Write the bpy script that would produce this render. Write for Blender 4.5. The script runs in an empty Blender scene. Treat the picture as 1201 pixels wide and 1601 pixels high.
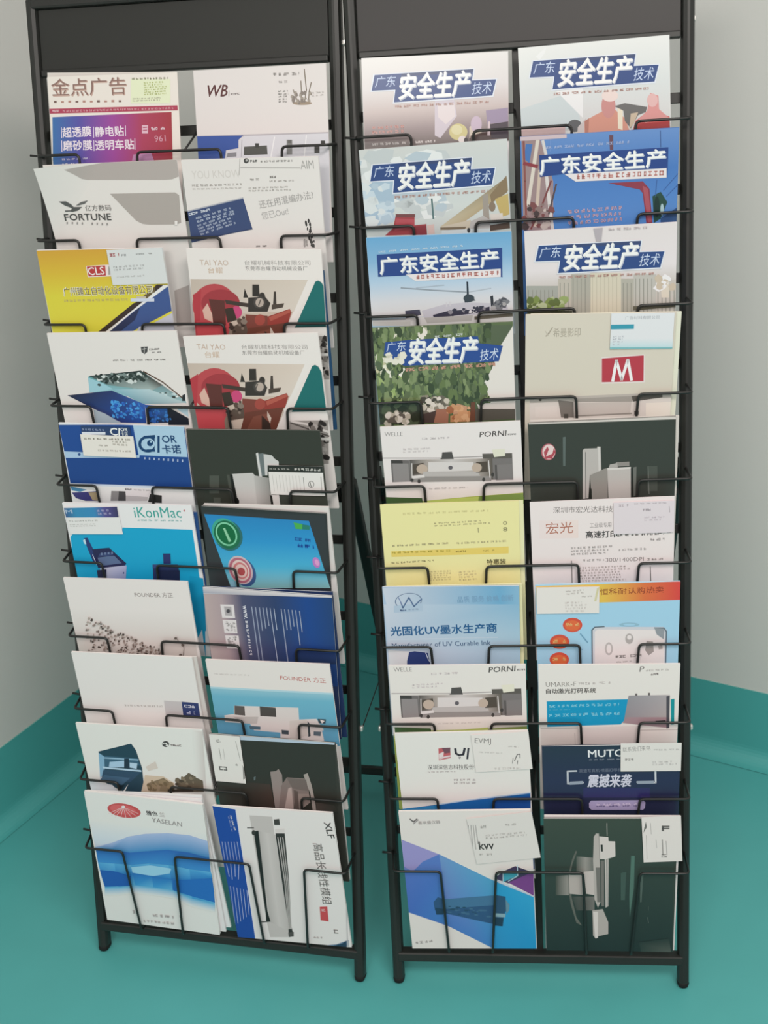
import bpy, bmesh, math, random
from mathutils import Vector, Matrix

# ------------------------------------------------------------------ camera, world, lights, exposure
scene = bpy.context.scene
col = scene.collection
vs = scene.view_settings
vs.view_transform = 'Standard'; vs.look = 'None'; vs.gamma = 1.0; vs.use_curve_mapping = False
vs.exposure = 0.22

CAM_H, CAM_PITCH, CAM_ROLL, CAM_F = 1.6029, 0.4416, -0.0775, 1900.97
cam_data = bpy.data.cameras.new('camera')
cam_data.sensor_fit = 'AUTO'; cam_data.sensor_width = 36.0
cam_data.lens = 36.0 * CAM_F / 1601.0
cam_data.clip_start = 0.02
camera = bpy.data.objects.new('camera', cam_data); col.objects.link(camera)
cp, sp, cr, sr = math.cos(CAM_PITCH), math.sin(CAM_PITCH), math.cos(CAM_ROLL), math.sin(CAM_ROLL)
fwd = Vector((0, cp, -sp)); up0 = Vector((0, sp, cp)); right0 = Vector((1, 0, 0))
rgt = cr * right0 + sr * up0; up = -sr * right0 + cr * up0
camera.matrix_world = Matrix(((rgt.x, up.x, -fwd.x, 0), (rgt.y, up.y, -fwd.y, 0), (rgt.z, up.z, -fwd.z, CAM_H), (0, 0, 0, 1)))
scene.camera = camera

world = bpy.data.worlds.new('world'); scene.world = world; world.use_nodes = True
bg = world.node_tree.nodes['Background']
bg.inputs['Color'].default_value = (1.0, 0.965, 0.94, 1); bg.inputs['Strength'].default_value = 0.46

def area(name, loc, aim, size, power, color):
    d = bpy.data.lights.new(name, 'AREA'); d.shape = 'RECTANGLE'; d.size, d.size_y = size; d.energy = power; d.color = color
    o = bpy.data.objects.new(name, d); col.objects.link(o); o.location = loc
    o.rotation_euler = (Vector(aim) - Vector(loc)).to_track_quat('-Z', 'Y').to_euler()
    return o
area('ceiling_lamp', (0.75, -0.15, 2.75), (0.45, 0.35, 0), (1.2, 0.6), 36, (1.0, 0.93, 0.87))
area('ceiling_lamp', (-0.9, -1.4, 2.75), (-0.6, 0.4, 0.2), (1.2, 0.6), 30, (1.0, 0.93, 0.87))

# ------------------------------------------------------------------ materials
def lin(c):
    return c / 12.92 if c <= 0.04045 else ((c + 0.055) / 1.055) ** 2.4
def hexlin(s):
    s = s.lstrip('#')
    return tuple(lin(int(s[i:i + 2], 16) / 255) for i in (0, 2, 4))
def mat(name, rgb, rough=0.5, spec=0.5, metallic=0.0, noise=None, bump=None):
    m = bpy.data.materials.new(name); m.use_nodes = True
    nt = m.node_tree; b = nt.nodes['Principled BSDF']
    b.inputs['Roughness'].default_value = rough; b.inputs['Metallic'].default_value = metallic
    b.inputs['Specular IOR Level'].default_value = spec
    b.inputs['Base Color'].default_value = (*rgb, 1)
    if noise or bump:
        tc = nt.nodes.new('ShaderNodeTexCoord')
        n = nt.nodes.new('ShaderNodeTexNoise'); n.inputs['Scale'].default_value = (noise or bump)[0]; n.inputs['Detail'].default_value = 4
        nt.links.new(tc.outputs['Object'], n.inputs['Vector'])
        if noise:
            r = nt.nodes.new('ShaderNodeMixRGB'); r.blend_type = 'MULTIPLY'; r.inputs['Fac'].default_value = noise[1]
            r.inputs['Color1'].default_value = (*rgb, 1); nt.links.new(n.outputs['Fac'], r.inputs['Color2'])
            nt.links.new(r.outputs['Color'], b.inputs['Base Color'])
        if bump:
            bp = nt.nodes.new('ShaderNodeBump'); bp.inputs['Strength'].default_value = bump[1]; bp.inputs['Distance'].default_value = 0.002
            nt.links.new(n.outputs['Fac'], bp.inputs['Height']); nt.links.new(bp.outputs['Normal'], b.inputs['Normal'])
    return m
def print_mat(name, rough, spec):
    m = mat(name, (0.8, 0.8, 0.8), rough, spec)
    a = m.node_tree.nodes.new('ShaderNodeAttribute'); a.attribute_name = 'ink'
    m.node_tree.links.new(a.outputs['Color'], m.node_tree.nodes['Principled BSDF'].inputs['Base Color'])
    return m
M_WALL = mat('wall_paint', (0.665, 0.660, 0.635), 0.75, 0.3, bump=(180, 0.08))
M_FLOOR = mat('teal_vinyl', (0.092, 0.425, 0.415), 0.42, 0.45, noise=(9, 0.10), bump=(260, 0.05))
M_COVE = mat('teal_cove_vinyl', (0.082, 0.405, 0.395), 0.45, 0.4)
M_COVE_EDGE = mat('pale_teal_edge', (0.22, 0.46, 0.43), 0.5, 0.3)
M_STEEL = mat('black_painted_steel', (0.017, 0.018, 0.016), 0.42, 0.5)
M_WIRE = mat('black_wire', (0.015, 0.015, 0.014), 0.4, 0.5)
M_PANEL = mat('dark_grey_panel', (0.0145, 0.0155, 0.013), 0.5, 0.5)
M_PANEL_SHEEN = mat('grey_panel_sheen', (0.0245, 0.0225, 0.022), 0.5, 0.5)  # right header: glossy reflection painted in as a lighter, warmer grey
M_BOLT = mat('bright_zinc', (0.75, 0.74, 0.70), 0.3, 0.5, 0.6)
M_CAP = mat('black_rubber', (0.012, 0.012, 0.012), 0.7, 0.3)
M_PAPER = mat('white_paper_edge', (0.74, 0.73, 0.70), 0.7, 0.2)
M_INK = print_mat('printed_paper', 0.42, 0.4)
M_GLOSS = print_mat('glossy_printed_paper', 0.26, 0.5)

# ------------------------------------------------------------------ object helpers
def link(name, mesh, parent=None):
    o = bpy.data.objects.new(name, mesh); col.objects.link(o)
    if parent: o.parent = parent
    return o
def build(name, bm, m, parent=None, smooth=False):
    me = bpy.data.meshes.new(name); bm.normal_update(); bm.to_mesh(me); bm.free(); me.materials.append(m)
    if smooth:
        for p in me.polygons: p.use_smooth = True
    return link(name, me, parent)
def empty(name, matrix, label, cat, group=None):
    o = bpy.data.objects.new(name, None); col.objects.link(o); o.empty_display_size = 0.05
    o.matrix_world = matrix; o['label'] = label; o['category'] = cat
    if group: o['group'] = group
    return o
def box(bm, lo, hi, bevel=0.0):
    vs_ = bmesh.ops.create_cube(bm, size=1)['verts']
    for v in vs_:
        v.co = Vector([lo[i] + (v.co[i] + 0.5) * (hi[i] - lo[i]) for i in range(3)])
    if bevel:
        ed = list({e for v in vs_ for e in v.link_edges})
        bmesh.ops.bevel(bm, geom=ed, offset=bevel, segments=2, affect='EDGES', profile=0.5)
def beam(bm, a, b, w, d, side, bevel=0.002):
    """rectangular bar from a to b; w across `side`, d across the remaining axis"""
    a, b = Vector(a), Vector(b); z = (b - a).normalized(); s = Vector(side); s = (s - z * s.dot(z)).normalized(); t = z.cross(s)
    n0 = len(bm.verts); L = (b - a).length
    box(bm, (-w / 2, -d / 2, 0), (w / 2, d / 2, L), bevel)
    bm.verts.ensure_lookup_table()
    mt = Matrix((s, t, z)).transposed()
    for v in bm.verts[n0:]: v.co = a + mt @ v.co
def tube(bm, pts, r, seg=8):
    pts = [Vector(p) for p in pts]; rings = []
    nrm = None
    for i, p in enumerate(pts):
        d = (pts[min(i + 1, len(pts) - 1)] - pts[max(i - 1, 0)]).normalized()
        if nrm is None: nrm = d.orthogonal().normalized()
        nrm = (nrm - d * nrm.dot(d)).normalized(); t = d.cross(nrm)
        rings.append([bm.verts.new(p + r * (math.cos(2 * math.pi * k / seg) * nrm + math.sin(2 * math.pi * k / seg) * t)) for k in range(seg)])
    for a, b in zip(rings, rings[1:]):
        for k in range(seg): bm.faces.new((a[k], a[(k + 1) % seg], b[(k + 1) % seg], b[k]))
    bm.faces.new(rings[0][::-1]); bm.faces.new(rings[-1])
def rounded(pts, r, n=4):
    """replace the inner corners of a polyline by small arcs"""
    pts = [Vector(p) for p in pts]; out = [pts[0]]
    for a, b, c in zip(pts, pts[1:], pts[2:]):
        d1, d2 = (a - b), (c - b); rr = min(r, d1.length * 0.45, d2.length * 0.45)
        p, q = b + d1.normalized() * rr, b + d2.normalized() * rr
        for k in range(n + 1):
            t = k / n; out.append((1 - t) ** 2 * p + 2 * t * (1 - t) * b + t * t * q)
    return out + [pts[-1]]

# ------------------------------------------------------------------ the room: a corner with teal vinyl floor coved up the walls
CORNER = Vector((-0.3958, 2.7358, 0)); ALPHA = 1.0194; COVE_H = 0.1708
DL = Vector((-math.cos(ALPHA), -math.sin(ALPHA), 0)); DR = Vector((math.sin(ALPHA), -math.cos(ALPHA), 0))
LEN = 4.6
def slab(name, d, inward, thick, z0, z1, m):
    bm = bmesh.new(); a, b = CORNER - d * 0.12, CORNER + d * LEN
    q = [a, b, b - inward * thick, a - inward * thick]
    lo = [bm.verts.new((p.x, p.y, z0)) for p in q]; hi = [bm.verts.new((p.x, p.y, z1)) for p in q]
    bm.faces.new(lo); bm.faces.new(hi)
    for k in range(4): bm.faces.new((lo[k], lo[(k + 1) % 4], hi[(k + 1) % 4], hi[k]))
    bmesh.ops.recalc_face_normals(bm, faces=bm.faces)
    o = build(name, bm, m); o['kind'] = 'structure'; return o
slab('wall_left', DL, DR, 0.1, -0.02, 2.85, M_WALL)
slab('wall_right', DR, DL, 0.1, -0.02, 2.85, M_WALL)
bm = bmesh.new(); q = [CORNER, CORNER + DL * LEN, CORNER + DL * LEN + DR * LEN, CORNER + DR * LEN]
t_ = [bm.verts.new((p.x, p.y, 0)) for p in q]; u_ = [bm.verts.new((p.x, p.y, -0.05)) for p in q]
bm.faces.new(t_); bm.faces.new(u_[::-1])
for k in range(4): bm.faces.new((t_[k], u_[k], u_[(k + 1) % 4], t_[(k + 1) % 4]))
bmesh.ops.recalc_face_normals(bm, faces=bm.faces)
o = build('floor', bm, M_FLOOR); o['kind'] = 'structure'
def cove(name, d, inward):
    R_ = 0.034
    prof = [(0.0, COVE_H), (0.003, COVE_H)] + [(0.003 + R_ * (1 - math.cos(a)), 0.0012 + R_ * (1 - math.sin(a))) for a in [math.pi / 2 * k / 8 * 0.999 for k in range(9)]]
    prof.append((0.0, 0.0012))
    bm = bmesh.new(); rings = []
    for s in (0.0, LEN - 0.05):
        rings.append([bm.verts.new(CORNER + d * s + inward * x + Vector((0, 0, z))) for x, z in prof])
    n = len(prof)
    for k in range(n): bm.faces.new((rings[0][k], rings[0][(k + 1) % n], rings[1][(k + 1) % n], rings[1][k]))
    bm.faces.new(rings[0][::-1]); bm.faces.new(rings[1])
    bmesh.ops.recalc_face_normals(bm, faces=bm.faces)
    o = build(name, bm, M_COVE); o['kind'] = 'structure'
    o.data.materials.append(M_COVE_EDGE); o.data.polygons[0].material_index = 1
    return o
cove('baseboard_left', DL, DR); cove('baseboard_right', DR, DL)

# ------------------------------------------------------------------ the two racks
W = 0.4725
RACKS = {'L': dict(X=-0.3322, Y=1.5919, psi=-0.2488, phi=0.2311, vb=0.071, vw=0.2365),
         'R': dict(X=0.1982, Y=1.4951, psi=-0.1223, phi=0.2275, vb=0.078, vw=0.2435)}
PITCH, NB = 0.1254, 0.022
def lean(row): return math.radians(1.5 if row == 1 else 13)      # the top row lies back against the frame
V_BAR, V_HEAD, V_TOP = 0.052, 1.4885, 1.60
def rack_axes(k):
    r = RACKS[k]; psi, phi = r['psi'], r['phi']
    u = Vector((math.cos(psi), math.sin(psi), 0)); back = Vector((-math.sin(psi), math.cos(psi), 0))
    v = Vector((0, 0, 1)) * math.cos(phi) + back * math.sin(phi); n = -back * math.cos(phi) + Vector((0, 0, 1)) * math.sin(phi)
    return Vector((r['X'], r['Y'], 0)), u, v, n, back
CENTRES = {'L': [0.016, None, None, 0.011, None, None, None, None, 0.017, None], 'R': [-0.006, -0.008, -0.006, -0.009, None, -0.001, -0.001, -0.001, 0.001, None]}      # where a row's middle support passes between its two brochures
def make_rack(k, label, panel):
    O, u, v, n, back = rack_axes(k); r = RACKS[k]
    root = empty('brochure_rack', Matrix.Translation(O), label, 'rack', 'brochure racks standing side by side')
    Pt = lambda a, b, c_=0.0: u * a + v * b + n * c_          # local to the root
    for s in (-1, 1):
        bm = bmesh.new(); beam(bm, Pt(s * W / 2, 0.004, -0.007), Pt(s * W / 2, V_TOP, -0.007), 0.0185, 0.026, u, 0.0075)
        post = build('post', bm, M_STEEL, root)
        bm = bmesh.new(); beam(bm, Pt(s * W / 2, -0.001, -0.007), Pt(s * W / 2, 0.016, -0.007), 0.0188, 0.0263, u, 0.0074)
        build('foot_cap', bm, M_CAP, post)
        for vv in (1.51, 0.455):
            bm = bmesh.new(); beam(bm, Pt(s * (W / 2 + 0.0088), vv, -0.012), Pt(s * (W / 2 + (0.0107 if vv > 1 else 0.014)), vv, -0.012), 0.009, 0.009, v, 0.002)
            build('bolt', bm, M_BOLT, post)
    # rear prop stand: two legs hinged half way up, joined by two cross bars, held by flat stays
    foot_b, hinge_v = (0.51 if k == 'L' else 0.62), 0.86
    H = lambda s: Pt(s * (W / 2 - 0.004), hinge_v, -0.040)
    F = lambda s: u * (s * (W / 2 - 0.004)) + back * foot_b
    for s in (-1, 1):
        bm = bmesh.new(); beam(bm, F(s), H(s), 0.017, 0.017, u, 0.003); build('rear_leg', bm, M_STEEL, root)
        a = Pt(s * (W / 2 + 0.012), 0.455, -0.015); t = (a.z - F(s).z) / (H(s).z - F(s).z); b = F(s).lerp(H(s), t) + u * (s * 0.011)
        bm = bmesh.new(); tube(bm, [a, b], 0.0010, 6); build('stay', bm, M_STEEL, root)
        bm = bmesh.new(); beam(bm, Pt(s * (W / 2 - 0.004), hinge_v - 0.012, -0.046), Pt(s * (W / 2 - 0.004), hinge_v + 0.02, -0.018), 0.012, 0.02, u, 0.001); build('hinge', bm, M_STEEL, root)
    for name, t, w_ in (('rear_bar', 0.075, 0.016), ('rear_bar', 0.97, 0.03)):
        bm = bmesh.new(); beam(bm, F(-1).lerp(H(-1), t), F(1).lerp(H(1), t), w_, 0.014, v, 0.002); build(name, bm, M_STEEL, root)
    # bottom bar, top bar, header panel
    bm = bmesh.new(); beam(bm, Pt(-W / 2, V_BAR, -0.004), Pt(W / 2, V_BAR, -0.004), 0.017, 0.022, v, 0.003); build('bottom_bar', bm, M_STEEL, root)
    bm = bmesh.new(); beam(bm, Pt(-W / 2, V_TOP - 0.01, -0.007), Pt(W / 2, V_TOP - 0.01, -0.007), 0.0195, 0.028, v, 0.004); build('top_bar', bm, M_STEEL, root)
    bm = bmesh.new(); beam(bm, Pt(0, V_HEAD + 0.002, -0.004), Pt(0, V_TOP - 0.02, -0.004), W - 0.0195, 0.008, u, 0.001); hp = build('header_panel', bm, panel, root)
    bm = bmesh.new(); beam(bm, Pt(-W / 2 + 0.01, V_HEAD, -0.002), Pt(W / 2 - 0.01, V_HEAD, -0.002), 0.010, 0.014, v, 0.002); build('lower_trim', bm, M_STEEL, hp)
    if k == 'R':
        bm = bmesh.new(); beam(bm, Pt(0, V_BAR, -0.010), Pt(0, V_HEAD, -0.010), 0.016, 0.006, u, 0.001); build('centre_strip', bm, M_STEEL, root)
    # ten rows: a flat bar across the back and one bent wire holder in front
    for i in range(10):
        vw = r['vw'] + (9 - i) * PITCH; vb = r['vb'] + (9 - i) * PITCH; nf = 0.0665 if i else 0.046; n0 = 0.007
        bm = bmesh.new(); beam(bm, Pt(-W / 2, vw + 0.033, -0.012), Pt(W / 2, vw + 0.033, -0.012), 0.015, 0.004, v, 0.001); build('back_bar', bm, M_STEEL, root)
        bm = bmesh.new()
        sb = lambda s_, lift: (vb + s_ * math.cos(lean(i + 1)), NB + s_ * math.sin(lean(i + 1)) + lift)
        v1, n1 = sb(-0.004, 0.005)
        h_ = W / 2
        path = [Pt(-h_ + 0.002, vw + 0.004, n0), Pt(-0.2205 if k == 'L' else -0.2275, vw, nf)]
        for c0 in (-0.1065, 0.118):
            a, b = c0 - 0.0465, c0 + (0.0475 if k == 'L' else 0.0420)
            path += [Pt(a, vw, nf), Pt(a + 0.006, v1, n1), Pt(a + 0.006, v1, 0.004), Pt(b - 0.011, v1, 0.004), Pt(b - 0.011, v1, n1), Pt(b, vw, nf)]
        path += [Pt(h_ - 0.001, vw, nf), Pt(h_ - 0.001, vw + 0.004, n0)]
        tube(bm, rounded(path, 0.007), 0.0021, 8)
        tube(bm, [Pt(-h_ - 0.0155, vw + 0.004, 0.0105), Pt(-h_ + 0.009, vw + 0.001, 0.0105)], 0.0019, 6)
        if CENTRES[k][i] is not None:
            uc = CENTRES[k][i]; tube(bm, [Pt(uc, vw, nf), Pt(uc, vw + 0.03, -0.008)], 0.0018, 6)
        build('wire_holder', bm, M_WIRE, root, True)
    return root
make_rack('L', 'left black steel rack with wire pockets, mixed sales brochures in all ten rows', M_PANEL)
make_rack('R', 'right black steel rack with wire pockets, safety magazines filling its upper rows', M_PANEL_SHEEN)

# ------------------------------------------------------------------ printing: flat inks on a sheet, in millimetres from its lower left corner
LAYER = 0.000015
TEXT_CACHE = {}
def text_mesh(s, bold):
    key = s
    if key not in TEXT_CACHE:
        cu = bpy.data.curves.new('lettering', 'FONT'); cu.body = s; cu.resolution_u = 2
        ob = bpy.data.objects.new('lettering', cu); col.objects.link(ob)
        dg = bpy.context.evaluated_depsgraph_get(); me = ob.evaluated_get(dg).to_mesh()
        V = [tuple(v.co) for v in me.vertices]; Fc = [tuple(p.vertices) for p in me.polygons]
        ob.evaluated_get(dg).to_mesh_clear(); bpy.data.objects.remove(ob); bpy.data.curves.remove(cu)
        x0, x1 = min(v[0] for v in V), max(v[0] for v in V); y0, y1 = min(v[1] for v in V), max(v[1] for v in V)
        TEXT_CACHE[key] = ([((v[0] - x0) / (x1 - x0), (v[1] - y0) / (y1 - y0)) for v in V], Fc)
    return TEXT_CACHE[key]
def clip(poly, w, h):
    """Sutherland-Hodgman against the sheet; each vertex is (x, y, colour)"""
    def cut(pl, ins, inter):
        out = []
        for i, b in enumerate(pl):
            a = pl[i - 1]
            if ins(b):
                if not ins(a): out.append(inter(a, b))
                out.append(b)
            elif ins(a): out.append(inter(a, b))
        return out
    def lerp(a, b, t): return (a[0] + (b[0] - a[0]) * t, a[1] + (b[1] - a[1]) * t, tuple(p + (q - p) * t for p, q in zip(a[2], b[2])))
    for ax, lim, sg in ((0, 0.0, 1), (0, w, -1), (1, 0.0, 1), (1, h, -1)):
        if not poly: return poly
        poly = cut(poly, lambda p: sg * (p[ax] - lim) >= -1e-6, lambda a, b: lerp(a, b, (lim - a[ax]) / (b[ax] - a[ax])))
    return poly
class Sheet:
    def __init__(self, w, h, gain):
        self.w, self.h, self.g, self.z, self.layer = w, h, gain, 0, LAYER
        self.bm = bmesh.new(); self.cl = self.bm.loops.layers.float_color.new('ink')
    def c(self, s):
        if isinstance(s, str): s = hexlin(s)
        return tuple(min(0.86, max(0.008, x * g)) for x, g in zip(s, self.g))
    def face(self, pts, cols):
        p = clip([(x, y, c_) for (x, y), c_ in zip(pts, cols)], self.w, self.h)
        q = []
        for t in p:
            if not q or abs(t[0] - q[-1][0]) + abs(t[1] - q[-1][1]) > 1e-4: q.append(t)
        if len(q) > 1 and abs(q[0][0] - q[-1][0]) + abs(q[0][1] - q[-1][1]) < 1e-4: q.pop()
        if len(q) < 3: return
        ar = sum(q[i - 1][0] * q[i][1] - q[i][0] * q[i - 1][1] for i in range(len(q)))
        if abs(ar) < 1e-5: return
        if ar < 0: q.reverse()
        f = self.bm.faces.new([self.bm.verts.new((t[0] / 1000, t[1] / 1000, self.z)) for t in q])
        for l, t in zip(f.loops, q): l[self.cl] = (*t[2], 1)
    def ops(self, ops):
        for i, o in enumerate(ops):
            self.z = self.layer * (i + 1); k = o[0]; rng = random.Random(i * 7 + 3)
            if k == 'p': cc = self.c(o[1]); self.face(o[2], [cc] * len(o[2]))
            elif k == 'g': self.face(o[2], [self.c(s) for s in o[1]])
            elif k in 'eo':
                _, s, x, y, ax, ay, bx, by = o[:8]; cc = self.c(s); N = 28
                P = lambda t, m: (x + m * (ax * math.cos(t) + bx * math.sin(t)), y + m * (ay * math.cos(t) + by * math.sin(t)))
                A = [2 * math.pi * j / N for j in range(N)]
                if k == 'e': self.face([P(t, 1) for t in A], [cc] * N)
                else:
                    for j in range(N): self.face([P(A[j], 1), P(A[j] + 2 * math.pi / N, 1), P(A[j] + 2 * math.pi / N, o[8]), P(A[j], o[8])], [cc] * 4)
            elif k == 'l':
                _, s, wd, pts = o; cc = self.c(s)
                for (x0, y0), (x1, y1) in zip(pts, pts[1:]):
                    L = math.hypot(x1 - x0, y1 - y0) or 1; dx, dy = (x1 - x0) / L * wd / 2, (y1 - y0) / L * wd / 2
                    self.face([(x0 - dx * .6 - dy, y0 - dy * .6 + dx), (x1 + dx * .6 - dy, y1 + dy * .6 + dx), (x1 + dx * .6 + dy, y1 + dy * .6 - dx), (x0 - dx * .6 + dy, y0 - dy * .6 - dx)], [cc] * 4)
            elif k == 't':
                _, s, tx, x, y, ax, ay, bx, by, bold = o; cc = self.c(s); V, Fc = text_mesh(tx, bold)
                hb = math.hypot(bx, by) * 0.022
                for dx, dy in (((0, 0), (hb, 0), (-hb, 0), (0, hb), (0, -hb)) if bold else ((0, 0),)):      # bold: the letter printed thicker
                    Q = [(x + a * ax + b * bx + dx, y + a * ay + b * by + dy) for a, b in V]
                    for fc in Fc: self.face([Q[j] for j in fc], [cc] * len(fc))
                    self.z += 0.000001
            elif k == 'f':      # rows of print too fine to read
                _, s, x, y, ax, ay, bx, by, rows, word = o; cc = self.c(s); L = math.hypot(ax, ay)
                for r_ in range(rows):
                    b0 = (r_ + 0.18) / rows; b1 = (r_ + 0.78) / rows; t = 0.0; end = rng.uniform(0.72, 1.0) if rows > 1 else 1.0
                    while t < end:
                        d = rng.uniform(0.5, 1.3) * word / L; e = min(end, t + d)
                        q_ = lambda ta, tb, ba, bb: self.face([(x + p_ * ax + w_ * bx, y + p_ * ay + w_ * by) for p_, w_ in ((ta, ba), (tb, ba), (tb, bb), (ta, bb))], [cc] * 4)
                        n_ = max(1, min(14, round((e - t) * L / max(0.5, math.hypot(bx, by) / rows * 0.62)))); cw = (e - t) / n_; dh = b1 - b0
                        for m in range(n_):             # each sign a few short strokes
                            t0, t1 = t + m * cw, t + (m + 0.86) * cw; wd = (t1 - t0) * 0.30
                            for h_ in rng.sample((0.0, 0.37, 0.74), 2): q_(t0, t1, b0 + h_ * dh, b0 + (h_ + 0.26) * dh)
                            for v_ in rng.sample((0.0, 0.35, 0.70), rng.randint(1, 2)): q_(t0 + v_ * (t1 - t0), t0 + v_ * (t1 - t0) + wd, b0, b1)
                        t = e + rng.uniform(0.25, 0.5) * word / L
            elif k == 'n':      # mottled patches of a printed photograph
                _, cs, x, y, ax, ay, bx, by, num, size, stretch = o; cs = [self.c(s) for s in cs]
                for j in range(num):
                    a, b = rng.random(), rng.random(); r_ = size * rng.uniform(0.5, 1.3); m = rng.randint(5, 7); p0 = rng.random() * 6; cc = rng.choice(cs)
                    cx, cy = x + a * ax + b * bx, y + a * ay + b * by; self.z += 0.0000002
                    self.face([(cx + r_ * math.cos(p0 + 6.2832 * q / m) * rng.uniform(.7, 1.2), cy + r_ * stretch * math.sin(p0 + 6.2832 * q / m) * rng.uniform(.7, 1.2)) for q in range(m)], [cc] * m)
    def base(self, color, t, outline=None):
        w, h = self.w, self.h
        q = outline or [(0, 0), (w, 0), (w, h), (0, h)]
        n = len(q); cs = [color] * n if isinstance(color, str) else color
        top = [self.bm.verts.new((a / 1000, b / 1000, 0)) for a, b in q]; bot = [self.bm.verts.new((a / 1000, b / 1000, -t)) for a, b in q]
        ff = [self.bm.faces.new(top), self.bm.faces.new(bot[::-1])] + [self.bm.faces.new((top[j - 1], bot[j - 1], bot[j], top[j])) for j in range(n)]
        for f in ff:
            for l in f.loops:
                j = top.index(l.vert) if l.vert in top else bot.index(l.vert); l[self.cl] = (*self.c(cs[j]), 1)
    def bend(self, fn, step=5):
        for ax, lim in ((0, self.w), (1, self.h)):
            for j in range(1, int(lim / step) + 1):
                co = Vector((0, 0, 0)); co[ax] = j * step / 1000; no = Vector((0, 0, 0)); no[ax] = 1
                bmesh.ops.bisect_plane(self.bm, geom=self.bm.verts[:] + self.bm.edges[:] + self.bm.faces[:], plane_co=co, plane_no=no, dist=1e-7)
        for v in self.bm.verts: v.co.z += fn(v.co.x * 1000, v.co.y * 1000) / 1000
BENDS = {
    'curl_top_left': lambda w, h: lambda x, y: 28 * max(0.0, min(1.0, 1 - (x / (0.42 * w)) - (h - y) / (0.48 * h))) ** 1.5,
    'lean_open': lambda w, h: lambda x, y: 5 * (y / h) ** 2 * (1 - x / w),
    'wavy': lambda w, h: lambda x, y: 2.5 * math.sin(3.0 * x / w) * (y / h),
    'bow': lambda w, h: lambda x, y: 3.0 * math.sin(3.14159 * x / w) * (y / h) ** 2,
}
def slot_matrix(rack, row, uu, ss, theta, lift):
    O, u, v, n, back = rack_axes(rack)
    b = v * math.cos(lean(row)) + n * math.sin(lean(row)); nn = u.cross(b)
    o = O + v * (RACKS[rack]['vb'] + (10 - row) * PITCH) + n * NB + nn * lift
    ex = u * math.cos(theta) + b * math.sin(theta); ey = -u * math.sin(theta) + b * math.cos(theta)
    o = o + u * uu + b * ss
    return Matrix(((ex.x, ey.x, nn.x, o.x), (ex.y, ey.y, nn.y, o.y), (ex.z, ey.z, nn.z, o.z), (0, 0, 0, 1)))
def make_sheet(it):
    (name, rack, row, uu, ss, theta, lift, w, h, thick, gain, base, outline, bend, gloss, label, cat, group, ops) = it
    mw = slot_matrix(rack, row, uu, ss, theta, lift)
    root_m = mw @ Matrix.Translation((w / 2000, 0, 0)); ink = M_GLOSS if gloss else M_INK
    sh = Sheet(w, h, gain)
    if bend: sh.layer = LAYER * 5
    sh.base(base, 0.0004 if thick > 0.0006 else thick, outline); sh.ops(ops)
    if bend: sh.bend(BENDS[bend](w, h))
    if thick <= 0.0006:            # a single sheet or card is one piece
        o = build(name, sh.bm, ink); o.matrix_world = mw; o['label'] = label; o['category'] = cat
        if group: o['group'] = group
        return
    root = empty(name, root_m, label, cat, group); off = Vector((-w / 2000, 0, 0))
    f = build('front_cover', sh.bm, ink, root); f.location = off
    bm = bmesh.new(); box(bm, (0.0006, 0.0004, -thick + 0.0004), (w / 1000 - 0.0006, h / 1000 - 0.0006, -0.0004)); 
    build('pages', bm, M_PAPER, root).location = off
    bk = Sheet(w, h, gain); bk.base(base if isinstance(base, str) else base[0], 0.0004)
    b = build('back_cover', bk.bm, ink, root); b.location = off + Vector((0, 0, -thick + 0.0004))
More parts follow.
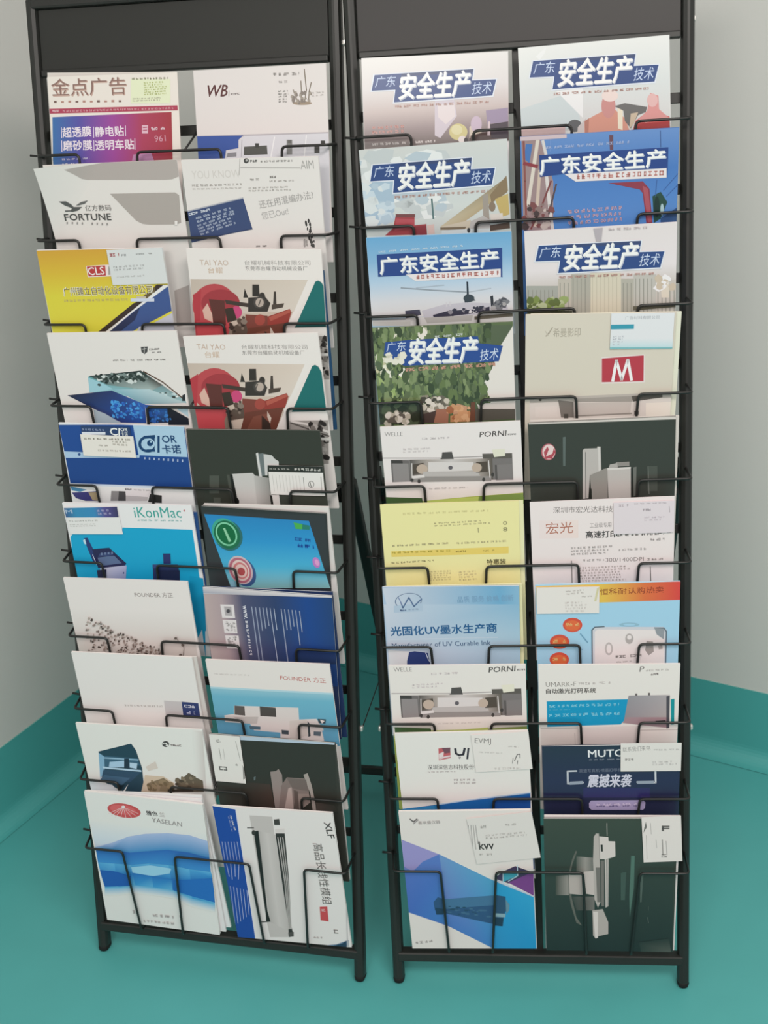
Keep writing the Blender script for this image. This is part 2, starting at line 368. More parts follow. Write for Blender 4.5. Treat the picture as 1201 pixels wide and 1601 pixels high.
SHEETS = [
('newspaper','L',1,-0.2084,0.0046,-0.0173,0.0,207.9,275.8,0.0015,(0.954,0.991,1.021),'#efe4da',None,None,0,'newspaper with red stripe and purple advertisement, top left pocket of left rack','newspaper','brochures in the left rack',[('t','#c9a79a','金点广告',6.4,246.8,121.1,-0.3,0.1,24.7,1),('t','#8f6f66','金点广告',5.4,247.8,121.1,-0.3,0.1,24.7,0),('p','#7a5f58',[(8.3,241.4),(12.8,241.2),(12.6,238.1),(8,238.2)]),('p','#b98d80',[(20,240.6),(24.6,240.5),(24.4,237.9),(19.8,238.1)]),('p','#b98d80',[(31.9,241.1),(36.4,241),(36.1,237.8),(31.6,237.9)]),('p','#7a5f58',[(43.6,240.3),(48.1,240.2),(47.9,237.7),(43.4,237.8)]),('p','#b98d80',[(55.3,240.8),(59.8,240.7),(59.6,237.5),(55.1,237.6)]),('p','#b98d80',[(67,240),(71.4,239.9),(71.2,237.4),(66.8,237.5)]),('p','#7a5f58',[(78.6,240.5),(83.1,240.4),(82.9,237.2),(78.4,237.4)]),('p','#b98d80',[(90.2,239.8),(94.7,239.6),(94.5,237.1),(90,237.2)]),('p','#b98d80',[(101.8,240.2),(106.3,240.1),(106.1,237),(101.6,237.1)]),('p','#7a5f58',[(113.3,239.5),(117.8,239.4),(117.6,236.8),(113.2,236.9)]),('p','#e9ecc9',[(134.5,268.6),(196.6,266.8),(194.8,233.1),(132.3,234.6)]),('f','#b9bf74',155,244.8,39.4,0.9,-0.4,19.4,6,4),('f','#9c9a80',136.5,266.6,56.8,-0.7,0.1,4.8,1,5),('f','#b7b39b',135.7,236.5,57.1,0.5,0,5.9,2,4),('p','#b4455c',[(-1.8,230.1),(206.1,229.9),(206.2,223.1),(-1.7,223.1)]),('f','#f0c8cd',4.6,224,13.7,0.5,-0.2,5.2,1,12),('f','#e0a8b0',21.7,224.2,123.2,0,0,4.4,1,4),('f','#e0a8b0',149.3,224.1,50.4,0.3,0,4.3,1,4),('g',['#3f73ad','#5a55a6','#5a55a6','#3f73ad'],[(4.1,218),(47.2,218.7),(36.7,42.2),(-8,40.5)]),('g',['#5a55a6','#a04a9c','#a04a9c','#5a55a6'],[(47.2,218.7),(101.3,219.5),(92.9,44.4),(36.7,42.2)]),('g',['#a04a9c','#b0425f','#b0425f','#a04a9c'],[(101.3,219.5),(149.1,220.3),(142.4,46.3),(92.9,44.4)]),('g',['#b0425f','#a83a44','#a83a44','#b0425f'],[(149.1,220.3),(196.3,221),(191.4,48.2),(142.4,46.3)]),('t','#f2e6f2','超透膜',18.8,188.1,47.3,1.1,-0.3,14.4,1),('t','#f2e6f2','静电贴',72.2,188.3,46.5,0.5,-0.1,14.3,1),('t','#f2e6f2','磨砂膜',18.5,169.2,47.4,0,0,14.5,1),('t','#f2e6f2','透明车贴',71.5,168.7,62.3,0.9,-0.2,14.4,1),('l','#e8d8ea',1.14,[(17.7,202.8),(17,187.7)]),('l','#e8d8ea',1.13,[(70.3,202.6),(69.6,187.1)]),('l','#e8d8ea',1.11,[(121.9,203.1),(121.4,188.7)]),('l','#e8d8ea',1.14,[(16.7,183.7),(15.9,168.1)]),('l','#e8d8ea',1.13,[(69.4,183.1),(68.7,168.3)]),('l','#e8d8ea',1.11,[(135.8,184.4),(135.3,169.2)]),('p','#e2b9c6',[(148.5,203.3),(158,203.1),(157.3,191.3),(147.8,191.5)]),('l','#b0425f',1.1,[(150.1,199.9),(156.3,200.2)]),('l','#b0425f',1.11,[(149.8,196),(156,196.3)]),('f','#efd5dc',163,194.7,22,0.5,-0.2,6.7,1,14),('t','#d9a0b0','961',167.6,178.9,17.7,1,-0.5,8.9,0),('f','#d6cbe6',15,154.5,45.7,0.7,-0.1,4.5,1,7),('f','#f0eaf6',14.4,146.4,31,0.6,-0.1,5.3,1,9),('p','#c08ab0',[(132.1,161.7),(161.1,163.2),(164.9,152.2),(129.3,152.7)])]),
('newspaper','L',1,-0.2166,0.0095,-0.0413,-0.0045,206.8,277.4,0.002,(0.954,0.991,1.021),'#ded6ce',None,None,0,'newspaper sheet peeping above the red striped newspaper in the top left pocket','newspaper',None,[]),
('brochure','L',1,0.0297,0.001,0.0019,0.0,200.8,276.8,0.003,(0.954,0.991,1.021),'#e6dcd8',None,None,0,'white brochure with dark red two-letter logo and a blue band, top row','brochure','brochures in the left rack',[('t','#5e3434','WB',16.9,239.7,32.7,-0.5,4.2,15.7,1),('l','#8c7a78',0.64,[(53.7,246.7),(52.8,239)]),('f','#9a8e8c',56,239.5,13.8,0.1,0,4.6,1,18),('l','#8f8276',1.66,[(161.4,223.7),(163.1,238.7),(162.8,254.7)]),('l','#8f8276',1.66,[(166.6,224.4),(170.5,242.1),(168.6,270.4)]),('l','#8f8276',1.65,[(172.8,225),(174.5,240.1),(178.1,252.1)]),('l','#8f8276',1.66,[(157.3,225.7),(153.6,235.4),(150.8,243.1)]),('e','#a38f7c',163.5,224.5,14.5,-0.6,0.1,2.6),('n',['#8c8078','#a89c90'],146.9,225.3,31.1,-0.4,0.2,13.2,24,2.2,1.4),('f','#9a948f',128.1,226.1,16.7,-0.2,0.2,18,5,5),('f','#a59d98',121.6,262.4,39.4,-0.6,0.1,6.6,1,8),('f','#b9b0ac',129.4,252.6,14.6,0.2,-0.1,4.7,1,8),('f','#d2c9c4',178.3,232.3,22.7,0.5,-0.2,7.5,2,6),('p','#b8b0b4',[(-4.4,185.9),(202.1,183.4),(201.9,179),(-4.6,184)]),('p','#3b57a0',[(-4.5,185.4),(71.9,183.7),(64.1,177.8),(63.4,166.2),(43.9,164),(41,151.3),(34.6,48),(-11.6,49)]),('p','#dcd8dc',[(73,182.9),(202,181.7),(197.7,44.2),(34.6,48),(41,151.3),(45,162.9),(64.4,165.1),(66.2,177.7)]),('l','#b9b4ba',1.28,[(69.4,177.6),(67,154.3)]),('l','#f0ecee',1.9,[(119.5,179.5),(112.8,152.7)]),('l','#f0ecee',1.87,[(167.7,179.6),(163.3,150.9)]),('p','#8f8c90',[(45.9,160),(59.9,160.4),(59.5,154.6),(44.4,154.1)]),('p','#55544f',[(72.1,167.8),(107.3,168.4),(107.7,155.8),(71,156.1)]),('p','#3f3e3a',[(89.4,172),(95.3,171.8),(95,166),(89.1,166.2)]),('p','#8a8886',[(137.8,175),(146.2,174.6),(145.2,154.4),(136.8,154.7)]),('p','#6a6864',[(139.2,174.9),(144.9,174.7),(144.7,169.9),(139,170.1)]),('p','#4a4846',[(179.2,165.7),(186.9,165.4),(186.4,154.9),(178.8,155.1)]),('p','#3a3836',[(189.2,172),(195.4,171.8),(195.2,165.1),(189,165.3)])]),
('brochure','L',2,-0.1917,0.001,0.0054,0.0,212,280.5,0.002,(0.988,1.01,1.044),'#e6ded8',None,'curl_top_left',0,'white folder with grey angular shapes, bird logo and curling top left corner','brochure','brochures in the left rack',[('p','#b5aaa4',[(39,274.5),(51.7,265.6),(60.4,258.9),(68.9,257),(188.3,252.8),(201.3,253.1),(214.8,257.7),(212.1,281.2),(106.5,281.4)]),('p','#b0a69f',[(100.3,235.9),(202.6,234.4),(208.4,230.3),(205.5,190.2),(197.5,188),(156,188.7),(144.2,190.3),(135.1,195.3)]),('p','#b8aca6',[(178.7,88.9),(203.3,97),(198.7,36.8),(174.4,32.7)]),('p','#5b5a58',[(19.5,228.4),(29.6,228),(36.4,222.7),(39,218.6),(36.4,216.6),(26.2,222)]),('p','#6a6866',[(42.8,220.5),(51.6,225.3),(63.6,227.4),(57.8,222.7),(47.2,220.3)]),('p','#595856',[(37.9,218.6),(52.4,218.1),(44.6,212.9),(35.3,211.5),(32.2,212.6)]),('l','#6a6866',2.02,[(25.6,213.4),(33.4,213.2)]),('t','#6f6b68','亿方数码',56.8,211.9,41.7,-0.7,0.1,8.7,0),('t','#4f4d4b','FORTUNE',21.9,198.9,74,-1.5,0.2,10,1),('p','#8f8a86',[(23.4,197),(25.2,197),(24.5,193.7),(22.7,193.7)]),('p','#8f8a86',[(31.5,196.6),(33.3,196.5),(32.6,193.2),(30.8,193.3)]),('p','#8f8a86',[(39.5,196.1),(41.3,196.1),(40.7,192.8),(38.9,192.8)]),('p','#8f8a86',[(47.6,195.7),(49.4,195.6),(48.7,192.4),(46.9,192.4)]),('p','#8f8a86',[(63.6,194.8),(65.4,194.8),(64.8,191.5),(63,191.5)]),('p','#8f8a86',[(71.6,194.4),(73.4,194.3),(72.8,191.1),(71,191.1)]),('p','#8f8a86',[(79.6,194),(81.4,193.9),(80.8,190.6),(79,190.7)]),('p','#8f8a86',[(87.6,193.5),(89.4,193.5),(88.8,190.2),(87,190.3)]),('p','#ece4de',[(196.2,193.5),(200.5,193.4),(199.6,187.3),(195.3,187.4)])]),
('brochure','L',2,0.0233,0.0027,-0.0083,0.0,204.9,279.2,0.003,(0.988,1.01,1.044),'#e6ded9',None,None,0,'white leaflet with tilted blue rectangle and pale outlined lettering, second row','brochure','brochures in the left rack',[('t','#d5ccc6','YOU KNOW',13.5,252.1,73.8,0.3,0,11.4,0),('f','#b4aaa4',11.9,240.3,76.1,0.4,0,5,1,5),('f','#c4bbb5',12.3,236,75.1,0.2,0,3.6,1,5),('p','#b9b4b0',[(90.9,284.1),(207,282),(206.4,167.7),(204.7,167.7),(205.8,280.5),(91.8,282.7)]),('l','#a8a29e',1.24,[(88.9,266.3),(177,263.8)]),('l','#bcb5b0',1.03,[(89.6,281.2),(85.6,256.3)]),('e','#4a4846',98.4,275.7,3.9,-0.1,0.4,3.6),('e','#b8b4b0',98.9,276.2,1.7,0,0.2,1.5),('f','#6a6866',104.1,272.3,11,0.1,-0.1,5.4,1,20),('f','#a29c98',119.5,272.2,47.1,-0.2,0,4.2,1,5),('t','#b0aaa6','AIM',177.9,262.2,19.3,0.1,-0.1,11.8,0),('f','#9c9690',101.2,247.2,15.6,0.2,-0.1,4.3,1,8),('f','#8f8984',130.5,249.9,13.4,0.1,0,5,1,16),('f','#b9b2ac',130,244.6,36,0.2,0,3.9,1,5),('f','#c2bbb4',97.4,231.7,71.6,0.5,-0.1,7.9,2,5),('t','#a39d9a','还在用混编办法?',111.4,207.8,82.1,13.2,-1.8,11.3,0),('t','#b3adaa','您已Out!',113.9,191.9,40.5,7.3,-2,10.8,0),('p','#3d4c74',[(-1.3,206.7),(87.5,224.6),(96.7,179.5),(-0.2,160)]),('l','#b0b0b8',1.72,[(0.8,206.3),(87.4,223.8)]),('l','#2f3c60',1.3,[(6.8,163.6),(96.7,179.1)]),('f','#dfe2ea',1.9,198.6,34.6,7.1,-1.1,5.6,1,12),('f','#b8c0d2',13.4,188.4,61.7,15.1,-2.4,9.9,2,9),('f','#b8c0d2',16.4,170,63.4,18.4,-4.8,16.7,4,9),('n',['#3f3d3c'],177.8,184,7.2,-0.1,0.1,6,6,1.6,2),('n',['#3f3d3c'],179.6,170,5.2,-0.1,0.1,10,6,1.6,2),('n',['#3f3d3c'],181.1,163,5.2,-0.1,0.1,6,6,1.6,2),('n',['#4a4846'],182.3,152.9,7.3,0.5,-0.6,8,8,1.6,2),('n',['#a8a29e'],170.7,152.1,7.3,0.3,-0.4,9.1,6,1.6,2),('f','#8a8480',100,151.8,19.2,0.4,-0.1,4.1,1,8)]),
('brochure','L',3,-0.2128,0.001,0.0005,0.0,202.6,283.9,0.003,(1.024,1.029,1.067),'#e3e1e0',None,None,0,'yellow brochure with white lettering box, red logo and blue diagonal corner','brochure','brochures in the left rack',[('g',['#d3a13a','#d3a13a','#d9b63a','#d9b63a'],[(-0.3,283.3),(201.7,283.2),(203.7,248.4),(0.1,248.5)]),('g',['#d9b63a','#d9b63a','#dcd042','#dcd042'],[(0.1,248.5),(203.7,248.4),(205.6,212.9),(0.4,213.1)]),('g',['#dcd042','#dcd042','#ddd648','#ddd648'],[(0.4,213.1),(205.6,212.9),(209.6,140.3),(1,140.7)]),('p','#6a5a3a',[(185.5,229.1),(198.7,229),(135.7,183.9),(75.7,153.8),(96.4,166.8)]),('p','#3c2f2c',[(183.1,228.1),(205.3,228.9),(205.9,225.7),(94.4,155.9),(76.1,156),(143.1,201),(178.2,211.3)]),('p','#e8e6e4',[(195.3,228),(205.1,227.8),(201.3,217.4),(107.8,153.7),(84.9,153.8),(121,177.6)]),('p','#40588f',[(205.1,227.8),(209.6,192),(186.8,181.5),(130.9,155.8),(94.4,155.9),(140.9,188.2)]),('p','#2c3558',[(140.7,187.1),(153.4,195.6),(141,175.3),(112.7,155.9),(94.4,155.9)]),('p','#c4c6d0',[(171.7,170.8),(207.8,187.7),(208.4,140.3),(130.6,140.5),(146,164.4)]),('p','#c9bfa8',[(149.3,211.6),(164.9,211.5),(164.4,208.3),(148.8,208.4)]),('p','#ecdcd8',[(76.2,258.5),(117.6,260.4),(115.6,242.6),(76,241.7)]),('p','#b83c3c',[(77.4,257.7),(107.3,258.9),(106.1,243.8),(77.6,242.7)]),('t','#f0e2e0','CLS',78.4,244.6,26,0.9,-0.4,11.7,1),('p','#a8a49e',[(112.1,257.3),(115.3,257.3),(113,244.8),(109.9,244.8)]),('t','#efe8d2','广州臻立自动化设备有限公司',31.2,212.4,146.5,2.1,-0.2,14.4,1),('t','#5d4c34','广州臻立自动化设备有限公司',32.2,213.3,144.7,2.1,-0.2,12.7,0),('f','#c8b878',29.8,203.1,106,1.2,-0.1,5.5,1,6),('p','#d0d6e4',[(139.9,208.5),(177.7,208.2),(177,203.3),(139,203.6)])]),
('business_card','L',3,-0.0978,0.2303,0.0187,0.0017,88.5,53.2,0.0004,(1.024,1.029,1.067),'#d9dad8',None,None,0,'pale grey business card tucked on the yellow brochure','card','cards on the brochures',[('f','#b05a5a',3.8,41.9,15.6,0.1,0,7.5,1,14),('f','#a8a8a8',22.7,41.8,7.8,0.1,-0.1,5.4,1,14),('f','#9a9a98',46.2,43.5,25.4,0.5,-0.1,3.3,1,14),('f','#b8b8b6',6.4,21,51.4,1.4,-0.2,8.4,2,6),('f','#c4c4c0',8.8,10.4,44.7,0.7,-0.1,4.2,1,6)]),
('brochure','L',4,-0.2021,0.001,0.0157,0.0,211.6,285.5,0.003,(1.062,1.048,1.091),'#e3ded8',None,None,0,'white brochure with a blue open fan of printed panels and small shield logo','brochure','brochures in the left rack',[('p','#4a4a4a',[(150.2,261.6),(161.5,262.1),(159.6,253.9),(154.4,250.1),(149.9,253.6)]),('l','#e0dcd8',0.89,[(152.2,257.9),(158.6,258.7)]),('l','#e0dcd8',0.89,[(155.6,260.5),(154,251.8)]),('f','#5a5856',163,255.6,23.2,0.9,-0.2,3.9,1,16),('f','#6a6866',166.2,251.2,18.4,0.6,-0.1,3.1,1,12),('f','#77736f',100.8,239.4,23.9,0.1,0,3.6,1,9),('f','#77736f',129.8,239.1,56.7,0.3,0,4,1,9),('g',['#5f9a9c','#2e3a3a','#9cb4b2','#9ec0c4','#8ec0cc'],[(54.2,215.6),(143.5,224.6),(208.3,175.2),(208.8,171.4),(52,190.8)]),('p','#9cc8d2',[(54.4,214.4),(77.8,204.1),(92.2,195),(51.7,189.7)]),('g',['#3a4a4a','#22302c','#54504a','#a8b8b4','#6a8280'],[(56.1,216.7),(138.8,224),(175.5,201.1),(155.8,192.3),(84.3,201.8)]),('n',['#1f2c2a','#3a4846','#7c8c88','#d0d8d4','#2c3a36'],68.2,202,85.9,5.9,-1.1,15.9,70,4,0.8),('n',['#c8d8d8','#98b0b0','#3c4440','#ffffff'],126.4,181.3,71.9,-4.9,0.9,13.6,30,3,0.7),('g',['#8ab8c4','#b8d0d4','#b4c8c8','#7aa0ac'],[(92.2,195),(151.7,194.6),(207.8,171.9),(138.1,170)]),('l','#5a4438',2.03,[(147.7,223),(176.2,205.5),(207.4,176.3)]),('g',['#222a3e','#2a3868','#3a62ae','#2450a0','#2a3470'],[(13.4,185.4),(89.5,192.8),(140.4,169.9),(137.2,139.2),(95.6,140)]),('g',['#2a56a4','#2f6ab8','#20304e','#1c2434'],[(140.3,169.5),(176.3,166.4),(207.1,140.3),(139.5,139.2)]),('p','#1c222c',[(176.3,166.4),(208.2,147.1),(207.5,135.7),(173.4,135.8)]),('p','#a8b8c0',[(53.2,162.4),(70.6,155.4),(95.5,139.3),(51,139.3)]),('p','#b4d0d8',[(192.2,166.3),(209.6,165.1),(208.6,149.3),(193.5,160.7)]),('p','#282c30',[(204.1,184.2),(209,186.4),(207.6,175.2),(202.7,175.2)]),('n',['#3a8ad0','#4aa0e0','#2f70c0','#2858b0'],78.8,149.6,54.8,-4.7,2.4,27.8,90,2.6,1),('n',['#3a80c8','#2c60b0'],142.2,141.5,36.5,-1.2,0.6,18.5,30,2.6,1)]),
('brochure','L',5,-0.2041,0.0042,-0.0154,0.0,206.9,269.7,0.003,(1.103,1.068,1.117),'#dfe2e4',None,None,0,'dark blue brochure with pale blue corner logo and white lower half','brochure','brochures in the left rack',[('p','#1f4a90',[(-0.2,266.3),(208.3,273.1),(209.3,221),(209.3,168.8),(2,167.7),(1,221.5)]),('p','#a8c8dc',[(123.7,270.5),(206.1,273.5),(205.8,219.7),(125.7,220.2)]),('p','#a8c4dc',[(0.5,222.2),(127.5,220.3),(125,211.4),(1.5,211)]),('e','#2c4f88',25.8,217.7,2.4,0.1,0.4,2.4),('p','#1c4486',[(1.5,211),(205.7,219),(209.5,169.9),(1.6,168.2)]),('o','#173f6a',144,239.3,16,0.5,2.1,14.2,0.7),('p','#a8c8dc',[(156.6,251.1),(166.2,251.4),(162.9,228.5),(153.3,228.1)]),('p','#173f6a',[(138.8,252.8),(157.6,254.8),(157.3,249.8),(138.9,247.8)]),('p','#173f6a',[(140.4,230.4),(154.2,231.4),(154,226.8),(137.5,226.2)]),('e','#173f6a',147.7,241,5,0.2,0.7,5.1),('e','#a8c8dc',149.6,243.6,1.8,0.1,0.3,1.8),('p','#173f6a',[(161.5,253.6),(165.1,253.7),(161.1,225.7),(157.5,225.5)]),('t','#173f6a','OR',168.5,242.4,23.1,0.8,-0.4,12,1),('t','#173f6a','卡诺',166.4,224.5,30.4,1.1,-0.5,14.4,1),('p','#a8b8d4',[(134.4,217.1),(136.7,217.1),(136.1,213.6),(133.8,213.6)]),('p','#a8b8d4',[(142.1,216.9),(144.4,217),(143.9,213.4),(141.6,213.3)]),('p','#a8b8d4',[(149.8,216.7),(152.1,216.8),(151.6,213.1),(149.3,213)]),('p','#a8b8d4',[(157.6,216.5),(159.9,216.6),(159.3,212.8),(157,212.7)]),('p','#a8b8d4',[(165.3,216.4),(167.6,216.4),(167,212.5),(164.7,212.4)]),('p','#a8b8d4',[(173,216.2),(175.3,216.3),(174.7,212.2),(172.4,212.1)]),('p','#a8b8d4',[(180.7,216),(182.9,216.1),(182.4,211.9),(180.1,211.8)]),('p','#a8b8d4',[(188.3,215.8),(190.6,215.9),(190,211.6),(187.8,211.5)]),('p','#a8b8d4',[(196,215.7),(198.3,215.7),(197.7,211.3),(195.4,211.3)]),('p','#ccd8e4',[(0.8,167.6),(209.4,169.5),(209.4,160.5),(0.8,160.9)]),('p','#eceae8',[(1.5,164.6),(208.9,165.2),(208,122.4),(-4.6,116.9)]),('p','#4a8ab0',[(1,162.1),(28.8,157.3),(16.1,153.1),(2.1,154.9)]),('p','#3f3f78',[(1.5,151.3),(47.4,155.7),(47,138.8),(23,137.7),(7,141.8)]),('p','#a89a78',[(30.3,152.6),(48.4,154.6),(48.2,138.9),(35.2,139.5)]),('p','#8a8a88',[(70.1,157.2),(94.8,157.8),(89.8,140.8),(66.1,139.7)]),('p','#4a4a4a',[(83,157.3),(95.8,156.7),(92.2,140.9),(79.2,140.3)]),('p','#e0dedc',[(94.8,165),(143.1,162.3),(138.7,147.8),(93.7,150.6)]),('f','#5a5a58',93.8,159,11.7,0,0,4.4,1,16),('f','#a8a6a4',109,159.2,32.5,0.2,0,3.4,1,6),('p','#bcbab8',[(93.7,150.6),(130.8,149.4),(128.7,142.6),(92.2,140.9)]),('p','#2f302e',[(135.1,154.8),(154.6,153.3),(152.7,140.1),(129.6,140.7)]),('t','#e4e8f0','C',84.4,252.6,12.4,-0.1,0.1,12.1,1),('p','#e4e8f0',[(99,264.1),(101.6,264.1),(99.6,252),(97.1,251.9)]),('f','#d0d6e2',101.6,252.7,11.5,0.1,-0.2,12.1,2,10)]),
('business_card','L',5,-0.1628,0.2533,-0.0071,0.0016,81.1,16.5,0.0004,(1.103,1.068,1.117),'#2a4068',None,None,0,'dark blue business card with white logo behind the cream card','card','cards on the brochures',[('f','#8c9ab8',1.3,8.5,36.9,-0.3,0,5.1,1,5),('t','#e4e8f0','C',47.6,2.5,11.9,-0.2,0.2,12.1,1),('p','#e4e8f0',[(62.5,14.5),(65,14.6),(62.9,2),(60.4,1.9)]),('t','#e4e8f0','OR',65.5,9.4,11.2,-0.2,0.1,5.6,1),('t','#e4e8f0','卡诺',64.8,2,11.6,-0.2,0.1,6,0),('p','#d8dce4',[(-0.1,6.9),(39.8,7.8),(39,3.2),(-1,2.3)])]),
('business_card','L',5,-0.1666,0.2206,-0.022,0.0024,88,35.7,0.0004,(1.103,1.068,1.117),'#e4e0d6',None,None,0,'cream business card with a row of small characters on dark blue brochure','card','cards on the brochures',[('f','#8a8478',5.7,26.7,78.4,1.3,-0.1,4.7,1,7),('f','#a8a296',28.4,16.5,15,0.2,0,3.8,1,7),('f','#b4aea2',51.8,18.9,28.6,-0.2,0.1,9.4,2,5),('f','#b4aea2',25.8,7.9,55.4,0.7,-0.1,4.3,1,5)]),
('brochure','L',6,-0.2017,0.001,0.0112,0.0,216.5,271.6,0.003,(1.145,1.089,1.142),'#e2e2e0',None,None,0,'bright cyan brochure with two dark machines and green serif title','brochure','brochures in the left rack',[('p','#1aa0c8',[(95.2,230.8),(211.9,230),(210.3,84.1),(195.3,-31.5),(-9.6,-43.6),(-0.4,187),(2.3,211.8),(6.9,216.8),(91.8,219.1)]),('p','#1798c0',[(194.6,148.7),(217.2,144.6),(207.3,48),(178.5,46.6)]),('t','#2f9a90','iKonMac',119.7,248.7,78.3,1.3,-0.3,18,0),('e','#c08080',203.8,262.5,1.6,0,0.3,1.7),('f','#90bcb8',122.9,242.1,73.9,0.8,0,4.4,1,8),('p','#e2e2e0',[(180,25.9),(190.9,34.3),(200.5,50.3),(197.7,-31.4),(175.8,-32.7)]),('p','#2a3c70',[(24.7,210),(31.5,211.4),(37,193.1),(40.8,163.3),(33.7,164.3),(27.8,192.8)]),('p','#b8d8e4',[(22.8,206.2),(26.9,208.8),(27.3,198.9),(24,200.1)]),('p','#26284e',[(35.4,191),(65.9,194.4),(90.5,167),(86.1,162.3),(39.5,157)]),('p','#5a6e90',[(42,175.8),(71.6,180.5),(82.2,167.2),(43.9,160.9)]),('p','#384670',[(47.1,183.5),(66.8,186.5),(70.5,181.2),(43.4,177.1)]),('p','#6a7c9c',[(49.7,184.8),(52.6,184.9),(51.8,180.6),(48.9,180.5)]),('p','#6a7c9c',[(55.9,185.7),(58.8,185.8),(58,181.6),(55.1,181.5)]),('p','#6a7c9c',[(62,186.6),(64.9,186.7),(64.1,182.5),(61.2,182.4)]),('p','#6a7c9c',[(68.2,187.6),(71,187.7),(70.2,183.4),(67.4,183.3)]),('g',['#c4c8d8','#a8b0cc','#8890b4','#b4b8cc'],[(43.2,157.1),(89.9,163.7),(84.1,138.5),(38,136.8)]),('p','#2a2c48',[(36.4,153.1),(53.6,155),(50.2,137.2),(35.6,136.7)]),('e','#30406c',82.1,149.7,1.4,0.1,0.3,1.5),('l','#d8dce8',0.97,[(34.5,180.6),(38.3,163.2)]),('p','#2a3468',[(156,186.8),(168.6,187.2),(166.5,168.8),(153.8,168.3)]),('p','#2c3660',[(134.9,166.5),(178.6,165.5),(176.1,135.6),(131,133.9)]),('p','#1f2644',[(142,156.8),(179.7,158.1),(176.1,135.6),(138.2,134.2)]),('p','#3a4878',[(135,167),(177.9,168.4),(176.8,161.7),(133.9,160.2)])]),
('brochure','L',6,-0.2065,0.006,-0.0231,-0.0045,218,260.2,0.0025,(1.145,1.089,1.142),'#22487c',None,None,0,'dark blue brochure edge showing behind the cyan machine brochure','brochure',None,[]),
('business_card','L',6,-0.2006,0.2186,0.0372,0.0017,91.2,47.6,0.0004,(1.145,1.089,1.142),'#dfe0dc',None,None,0,'white card with a teal and purple band on the cyan brochure','card','cards on the brochures',[('g',['#3c5c88','#3888b0','#3888b0','#3c5c88'],[(0,45.7),(18.4,46.1),(18.2,29.3),(0,29.3)]),('g',['#3888b0','#3a86b4','#3a86b4','#3888b0'],[(18.4,46.1),(50.4,46.8),(49.9,29.4),(18.2,29.3)]),('g',['#3a86b4','#54508c','#54508c','#3a86b4'],[(50.4,46.8),(68.6,47.1),(68,29.4),(49.9,29.4)]),('g',['#54508c','#3c3a5c','#3c3a5c','#54508c'],[(68.6,47.1),(91.2,47.6),(90.4,29.5),(68,29.4)]),('t','#a8bccc','M',1.6,36.1,11.4,0.4,-0.2,6.4,1),('f','#a8a8c8',56.1,32.7,27.4,1.1,-0.4,11,2,8),('f','#b8bab4',3.3,20.8,50.5,1.1,-0.1,4.5,1,5),('f','#c4c6c0',3.7,12.3,45.8,1.2,-0.2,6,2,5)]),
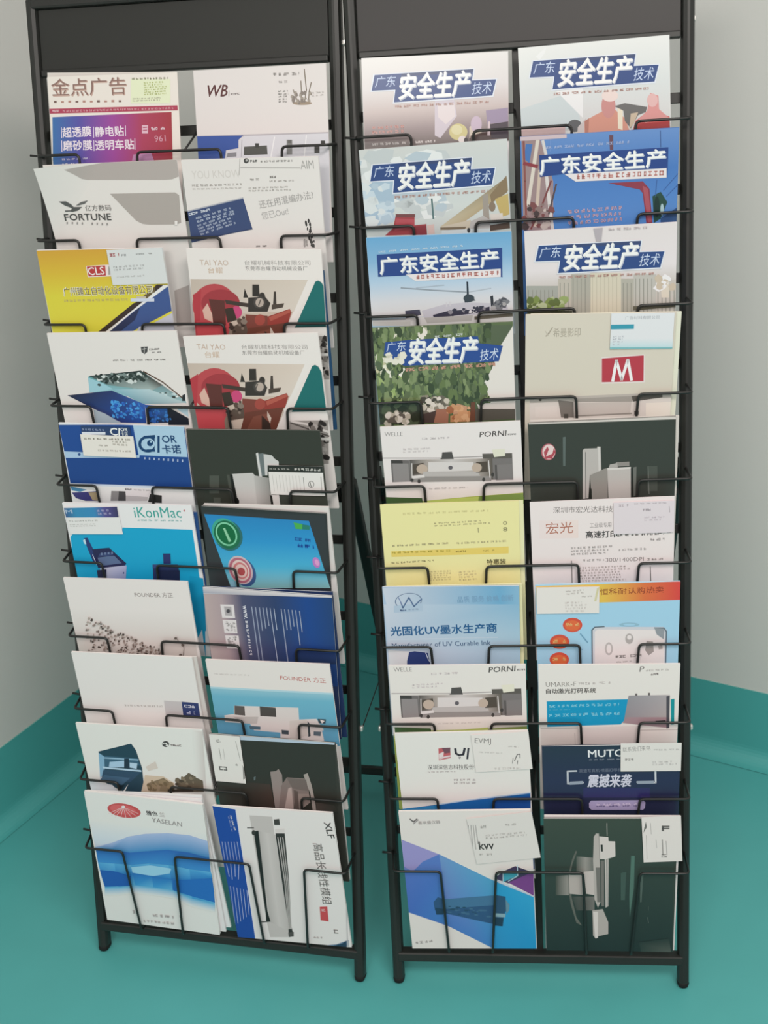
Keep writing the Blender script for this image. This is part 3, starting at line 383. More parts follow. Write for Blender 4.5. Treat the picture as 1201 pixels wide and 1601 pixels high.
('brochure','L',7,-0.2092,0.001,0.013,0.0,211.7,275.1,0.003,(1.19,1.11,1.169),'#dedad4',None,None,0,'white brochure with scattered brown dots and small printed title, seventh row','brochure','brochures in the left rack',[('t','#7a6e6a','FOUNDER 方正',118.4,244.4,64.9,1,-0.1,9.2,0),('g',['#dedad4','#dedad4','#c8c4bc','#c4c0b8'],[(4,219.5),(209,220.5),(207.5,136.1),(-3.4,135.5)]),('e','#8c8078',144.6,142.3,2,0.1,0.3,2),('e','#8c8078',98.9,165,1,0,0.3,1.4),('e','#a89e94',72.6,142.4,1.7,0.1,0.3,1.6),('e','#8c8078',98,155.4,1,0,0.3,1.7),('e','#6f625a',16.8,131.9,1,0.1,0.2,1.1),('e','#8c8078',142,144.3,1.1,0.1,0.3,2),('e','#4f4640',37.1,147.7,2.1,0.1,0.5,2.5),('e','#8c8078',128.2,150.1,1.2,0.1,0.3,1.9),('e','#4f4640',85.8,147.7,1.3,0.1,0.3,1.7),('e','#8c8078',102.7,160.3,1.2,0.1,0.3,1.6),('e','#8c8078',82.5,145.9,1.1,0.1,0.3,1.5),('e','#8c8078',17.7,134.1,1.8,0.1,0.3,1.4),('e','#a89e94',86,168.5,2.1,0.1,0.3,1.5),('e','#a89e94',132.1,140.6,1.5,0.1,0.3,1.6),('e','#6f625a',90.6,138.6,1.8,0.1,0.4,2.1),('e','#8c8078',35.2,199.3,1.9,0.1,0.5,2.4),('e','#4f4640',84.8,149.4,2.1,0.1,0.2,1.3),('e','#8c8078',92.5,134.5,1.9,0.1,0.2,1.1),('e','#6f625a',29.9,152,2.1,0.1,0.3,1.3),('e','#8c8078',125.7,138.9,1.6,0.1,0.4,2.5),('e','#a89e94',106.9,157.7,2.1,0.1,0.2,1.3),('e','#a89e94',31.8,131.6,1.5,0.1,0.4,2.1),('e','#8c8078',77.6,167.7,1.1,0.1,0.2,1.2),('e','#8c8078',49.8,195.3,1.1,0,0.4,2.2),('e','#6f625a',105,138.2,1,0.1,0.3,1.8),('e','#6f625a',39.8,177.4,2,0.1,0.3,1.7),('e','#4f4640',142.6,148.8,1.2,0.1,0.3,1.9),('e','#8c8078',23.7,189.1,2.2,0.1,0.2,1.1),('e','#a89e94',19.5,164.4,2.1,0.1,0.2,1.1),('e','#a89e94',135.4,144,1.3,0.1,0.4,2.6),('e','#6f625a',115.5,159.5,2.1,0.1,0.4,2.5),('e','#a89e94',84.4,158.3,1.4,0.1,0.5,2.5),('e','#6f625a',111.9,145.4,1.1,0.1,0.4,2.2),('e','#8c8078',89.3,136.8,1.1,0.1,0.4,2.2),('e','#4f4640',128.7,153.8,1.9,0.1,0.4,2.3),('e','#8c8078',104.5,156.6,1.4,0.1,0.4,2.4),('e','#a89e94',63.1,169.1,2.1,0.1,0.4,2),('e','#6f625a',52.1,145.5,1.1,0.1,0.4,2),('e','#a89e94',128.7,136.9,2.1,0.1,0.2,1.1),('e','#6f625a',135.4,153.5,1.1,0.1,0.3,1.6),('e','#a89e94',21.4,164.5,2,0.1,0.2,1.2),('e','#4f4640',68.8,163.4,1.9,0.1,0.4,2.4),('e','#a89e94',57.8,136,1.7,0.1,0.3,1.4),('e','#a89e94',63.6,133.9,2.1,0.1,0.3,1.3),('e','#a89e94',53.9,189.9,1.3,0.1,0.3,1.8),('e','#4f4640',71.4,143.6,1.5,0.1,0.3,1.4),('e','#8c8078',94.1,164.4,1.1,0.1,0.4,1.9),('e','#4f4640',56.2,180.1,1.7,0.1,0.4,2),('e','#a89e94',83,142.6,1.8,0.1,0.2,1.2),('e','#a89e94',73.1,144.4,1.8,0.1,0.3,1.3),('e','#6f625a',72.1,138.1,2.2,0.1,0.4,2.4),('e','#a89e94',88.1,157.2,1.3,0.1,0.3,1.7),('e','#8c8078',18.5,141.1,2.1,0.1,0.3,1.6),('e','#6f625a',42.6,177.8,1.2,0.1,0.5,2.6),('e','#a89e94',32.9,170.9,1.1,0.1,0.4,2.1),('e','#4f4640',89.8,161.9,1.2,0.1,0.3,1.6),('e','#6f625a',99.1,169.1,1.1,0.1,0.4,2.4),('e','#4f4640',68,138.2,1,0.1,0.4,2),('e','#8c8078',73.4,139.2,1.7,0.1,0.2,1.2),('e','#6f625a',134.9,138.8,1.8,0.1,0.2,1.4),('e','#6f625a',65.1,153.9,2.2,0.1,0.3,1.4),('e','#6f625a',80.5,143.7,1.2,0.1,0.4,2.1),('e','#8c8078',74.2,156,2.2,0.1,0.3,1.4),('e','#8c8078',144.3,142.1,1.8,0.1,0.3,1.6),('e','#6f625a',113.5,147.3,1,0.1,0.2,1.4),('e','#4f4640',129.3,145,1,0.1,0.4,2.2),('e','#6f625a',61.3,160.4,1.8,0.1,0.2,1.2),('e','#4f4640',64.2,156.7,1.1,0.1,0.4,2.3),('e','#8c8078',64.7,180.9,2.1,0.1,0.5,2.4),('e','#4f4640',45.3,135.7,1,0.1,0.4,2.1),('e','#6f625a',51.7,165.3,1.2,0.1,0.2,1.2),('e','#4f4640',27.7,147.6,2,0.1,0.5,2.6),('e','#a89e94',79.1,136,1.9,0.1,0.3,1.9),('e','#8c8078',116.8,154,1.5,0.1,0.3,1.5),('e','#8c8078',89.1,138.2,1.7,0.1,0.3,1.6),('e','#4f4640',34.8,198.5,2.2,0.1,0.4,1.9),('e','#a89e94',49,148.6,2.1,0.1,0.5,2.6),('e','#6f625a',84.3,142.9,1.1,0.1,0.3,1.8),('e','#8c8078',20.6,166.4,1,0.1,0.5,2.4),('e','#6f625a',120.4,145.1,1.6,0.1,0.4,2.3),('e','#8c8078',137.3,147.2,1.3,0.1,0.4,2.3),('e','#4f4640',112.3,147,1.6,0.1,0.3,2),('e','#6f625a',141.9,141.1,1.3,0.1,0.3,1.8),('e','#4f4640',146.4,145.9,1.4,0.1,0.4,2.1),('e','#8c8078',60.8,184.8,2,0.1,0.3,1.4),('e','#8c8078',84.7,162.2,1.6,0.1,0.5,2.6),('e','#a89e94',107.1,138.9,2,0.1,0.2,1.3),('e','#a89e94',120.9,145.4,1.1,0.1,0.5,2.6),('e','#a89e94',83.6,172.4,1.8,0.1,0.4,1.9),('e','#8c8078',48.3,157.1,1.4,0.1,0.4,2.2),('e','#a89e94',44.9,174.1,1.1,0.1,0.4,2.1),('e','#8c8078',127.4,141.8,2,0.1,0.3,1.7),('e','#6f625a',138.2,148,1.9,0.1,0.2,1.1),('e','#6f625a',47.5,138.8,1.1,0.1,0.4,1.8),('e','#8c8078',22.1,131.6,1.1,0.1,0.5,2.5),('e','#a89e94',72.4,170.2,1.3,0.1,0.4,2.1),('e','#6f625a',111.2,151.2,1.1,0.1,0.3,1.4),('e','#a89e94',120.4,155.2,1.3,0.1,0.4,2.2),('e','#a89e94',76.2,142.8,2.2,0.1,0.5,2.5),('e','#a89e94',56.3,188.1,2.1,0.1,0.4,2),('e','#8c8078',62,187.4,1.9,0.1,0.5,2.5),('e','#8c8078',70.6,171.2,1.6,0.1,0.5,2.6),('e','#4f4640',75.6,161.8,1.5,0.1,0.5,2.5),('e','#8c8078',58.8,166.6,1.4,0.1,0.3,1.8),('e','#a89e94',135.7,140.1,1.2,0.1,0.2,1.4),('e','#4f4640',107.1,144.9,2,0.1,0.4,2.5),('e','#a89e94',104.2,138.8,2.1,0.1,0.3,1.8),('e','#6f625a',94.7,134.5,2.1,0.1,0.4,2.3),('e','#a89e94',64.3,154,1.4,0.1,0.5,2.4),('e','#4f4640',148.2,138.6,1.8,0.1,0.4,2.3),('e','#4f4640',40.2,148.4,1.3,0.1,0.3,1.5),('e','#4f4640',74.6,135.2,1.4,0.1,0.4,2.1),('e','#a89e94',98,169.5,1.4,0.1,0.5,2.6),('e','#a89e94',107.2,139.7,1.1,0.1,0.3,1.7),('e','#4f4640',106.3,148.3,1.3,0.1,0.3,1.7),('e','#8c8078',46.7,144.2,2,0.1,0.5,2.6),('e','#8c8078',41.5,194.5,1.6,0.1,0.4,2.1),('e','#4f4640',117.7,141.1,2,0.1,0.2,1.1),('e','#6f625a',47.2,193.7,1.2,0.1,0.3,1.6),('e','#8c8078',129.4,149.4,1.1,0.1,0.4,2.5),('e','#8c8078',138,142.3,1.7,0.1,0.2,1.3),('e','#a89e94',99.4,155.9,1.1,0.1,0.2,1.2),('e','#6f625a',106.4,164.8,2.1,0.1,0.5,2.6),('e','#a89e94',31.3,202.3,2.2,0.1,0.5,2.5),('e','#a89e94',100.6,151.6,2,0.1,0.5,2.6),('e','#4f4640',112.6,158.7,1.1,0.1,0.4,2.2),('e','#8c8078',38.5,190,1.6,0.1,0.4,2.2),('e','#a89e94',78.3,164.3,1,0.1,0.2,1.2),('e','#8c8078',146.1,142.4,1.2,0.1,0.2,1.3),('e','#4f4640',42.2,135.6,2.2,0.1,0.2,1.1),('e','#8c8078',36.4,189.4,1.9,0.1,0.4,2),('e','#6f625a',120.6,139.4,1.3,0.1,0.4,2.2),('e','#4f4640',35.8,200.9,1.3,0.1,0.2,1.2),('e','#4f4640',86.1,174.9,2.1,0.1,0.4,2.1),('e','#6f625a',43.6,172.7,1.3,0.1,0.4,1.8),('e','#a89e94',114.2,158.4,1.6,0.1,0.4,2.4),('e','#a89e94',27.8,195.1,2,0.1,0.4,2.1),('e','#6f625a',77,173.9,2.1,0.1,0.5,2.6),('e','#8c8078',60.3,180.4,1.8,0.1,0.4,1.9),('e','#4f4640',105.9,166.3,1.7,0.1,0.2,1.1),('e','#6f625a',53.3,157.2,1.2,0.1,0.3,1.4),('e','#8c8078',76.4,145.9,1.6,0.1,0.3,1.6),('e','#4f4640',26.4,160.2,1.1,0.1,0.5,2.4),('e','#8c8078',46.8,153.5,2,0.1,0.3,1.6),('e','#6f625a',79.9,150.2,1.7,0.1,0.2,1.3),('e','#4f4640',52.1,184.8,2.1,0.1,0.4,2),('e','#8c8078',123.7,152.9,2.1,0.1,0.4,2),('e','#6f625a',22.9,180.8,2,0.1,0.4,1.9),('e','#8c8078',112.9,144.3,1.1,0.1,0.4,2),('e','#8c8078',99.6,151.3,1.3,0.1,0.3,1.9),('e','#4f4640',104.3,135.3,1.6,0.1,0.2,1.3),('e','#4f4640',111.8,146.5,1.2,0.1,0.4,2.3),('e','#a89e94',32,194,1,0,0.3,1.7),('e','#8c8078',129.7,152.5,1.5,0.1,0.2,1.3),('e','#6f625a',59.8,174.9,1.7,0.1,0.4,1.9),('e','#a89e94',91.6,172.1,1.7,0.1,0.3,1.7),('e','#6f625a',115,150.1,1.9,0.1,0.4,2.3),('e','#8c8078',25.6,143.4,1.6,0.1,0.3,1.4),('e','#4f4640',116.8,156.2,1.6,0.1,0.3,1.9),('e','#a89e94',29.8,146,1.7,0.1,0.2,1.2),('e','#8c8078',21,132.1,1.3,0.1,0.3,1.3),('e','#6f625a',57,133.9,1.4,0.1,0.2,1.2),('e','#8c8078',65.6,180.4,1.4,0.1,0.3,1.7),('e','#8c8078',16.7,135.2,2.1,0.1,0.4,2.1),('e','#a89e94',70.9,163.9,1.2,0.1,0.5,2.4),('e','#8c8078',105,162.5,1.7,0.1,0.3,1.7),('e','#8c8078',32.8,162.7,2,0.1,0.5,2.6),('e','#a89e94',69.7,141.8,1.7,0.1,0.4,2.2),('e','#8c8078',64.4,175.8,1.7,0.1,0.3,1.5),('e','#a89e94',104.2,144.1,1,0.1,0.3,1.4),('e','#4f4640',40.7,162.6,1.5,0.1,0.2,1.1),('e','#4f4640',50.2,188.3,2.1,0.1,0.3,1.5),('e','#4f4640',51.1,193.4,2.2,0.1,0.3,1.3),('e','#4f4640',29.6,158.8,1.9,0.1,0.3,1.7),('e','#6f625a',58.4,149.5,1.3,0.1,0.4,2),('e','#a89e94',124.3,138.3,1,0.1,0.2,1.1),('e','#8c8078',27.1,181.6,1.4,0.1,0.3,1.5),('e','#a89e94',129.7,149,1.3,0.1,0.4,2),('e','#4f4640',142.8,142,1.4,0.1,0.3,1.5),('e','#a89e94',48.1,186.2,1.1,0.1,0.4,2.2),('e','#8c8078',88.9,147.2,1.1,0.1,0.3,1.6),('e','#a89e94',93.9,139,1.3,0.1,0.3,1.5),('e','#4f4640',103.8,154.2,1,0,0.3,1.5),('e','#8c8078',105.7,137.6,1.6,0.1,0.4,2.5),('e','#8c8078',117.4,143,1.5,0.1,0.3,1.9),('e','#4f4640',80,174.5,1.7,0.1,0.3,1.5),('e','#4f4640',65,178.4,2.2,0.1,0.4,2.3),('e','#8c8078',101.2,158.2,1.2,0.1,0.3,1.6),('e','#4f4640',81.8,177.2,1.3,0.1,0.3,1.8),('e','#a89e94',100.7,166.3,1.5,0.1,0.5,2.6),('e','#4f4640',69.3,179.8,1,0,0.4,1.9),('e','#a89e94',130.9,146.4,1.8,0.1,0.4,2.2),('e','#8c8078',97,148.1,1.9,0.1,0.3,1.8),('e','#6f625a',49.9,137.6,1.7,0.1,0.5,2.6),('e','#a89e94',139.5,140,2.1,0.1,0.2,1.4),('e','#4f4640',77.8,146.6,1.5,0.1,0.5,2.5),('e','#6f625a',122.3,145.3,1.6,0.1,0.4,2),('e','#8c8078',111.8,149.6,1.7,0.1,0.4,2.2),('e','#4f4640',120.9,141.9,1.9,0.1,0.4,2.1),('e','#4f4640',109.4,138.4,1.9,0.1,0.2,1.1),('e','#4f4640',93.7,169.2,1.8,0.1,0.4,2),('e','#8c8078',131.7,151.6,1.9,0.1,0.4,2.5),('e','#a89e94',98.6,143,1.5,0.1,0.3,1.5),('e','#6f625a',86.5,156,1.2,0.1,0.4,2.2),('e','#a89e94',128.1,152.3,1.3,0.1,0.2,1.1),('e','#6f625a',100.5,155.7,1.5,0.1,0.4,2.4),('e','#a89e94',93.4,140.5,1.5,0.1,0.4,2.2),('e','#a89e94',96.3,141,1.2,0.1,0.5,2.6),('e','#4f4640',133.4,137,1.6,0.1,0.2,1.2),('e','#4f4640',44.6,154,1.2,0.1,0.3,1.7),('e','#a89e94',46.5,193.9,1.8,0.1,0.4,2.2),('e','#8c8078',103.3,166.1,2.2,0.1,0.4,2.2),('e','#8c8078',133.2,139,1.1,0.1,0.2,1.2),('e','#6f625a',143.1,148.6,1.7,0.1,0.2,1.3),('e','#8c8078',53.9,170.7,1.4,0.1,0.4,2),('e','#a89e94',139.1,144.4,1.6,0.1,0.2,1.2),('e','#a89e94',66,169.1,1.3,0.1,0.4,2),('e','#8c8078',29.1,138.2,1.6,0.1,0.4,1.9),('e','#a89e94',132.8,150.2,1.4,0.1,0.4,2.6),('e','#a89e94',23.8,174.1,1.3,0.1,0.3,1.5),('e','#6f625a',128.7,145.5,2,0.1,0.3,1.8),('e','#6f625a',84.5,169.1,2.2,0.1,0.3,1.6),('e','#a89e94',31.9,152.4,1.9,0.1,0.3,1.6),('e','#8c8078',118.4,151.6,1.3,0.1,0.3,1.6),('e','#a89e94',140.2,141.5,1.9,0.1,0.3,1.8),('e','#a89e94',50.1,178.2,1.7,0.1,0.4,2.2),('e','#6f625a',89.3,153.8,1.4,0.1,0.3,1.9),('e','#4f4640',105.4,140,2.1,0.1,0.5,2.5),('e','#8c8078',113.1,143.8,1.6,0.1,0.3,1.7),('e','#6f625a',55.7,161.2,1.4,0.1,0.5,2.4),('e','#a89e94',123,144.5,1.4,0.1,0.2,1.2),('e','#4f4640',83.1,134.4,1,0.1,0.3,1.5),('e','#5a5048',176.8,173.3,2.4,0.1,0.4,2.3),('e','#5a5048',186.6,161,2.4,0.1,0.4,2.3),('e','#5a5048',180,142.5,2.4,0.1,0.4,2.4),('l','#7a6e66',0.95,[(176.8,173.3),(184.8,164.7),(188.1,155.9),(183.7,138.8),(178.4,139.8)])]),
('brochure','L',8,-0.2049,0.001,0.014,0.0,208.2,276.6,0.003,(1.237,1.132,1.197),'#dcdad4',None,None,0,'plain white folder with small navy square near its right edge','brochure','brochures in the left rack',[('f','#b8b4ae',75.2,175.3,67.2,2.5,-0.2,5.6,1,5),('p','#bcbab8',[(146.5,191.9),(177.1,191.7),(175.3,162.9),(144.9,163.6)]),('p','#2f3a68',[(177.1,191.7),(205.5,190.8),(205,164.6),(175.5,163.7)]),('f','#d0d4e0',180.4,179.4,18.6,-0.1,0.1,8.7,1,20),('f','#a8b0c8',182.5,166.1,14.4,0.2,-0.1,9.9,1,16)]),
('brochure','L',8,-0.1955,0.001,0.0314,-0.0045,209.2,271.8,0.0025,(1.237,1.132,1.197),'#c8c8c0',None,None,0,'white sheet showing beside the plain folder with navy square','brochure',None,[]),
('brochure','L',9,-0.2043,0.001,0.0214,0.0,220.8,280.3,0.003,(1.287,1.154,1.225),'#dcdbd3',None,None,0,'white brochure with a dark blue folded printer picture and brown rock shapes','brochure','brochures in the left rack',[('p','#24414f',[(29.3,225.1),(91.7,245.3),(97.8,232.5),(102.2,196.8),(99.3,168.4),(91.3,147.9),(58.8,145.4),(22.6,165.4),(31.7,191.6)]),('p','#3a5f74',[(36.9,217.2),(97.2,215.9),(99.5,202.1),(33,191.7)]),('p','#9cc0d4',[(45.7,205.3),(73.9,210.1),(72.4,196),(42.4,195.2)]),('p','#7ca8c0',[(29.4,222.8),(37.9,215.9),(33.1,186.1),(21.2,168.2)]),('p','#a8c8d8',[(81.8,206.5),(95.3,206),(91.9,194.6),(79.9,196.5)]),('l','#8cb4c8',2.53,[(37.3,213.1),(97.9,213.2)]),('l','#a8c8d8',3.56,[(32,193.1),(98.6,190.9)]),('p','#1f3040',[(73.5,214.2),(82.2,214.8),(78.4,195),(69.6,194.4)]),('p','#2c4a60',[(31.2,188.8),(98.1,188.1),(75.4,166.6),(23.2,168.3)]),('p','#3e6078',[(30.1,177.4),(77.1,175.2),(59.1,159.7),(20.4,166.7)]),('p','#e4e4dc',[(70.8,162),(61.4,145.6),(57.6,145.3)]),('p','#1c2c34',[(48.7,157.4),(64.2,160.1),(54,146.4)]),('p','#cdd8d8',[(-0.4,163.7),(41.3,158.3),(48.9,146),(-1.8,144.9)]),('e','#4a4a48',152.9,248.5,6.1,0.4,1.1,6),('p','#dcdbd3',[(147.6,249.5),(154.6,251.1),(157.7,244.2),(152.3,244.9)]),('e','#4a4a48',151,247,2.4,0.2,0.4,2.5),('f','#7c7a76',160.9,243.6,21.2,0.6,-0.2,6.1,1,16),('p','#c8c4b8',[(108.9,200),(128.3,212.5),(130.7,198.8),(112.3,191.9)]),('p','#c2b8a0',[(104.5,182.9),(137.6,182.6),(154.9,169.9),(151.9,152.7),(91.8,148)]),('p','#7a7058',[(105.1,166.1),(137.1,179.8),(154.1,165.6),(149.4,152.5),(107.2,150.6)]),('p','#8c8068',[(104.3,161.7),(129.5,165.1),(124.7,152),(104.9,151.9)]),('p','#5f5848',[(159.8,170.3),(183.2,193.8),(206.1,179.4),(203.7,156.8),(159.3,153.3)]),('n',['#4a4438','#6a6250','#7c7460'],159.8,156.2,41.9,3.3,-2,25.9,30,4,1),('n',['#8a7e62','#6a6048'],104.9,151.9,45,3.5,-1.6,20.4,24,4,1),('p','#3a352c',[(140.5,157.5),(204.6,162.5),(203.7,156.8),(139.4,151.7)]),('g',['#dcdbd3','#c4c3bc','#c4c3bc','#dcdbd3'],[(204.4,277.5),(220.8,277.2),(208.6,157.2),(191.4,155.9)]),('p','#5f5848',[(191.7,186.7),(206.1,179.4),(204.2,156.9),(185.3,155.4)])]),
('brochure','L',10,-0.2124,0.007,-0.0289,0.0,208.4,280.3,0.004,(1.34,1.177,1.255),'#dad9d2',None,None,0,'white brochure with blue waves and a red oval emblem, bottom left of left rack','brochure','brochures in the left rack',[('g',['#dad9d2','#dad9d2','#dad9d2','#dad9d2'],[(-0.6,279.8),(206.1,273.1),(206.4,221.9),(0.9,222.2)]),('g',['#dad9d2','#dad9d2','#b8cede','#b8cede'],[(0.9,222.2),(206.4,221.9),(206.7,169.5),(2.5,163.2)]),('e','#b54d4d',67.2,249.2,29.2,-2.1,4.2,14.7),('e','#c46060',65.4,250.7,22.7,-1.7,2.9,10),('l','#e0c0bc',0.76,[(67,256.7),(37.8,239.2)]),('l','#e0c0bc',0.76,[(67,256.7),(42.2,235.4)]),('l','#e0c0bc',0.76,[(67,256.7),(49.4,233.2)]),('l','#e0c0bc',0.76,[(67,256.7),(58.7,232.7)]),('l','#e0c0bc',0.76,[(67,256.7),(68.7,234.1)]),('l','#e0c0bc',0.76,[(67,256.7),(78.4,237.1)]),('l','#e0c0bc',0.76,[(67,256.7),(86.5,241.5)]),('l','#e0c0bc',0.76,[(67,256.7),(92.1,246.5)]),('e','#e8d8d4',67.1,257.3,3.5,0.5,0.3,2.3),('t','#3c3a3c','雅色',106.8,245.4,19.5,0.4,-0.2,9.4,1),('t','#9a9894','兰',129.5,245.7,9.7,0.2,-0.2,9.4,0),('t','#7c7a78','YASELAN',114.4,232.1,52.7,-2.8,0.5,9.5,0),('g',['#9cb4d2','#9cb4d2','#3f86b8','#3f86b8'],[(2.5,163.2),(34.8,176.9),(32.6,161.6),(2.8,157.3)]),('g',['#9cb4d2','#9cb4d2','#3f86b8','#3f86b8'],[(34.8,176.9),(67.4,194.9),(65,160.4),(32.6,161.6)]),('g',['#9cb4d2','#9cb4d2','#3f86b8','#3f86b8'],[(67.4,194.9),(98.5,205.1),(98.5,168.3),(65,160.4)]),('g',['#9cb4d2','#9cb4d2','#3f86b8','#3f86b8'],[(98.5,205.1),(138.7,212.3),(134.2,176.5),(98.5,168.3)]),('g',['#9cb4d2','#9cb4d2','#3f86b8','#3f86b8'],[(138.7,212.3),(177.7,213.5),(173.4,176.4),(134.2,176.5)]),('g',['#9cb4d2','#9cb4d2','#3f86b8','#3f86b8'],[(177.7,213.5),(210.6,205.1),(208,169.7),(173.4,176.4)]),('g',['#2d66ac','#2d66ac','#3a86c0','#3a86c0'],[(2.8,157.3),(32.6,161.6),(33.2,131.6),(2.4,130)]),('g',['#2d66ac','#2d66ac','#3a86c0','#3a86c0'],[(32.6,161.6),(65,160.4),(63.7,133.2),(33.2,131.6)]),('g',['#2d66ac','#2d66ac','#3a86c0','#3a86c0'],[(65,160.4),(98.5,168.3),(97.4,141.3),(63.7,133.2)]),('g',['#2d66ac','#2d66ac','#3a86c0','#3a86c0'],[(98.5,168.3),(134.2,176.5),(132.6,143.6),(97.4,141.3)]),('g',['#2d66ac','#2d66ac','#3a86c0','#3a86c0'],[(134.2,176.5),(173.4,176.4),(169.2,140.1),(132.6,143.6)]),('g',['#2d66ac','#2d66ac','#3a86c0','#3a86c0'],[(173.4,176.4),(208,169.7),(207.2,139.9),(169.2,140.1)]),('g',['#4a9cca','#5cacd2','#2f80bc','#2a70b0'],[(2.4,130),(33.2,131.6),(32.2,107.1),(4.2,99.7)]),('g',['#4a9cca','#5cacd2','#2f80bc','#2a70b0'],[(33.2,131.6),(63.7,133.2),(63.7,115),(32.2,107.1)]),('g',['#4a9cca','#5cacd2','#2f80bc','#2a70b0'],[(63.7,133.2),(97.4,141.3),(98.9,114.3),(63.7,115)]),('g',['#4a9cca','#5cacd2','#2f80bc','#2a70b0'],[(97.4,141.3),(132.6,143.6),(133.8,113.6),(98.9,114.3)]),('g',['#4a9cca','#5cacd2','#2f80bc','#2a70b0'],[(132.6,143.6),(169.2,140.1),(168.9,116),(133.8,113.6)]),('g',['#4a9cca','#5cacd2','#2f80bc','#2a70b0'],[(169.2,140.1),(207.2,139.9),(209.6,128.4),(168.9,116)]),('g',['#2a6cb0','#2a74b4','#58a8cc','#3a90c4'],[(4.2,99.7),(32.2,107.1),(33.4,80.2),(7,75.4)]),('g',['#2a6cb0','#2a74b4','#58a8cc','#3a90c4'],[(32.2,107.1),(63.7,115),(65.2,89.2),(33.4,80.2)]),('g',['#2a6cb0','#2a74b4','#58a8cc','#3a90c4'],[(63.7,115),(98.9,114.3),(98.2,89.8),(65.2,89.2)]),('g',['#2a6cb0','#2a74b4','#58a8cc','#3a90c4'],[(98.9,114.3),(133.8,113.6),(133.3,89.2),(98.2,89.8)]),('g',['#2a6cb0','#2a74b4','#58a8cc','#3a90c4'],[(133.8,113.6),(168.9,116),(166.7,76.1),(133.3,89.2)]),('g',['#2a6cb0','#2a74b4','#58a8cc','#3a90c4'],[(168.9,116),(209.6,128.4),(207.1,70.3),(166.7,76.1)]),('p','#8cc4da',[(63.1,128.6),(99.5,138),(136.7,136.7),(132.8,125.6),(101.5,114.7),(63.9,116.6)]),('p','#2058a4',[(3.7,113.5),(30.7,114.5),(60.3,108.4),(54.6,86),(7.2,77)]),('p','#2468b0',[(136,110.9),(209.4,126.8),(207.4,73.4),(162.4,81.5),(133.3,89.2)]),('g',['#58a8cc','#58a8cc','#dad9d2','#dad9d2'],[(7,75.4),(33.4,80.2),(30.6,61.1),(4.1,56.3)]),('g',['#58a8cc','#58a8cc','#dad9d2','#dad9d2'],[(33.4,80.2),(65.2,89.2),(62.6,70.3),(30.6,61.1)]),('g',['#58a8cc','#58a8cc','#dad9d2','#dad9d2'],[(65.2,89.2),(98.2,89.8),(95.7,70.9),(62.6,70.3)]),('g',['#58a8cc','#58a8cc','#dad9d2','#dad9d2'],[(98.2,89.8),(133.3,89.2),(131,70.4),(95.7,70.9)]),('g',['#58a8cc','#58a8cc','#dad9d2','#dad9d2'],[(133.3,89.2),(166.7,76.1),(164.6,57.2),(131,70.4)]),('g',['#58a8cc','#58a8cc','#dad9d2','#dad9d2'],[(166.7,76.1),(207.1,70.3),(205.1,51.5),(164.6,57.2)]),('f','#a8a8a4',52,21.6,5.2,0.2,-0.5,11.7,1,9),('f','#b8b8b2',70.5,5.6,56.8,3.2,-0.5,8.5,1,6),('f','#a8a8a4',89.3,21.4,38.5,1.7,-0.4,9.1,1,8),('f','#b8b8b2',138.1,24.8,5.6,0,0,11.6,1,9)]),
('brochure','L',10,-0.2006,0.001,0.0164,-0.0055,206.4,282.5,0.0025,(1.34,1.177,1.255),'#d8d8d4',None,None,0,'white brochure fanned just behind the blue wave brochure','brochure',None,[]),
('brochure','L',10,-0.1912,0.001,0.0503,-0.0095,205.8,280.3,0.003,(1.34,1.177,1.255),'#dcdcd8',None,None,0,'rearmost white brochure behind the blue wave brochure in the bottom pocket','brochure',None,[]),
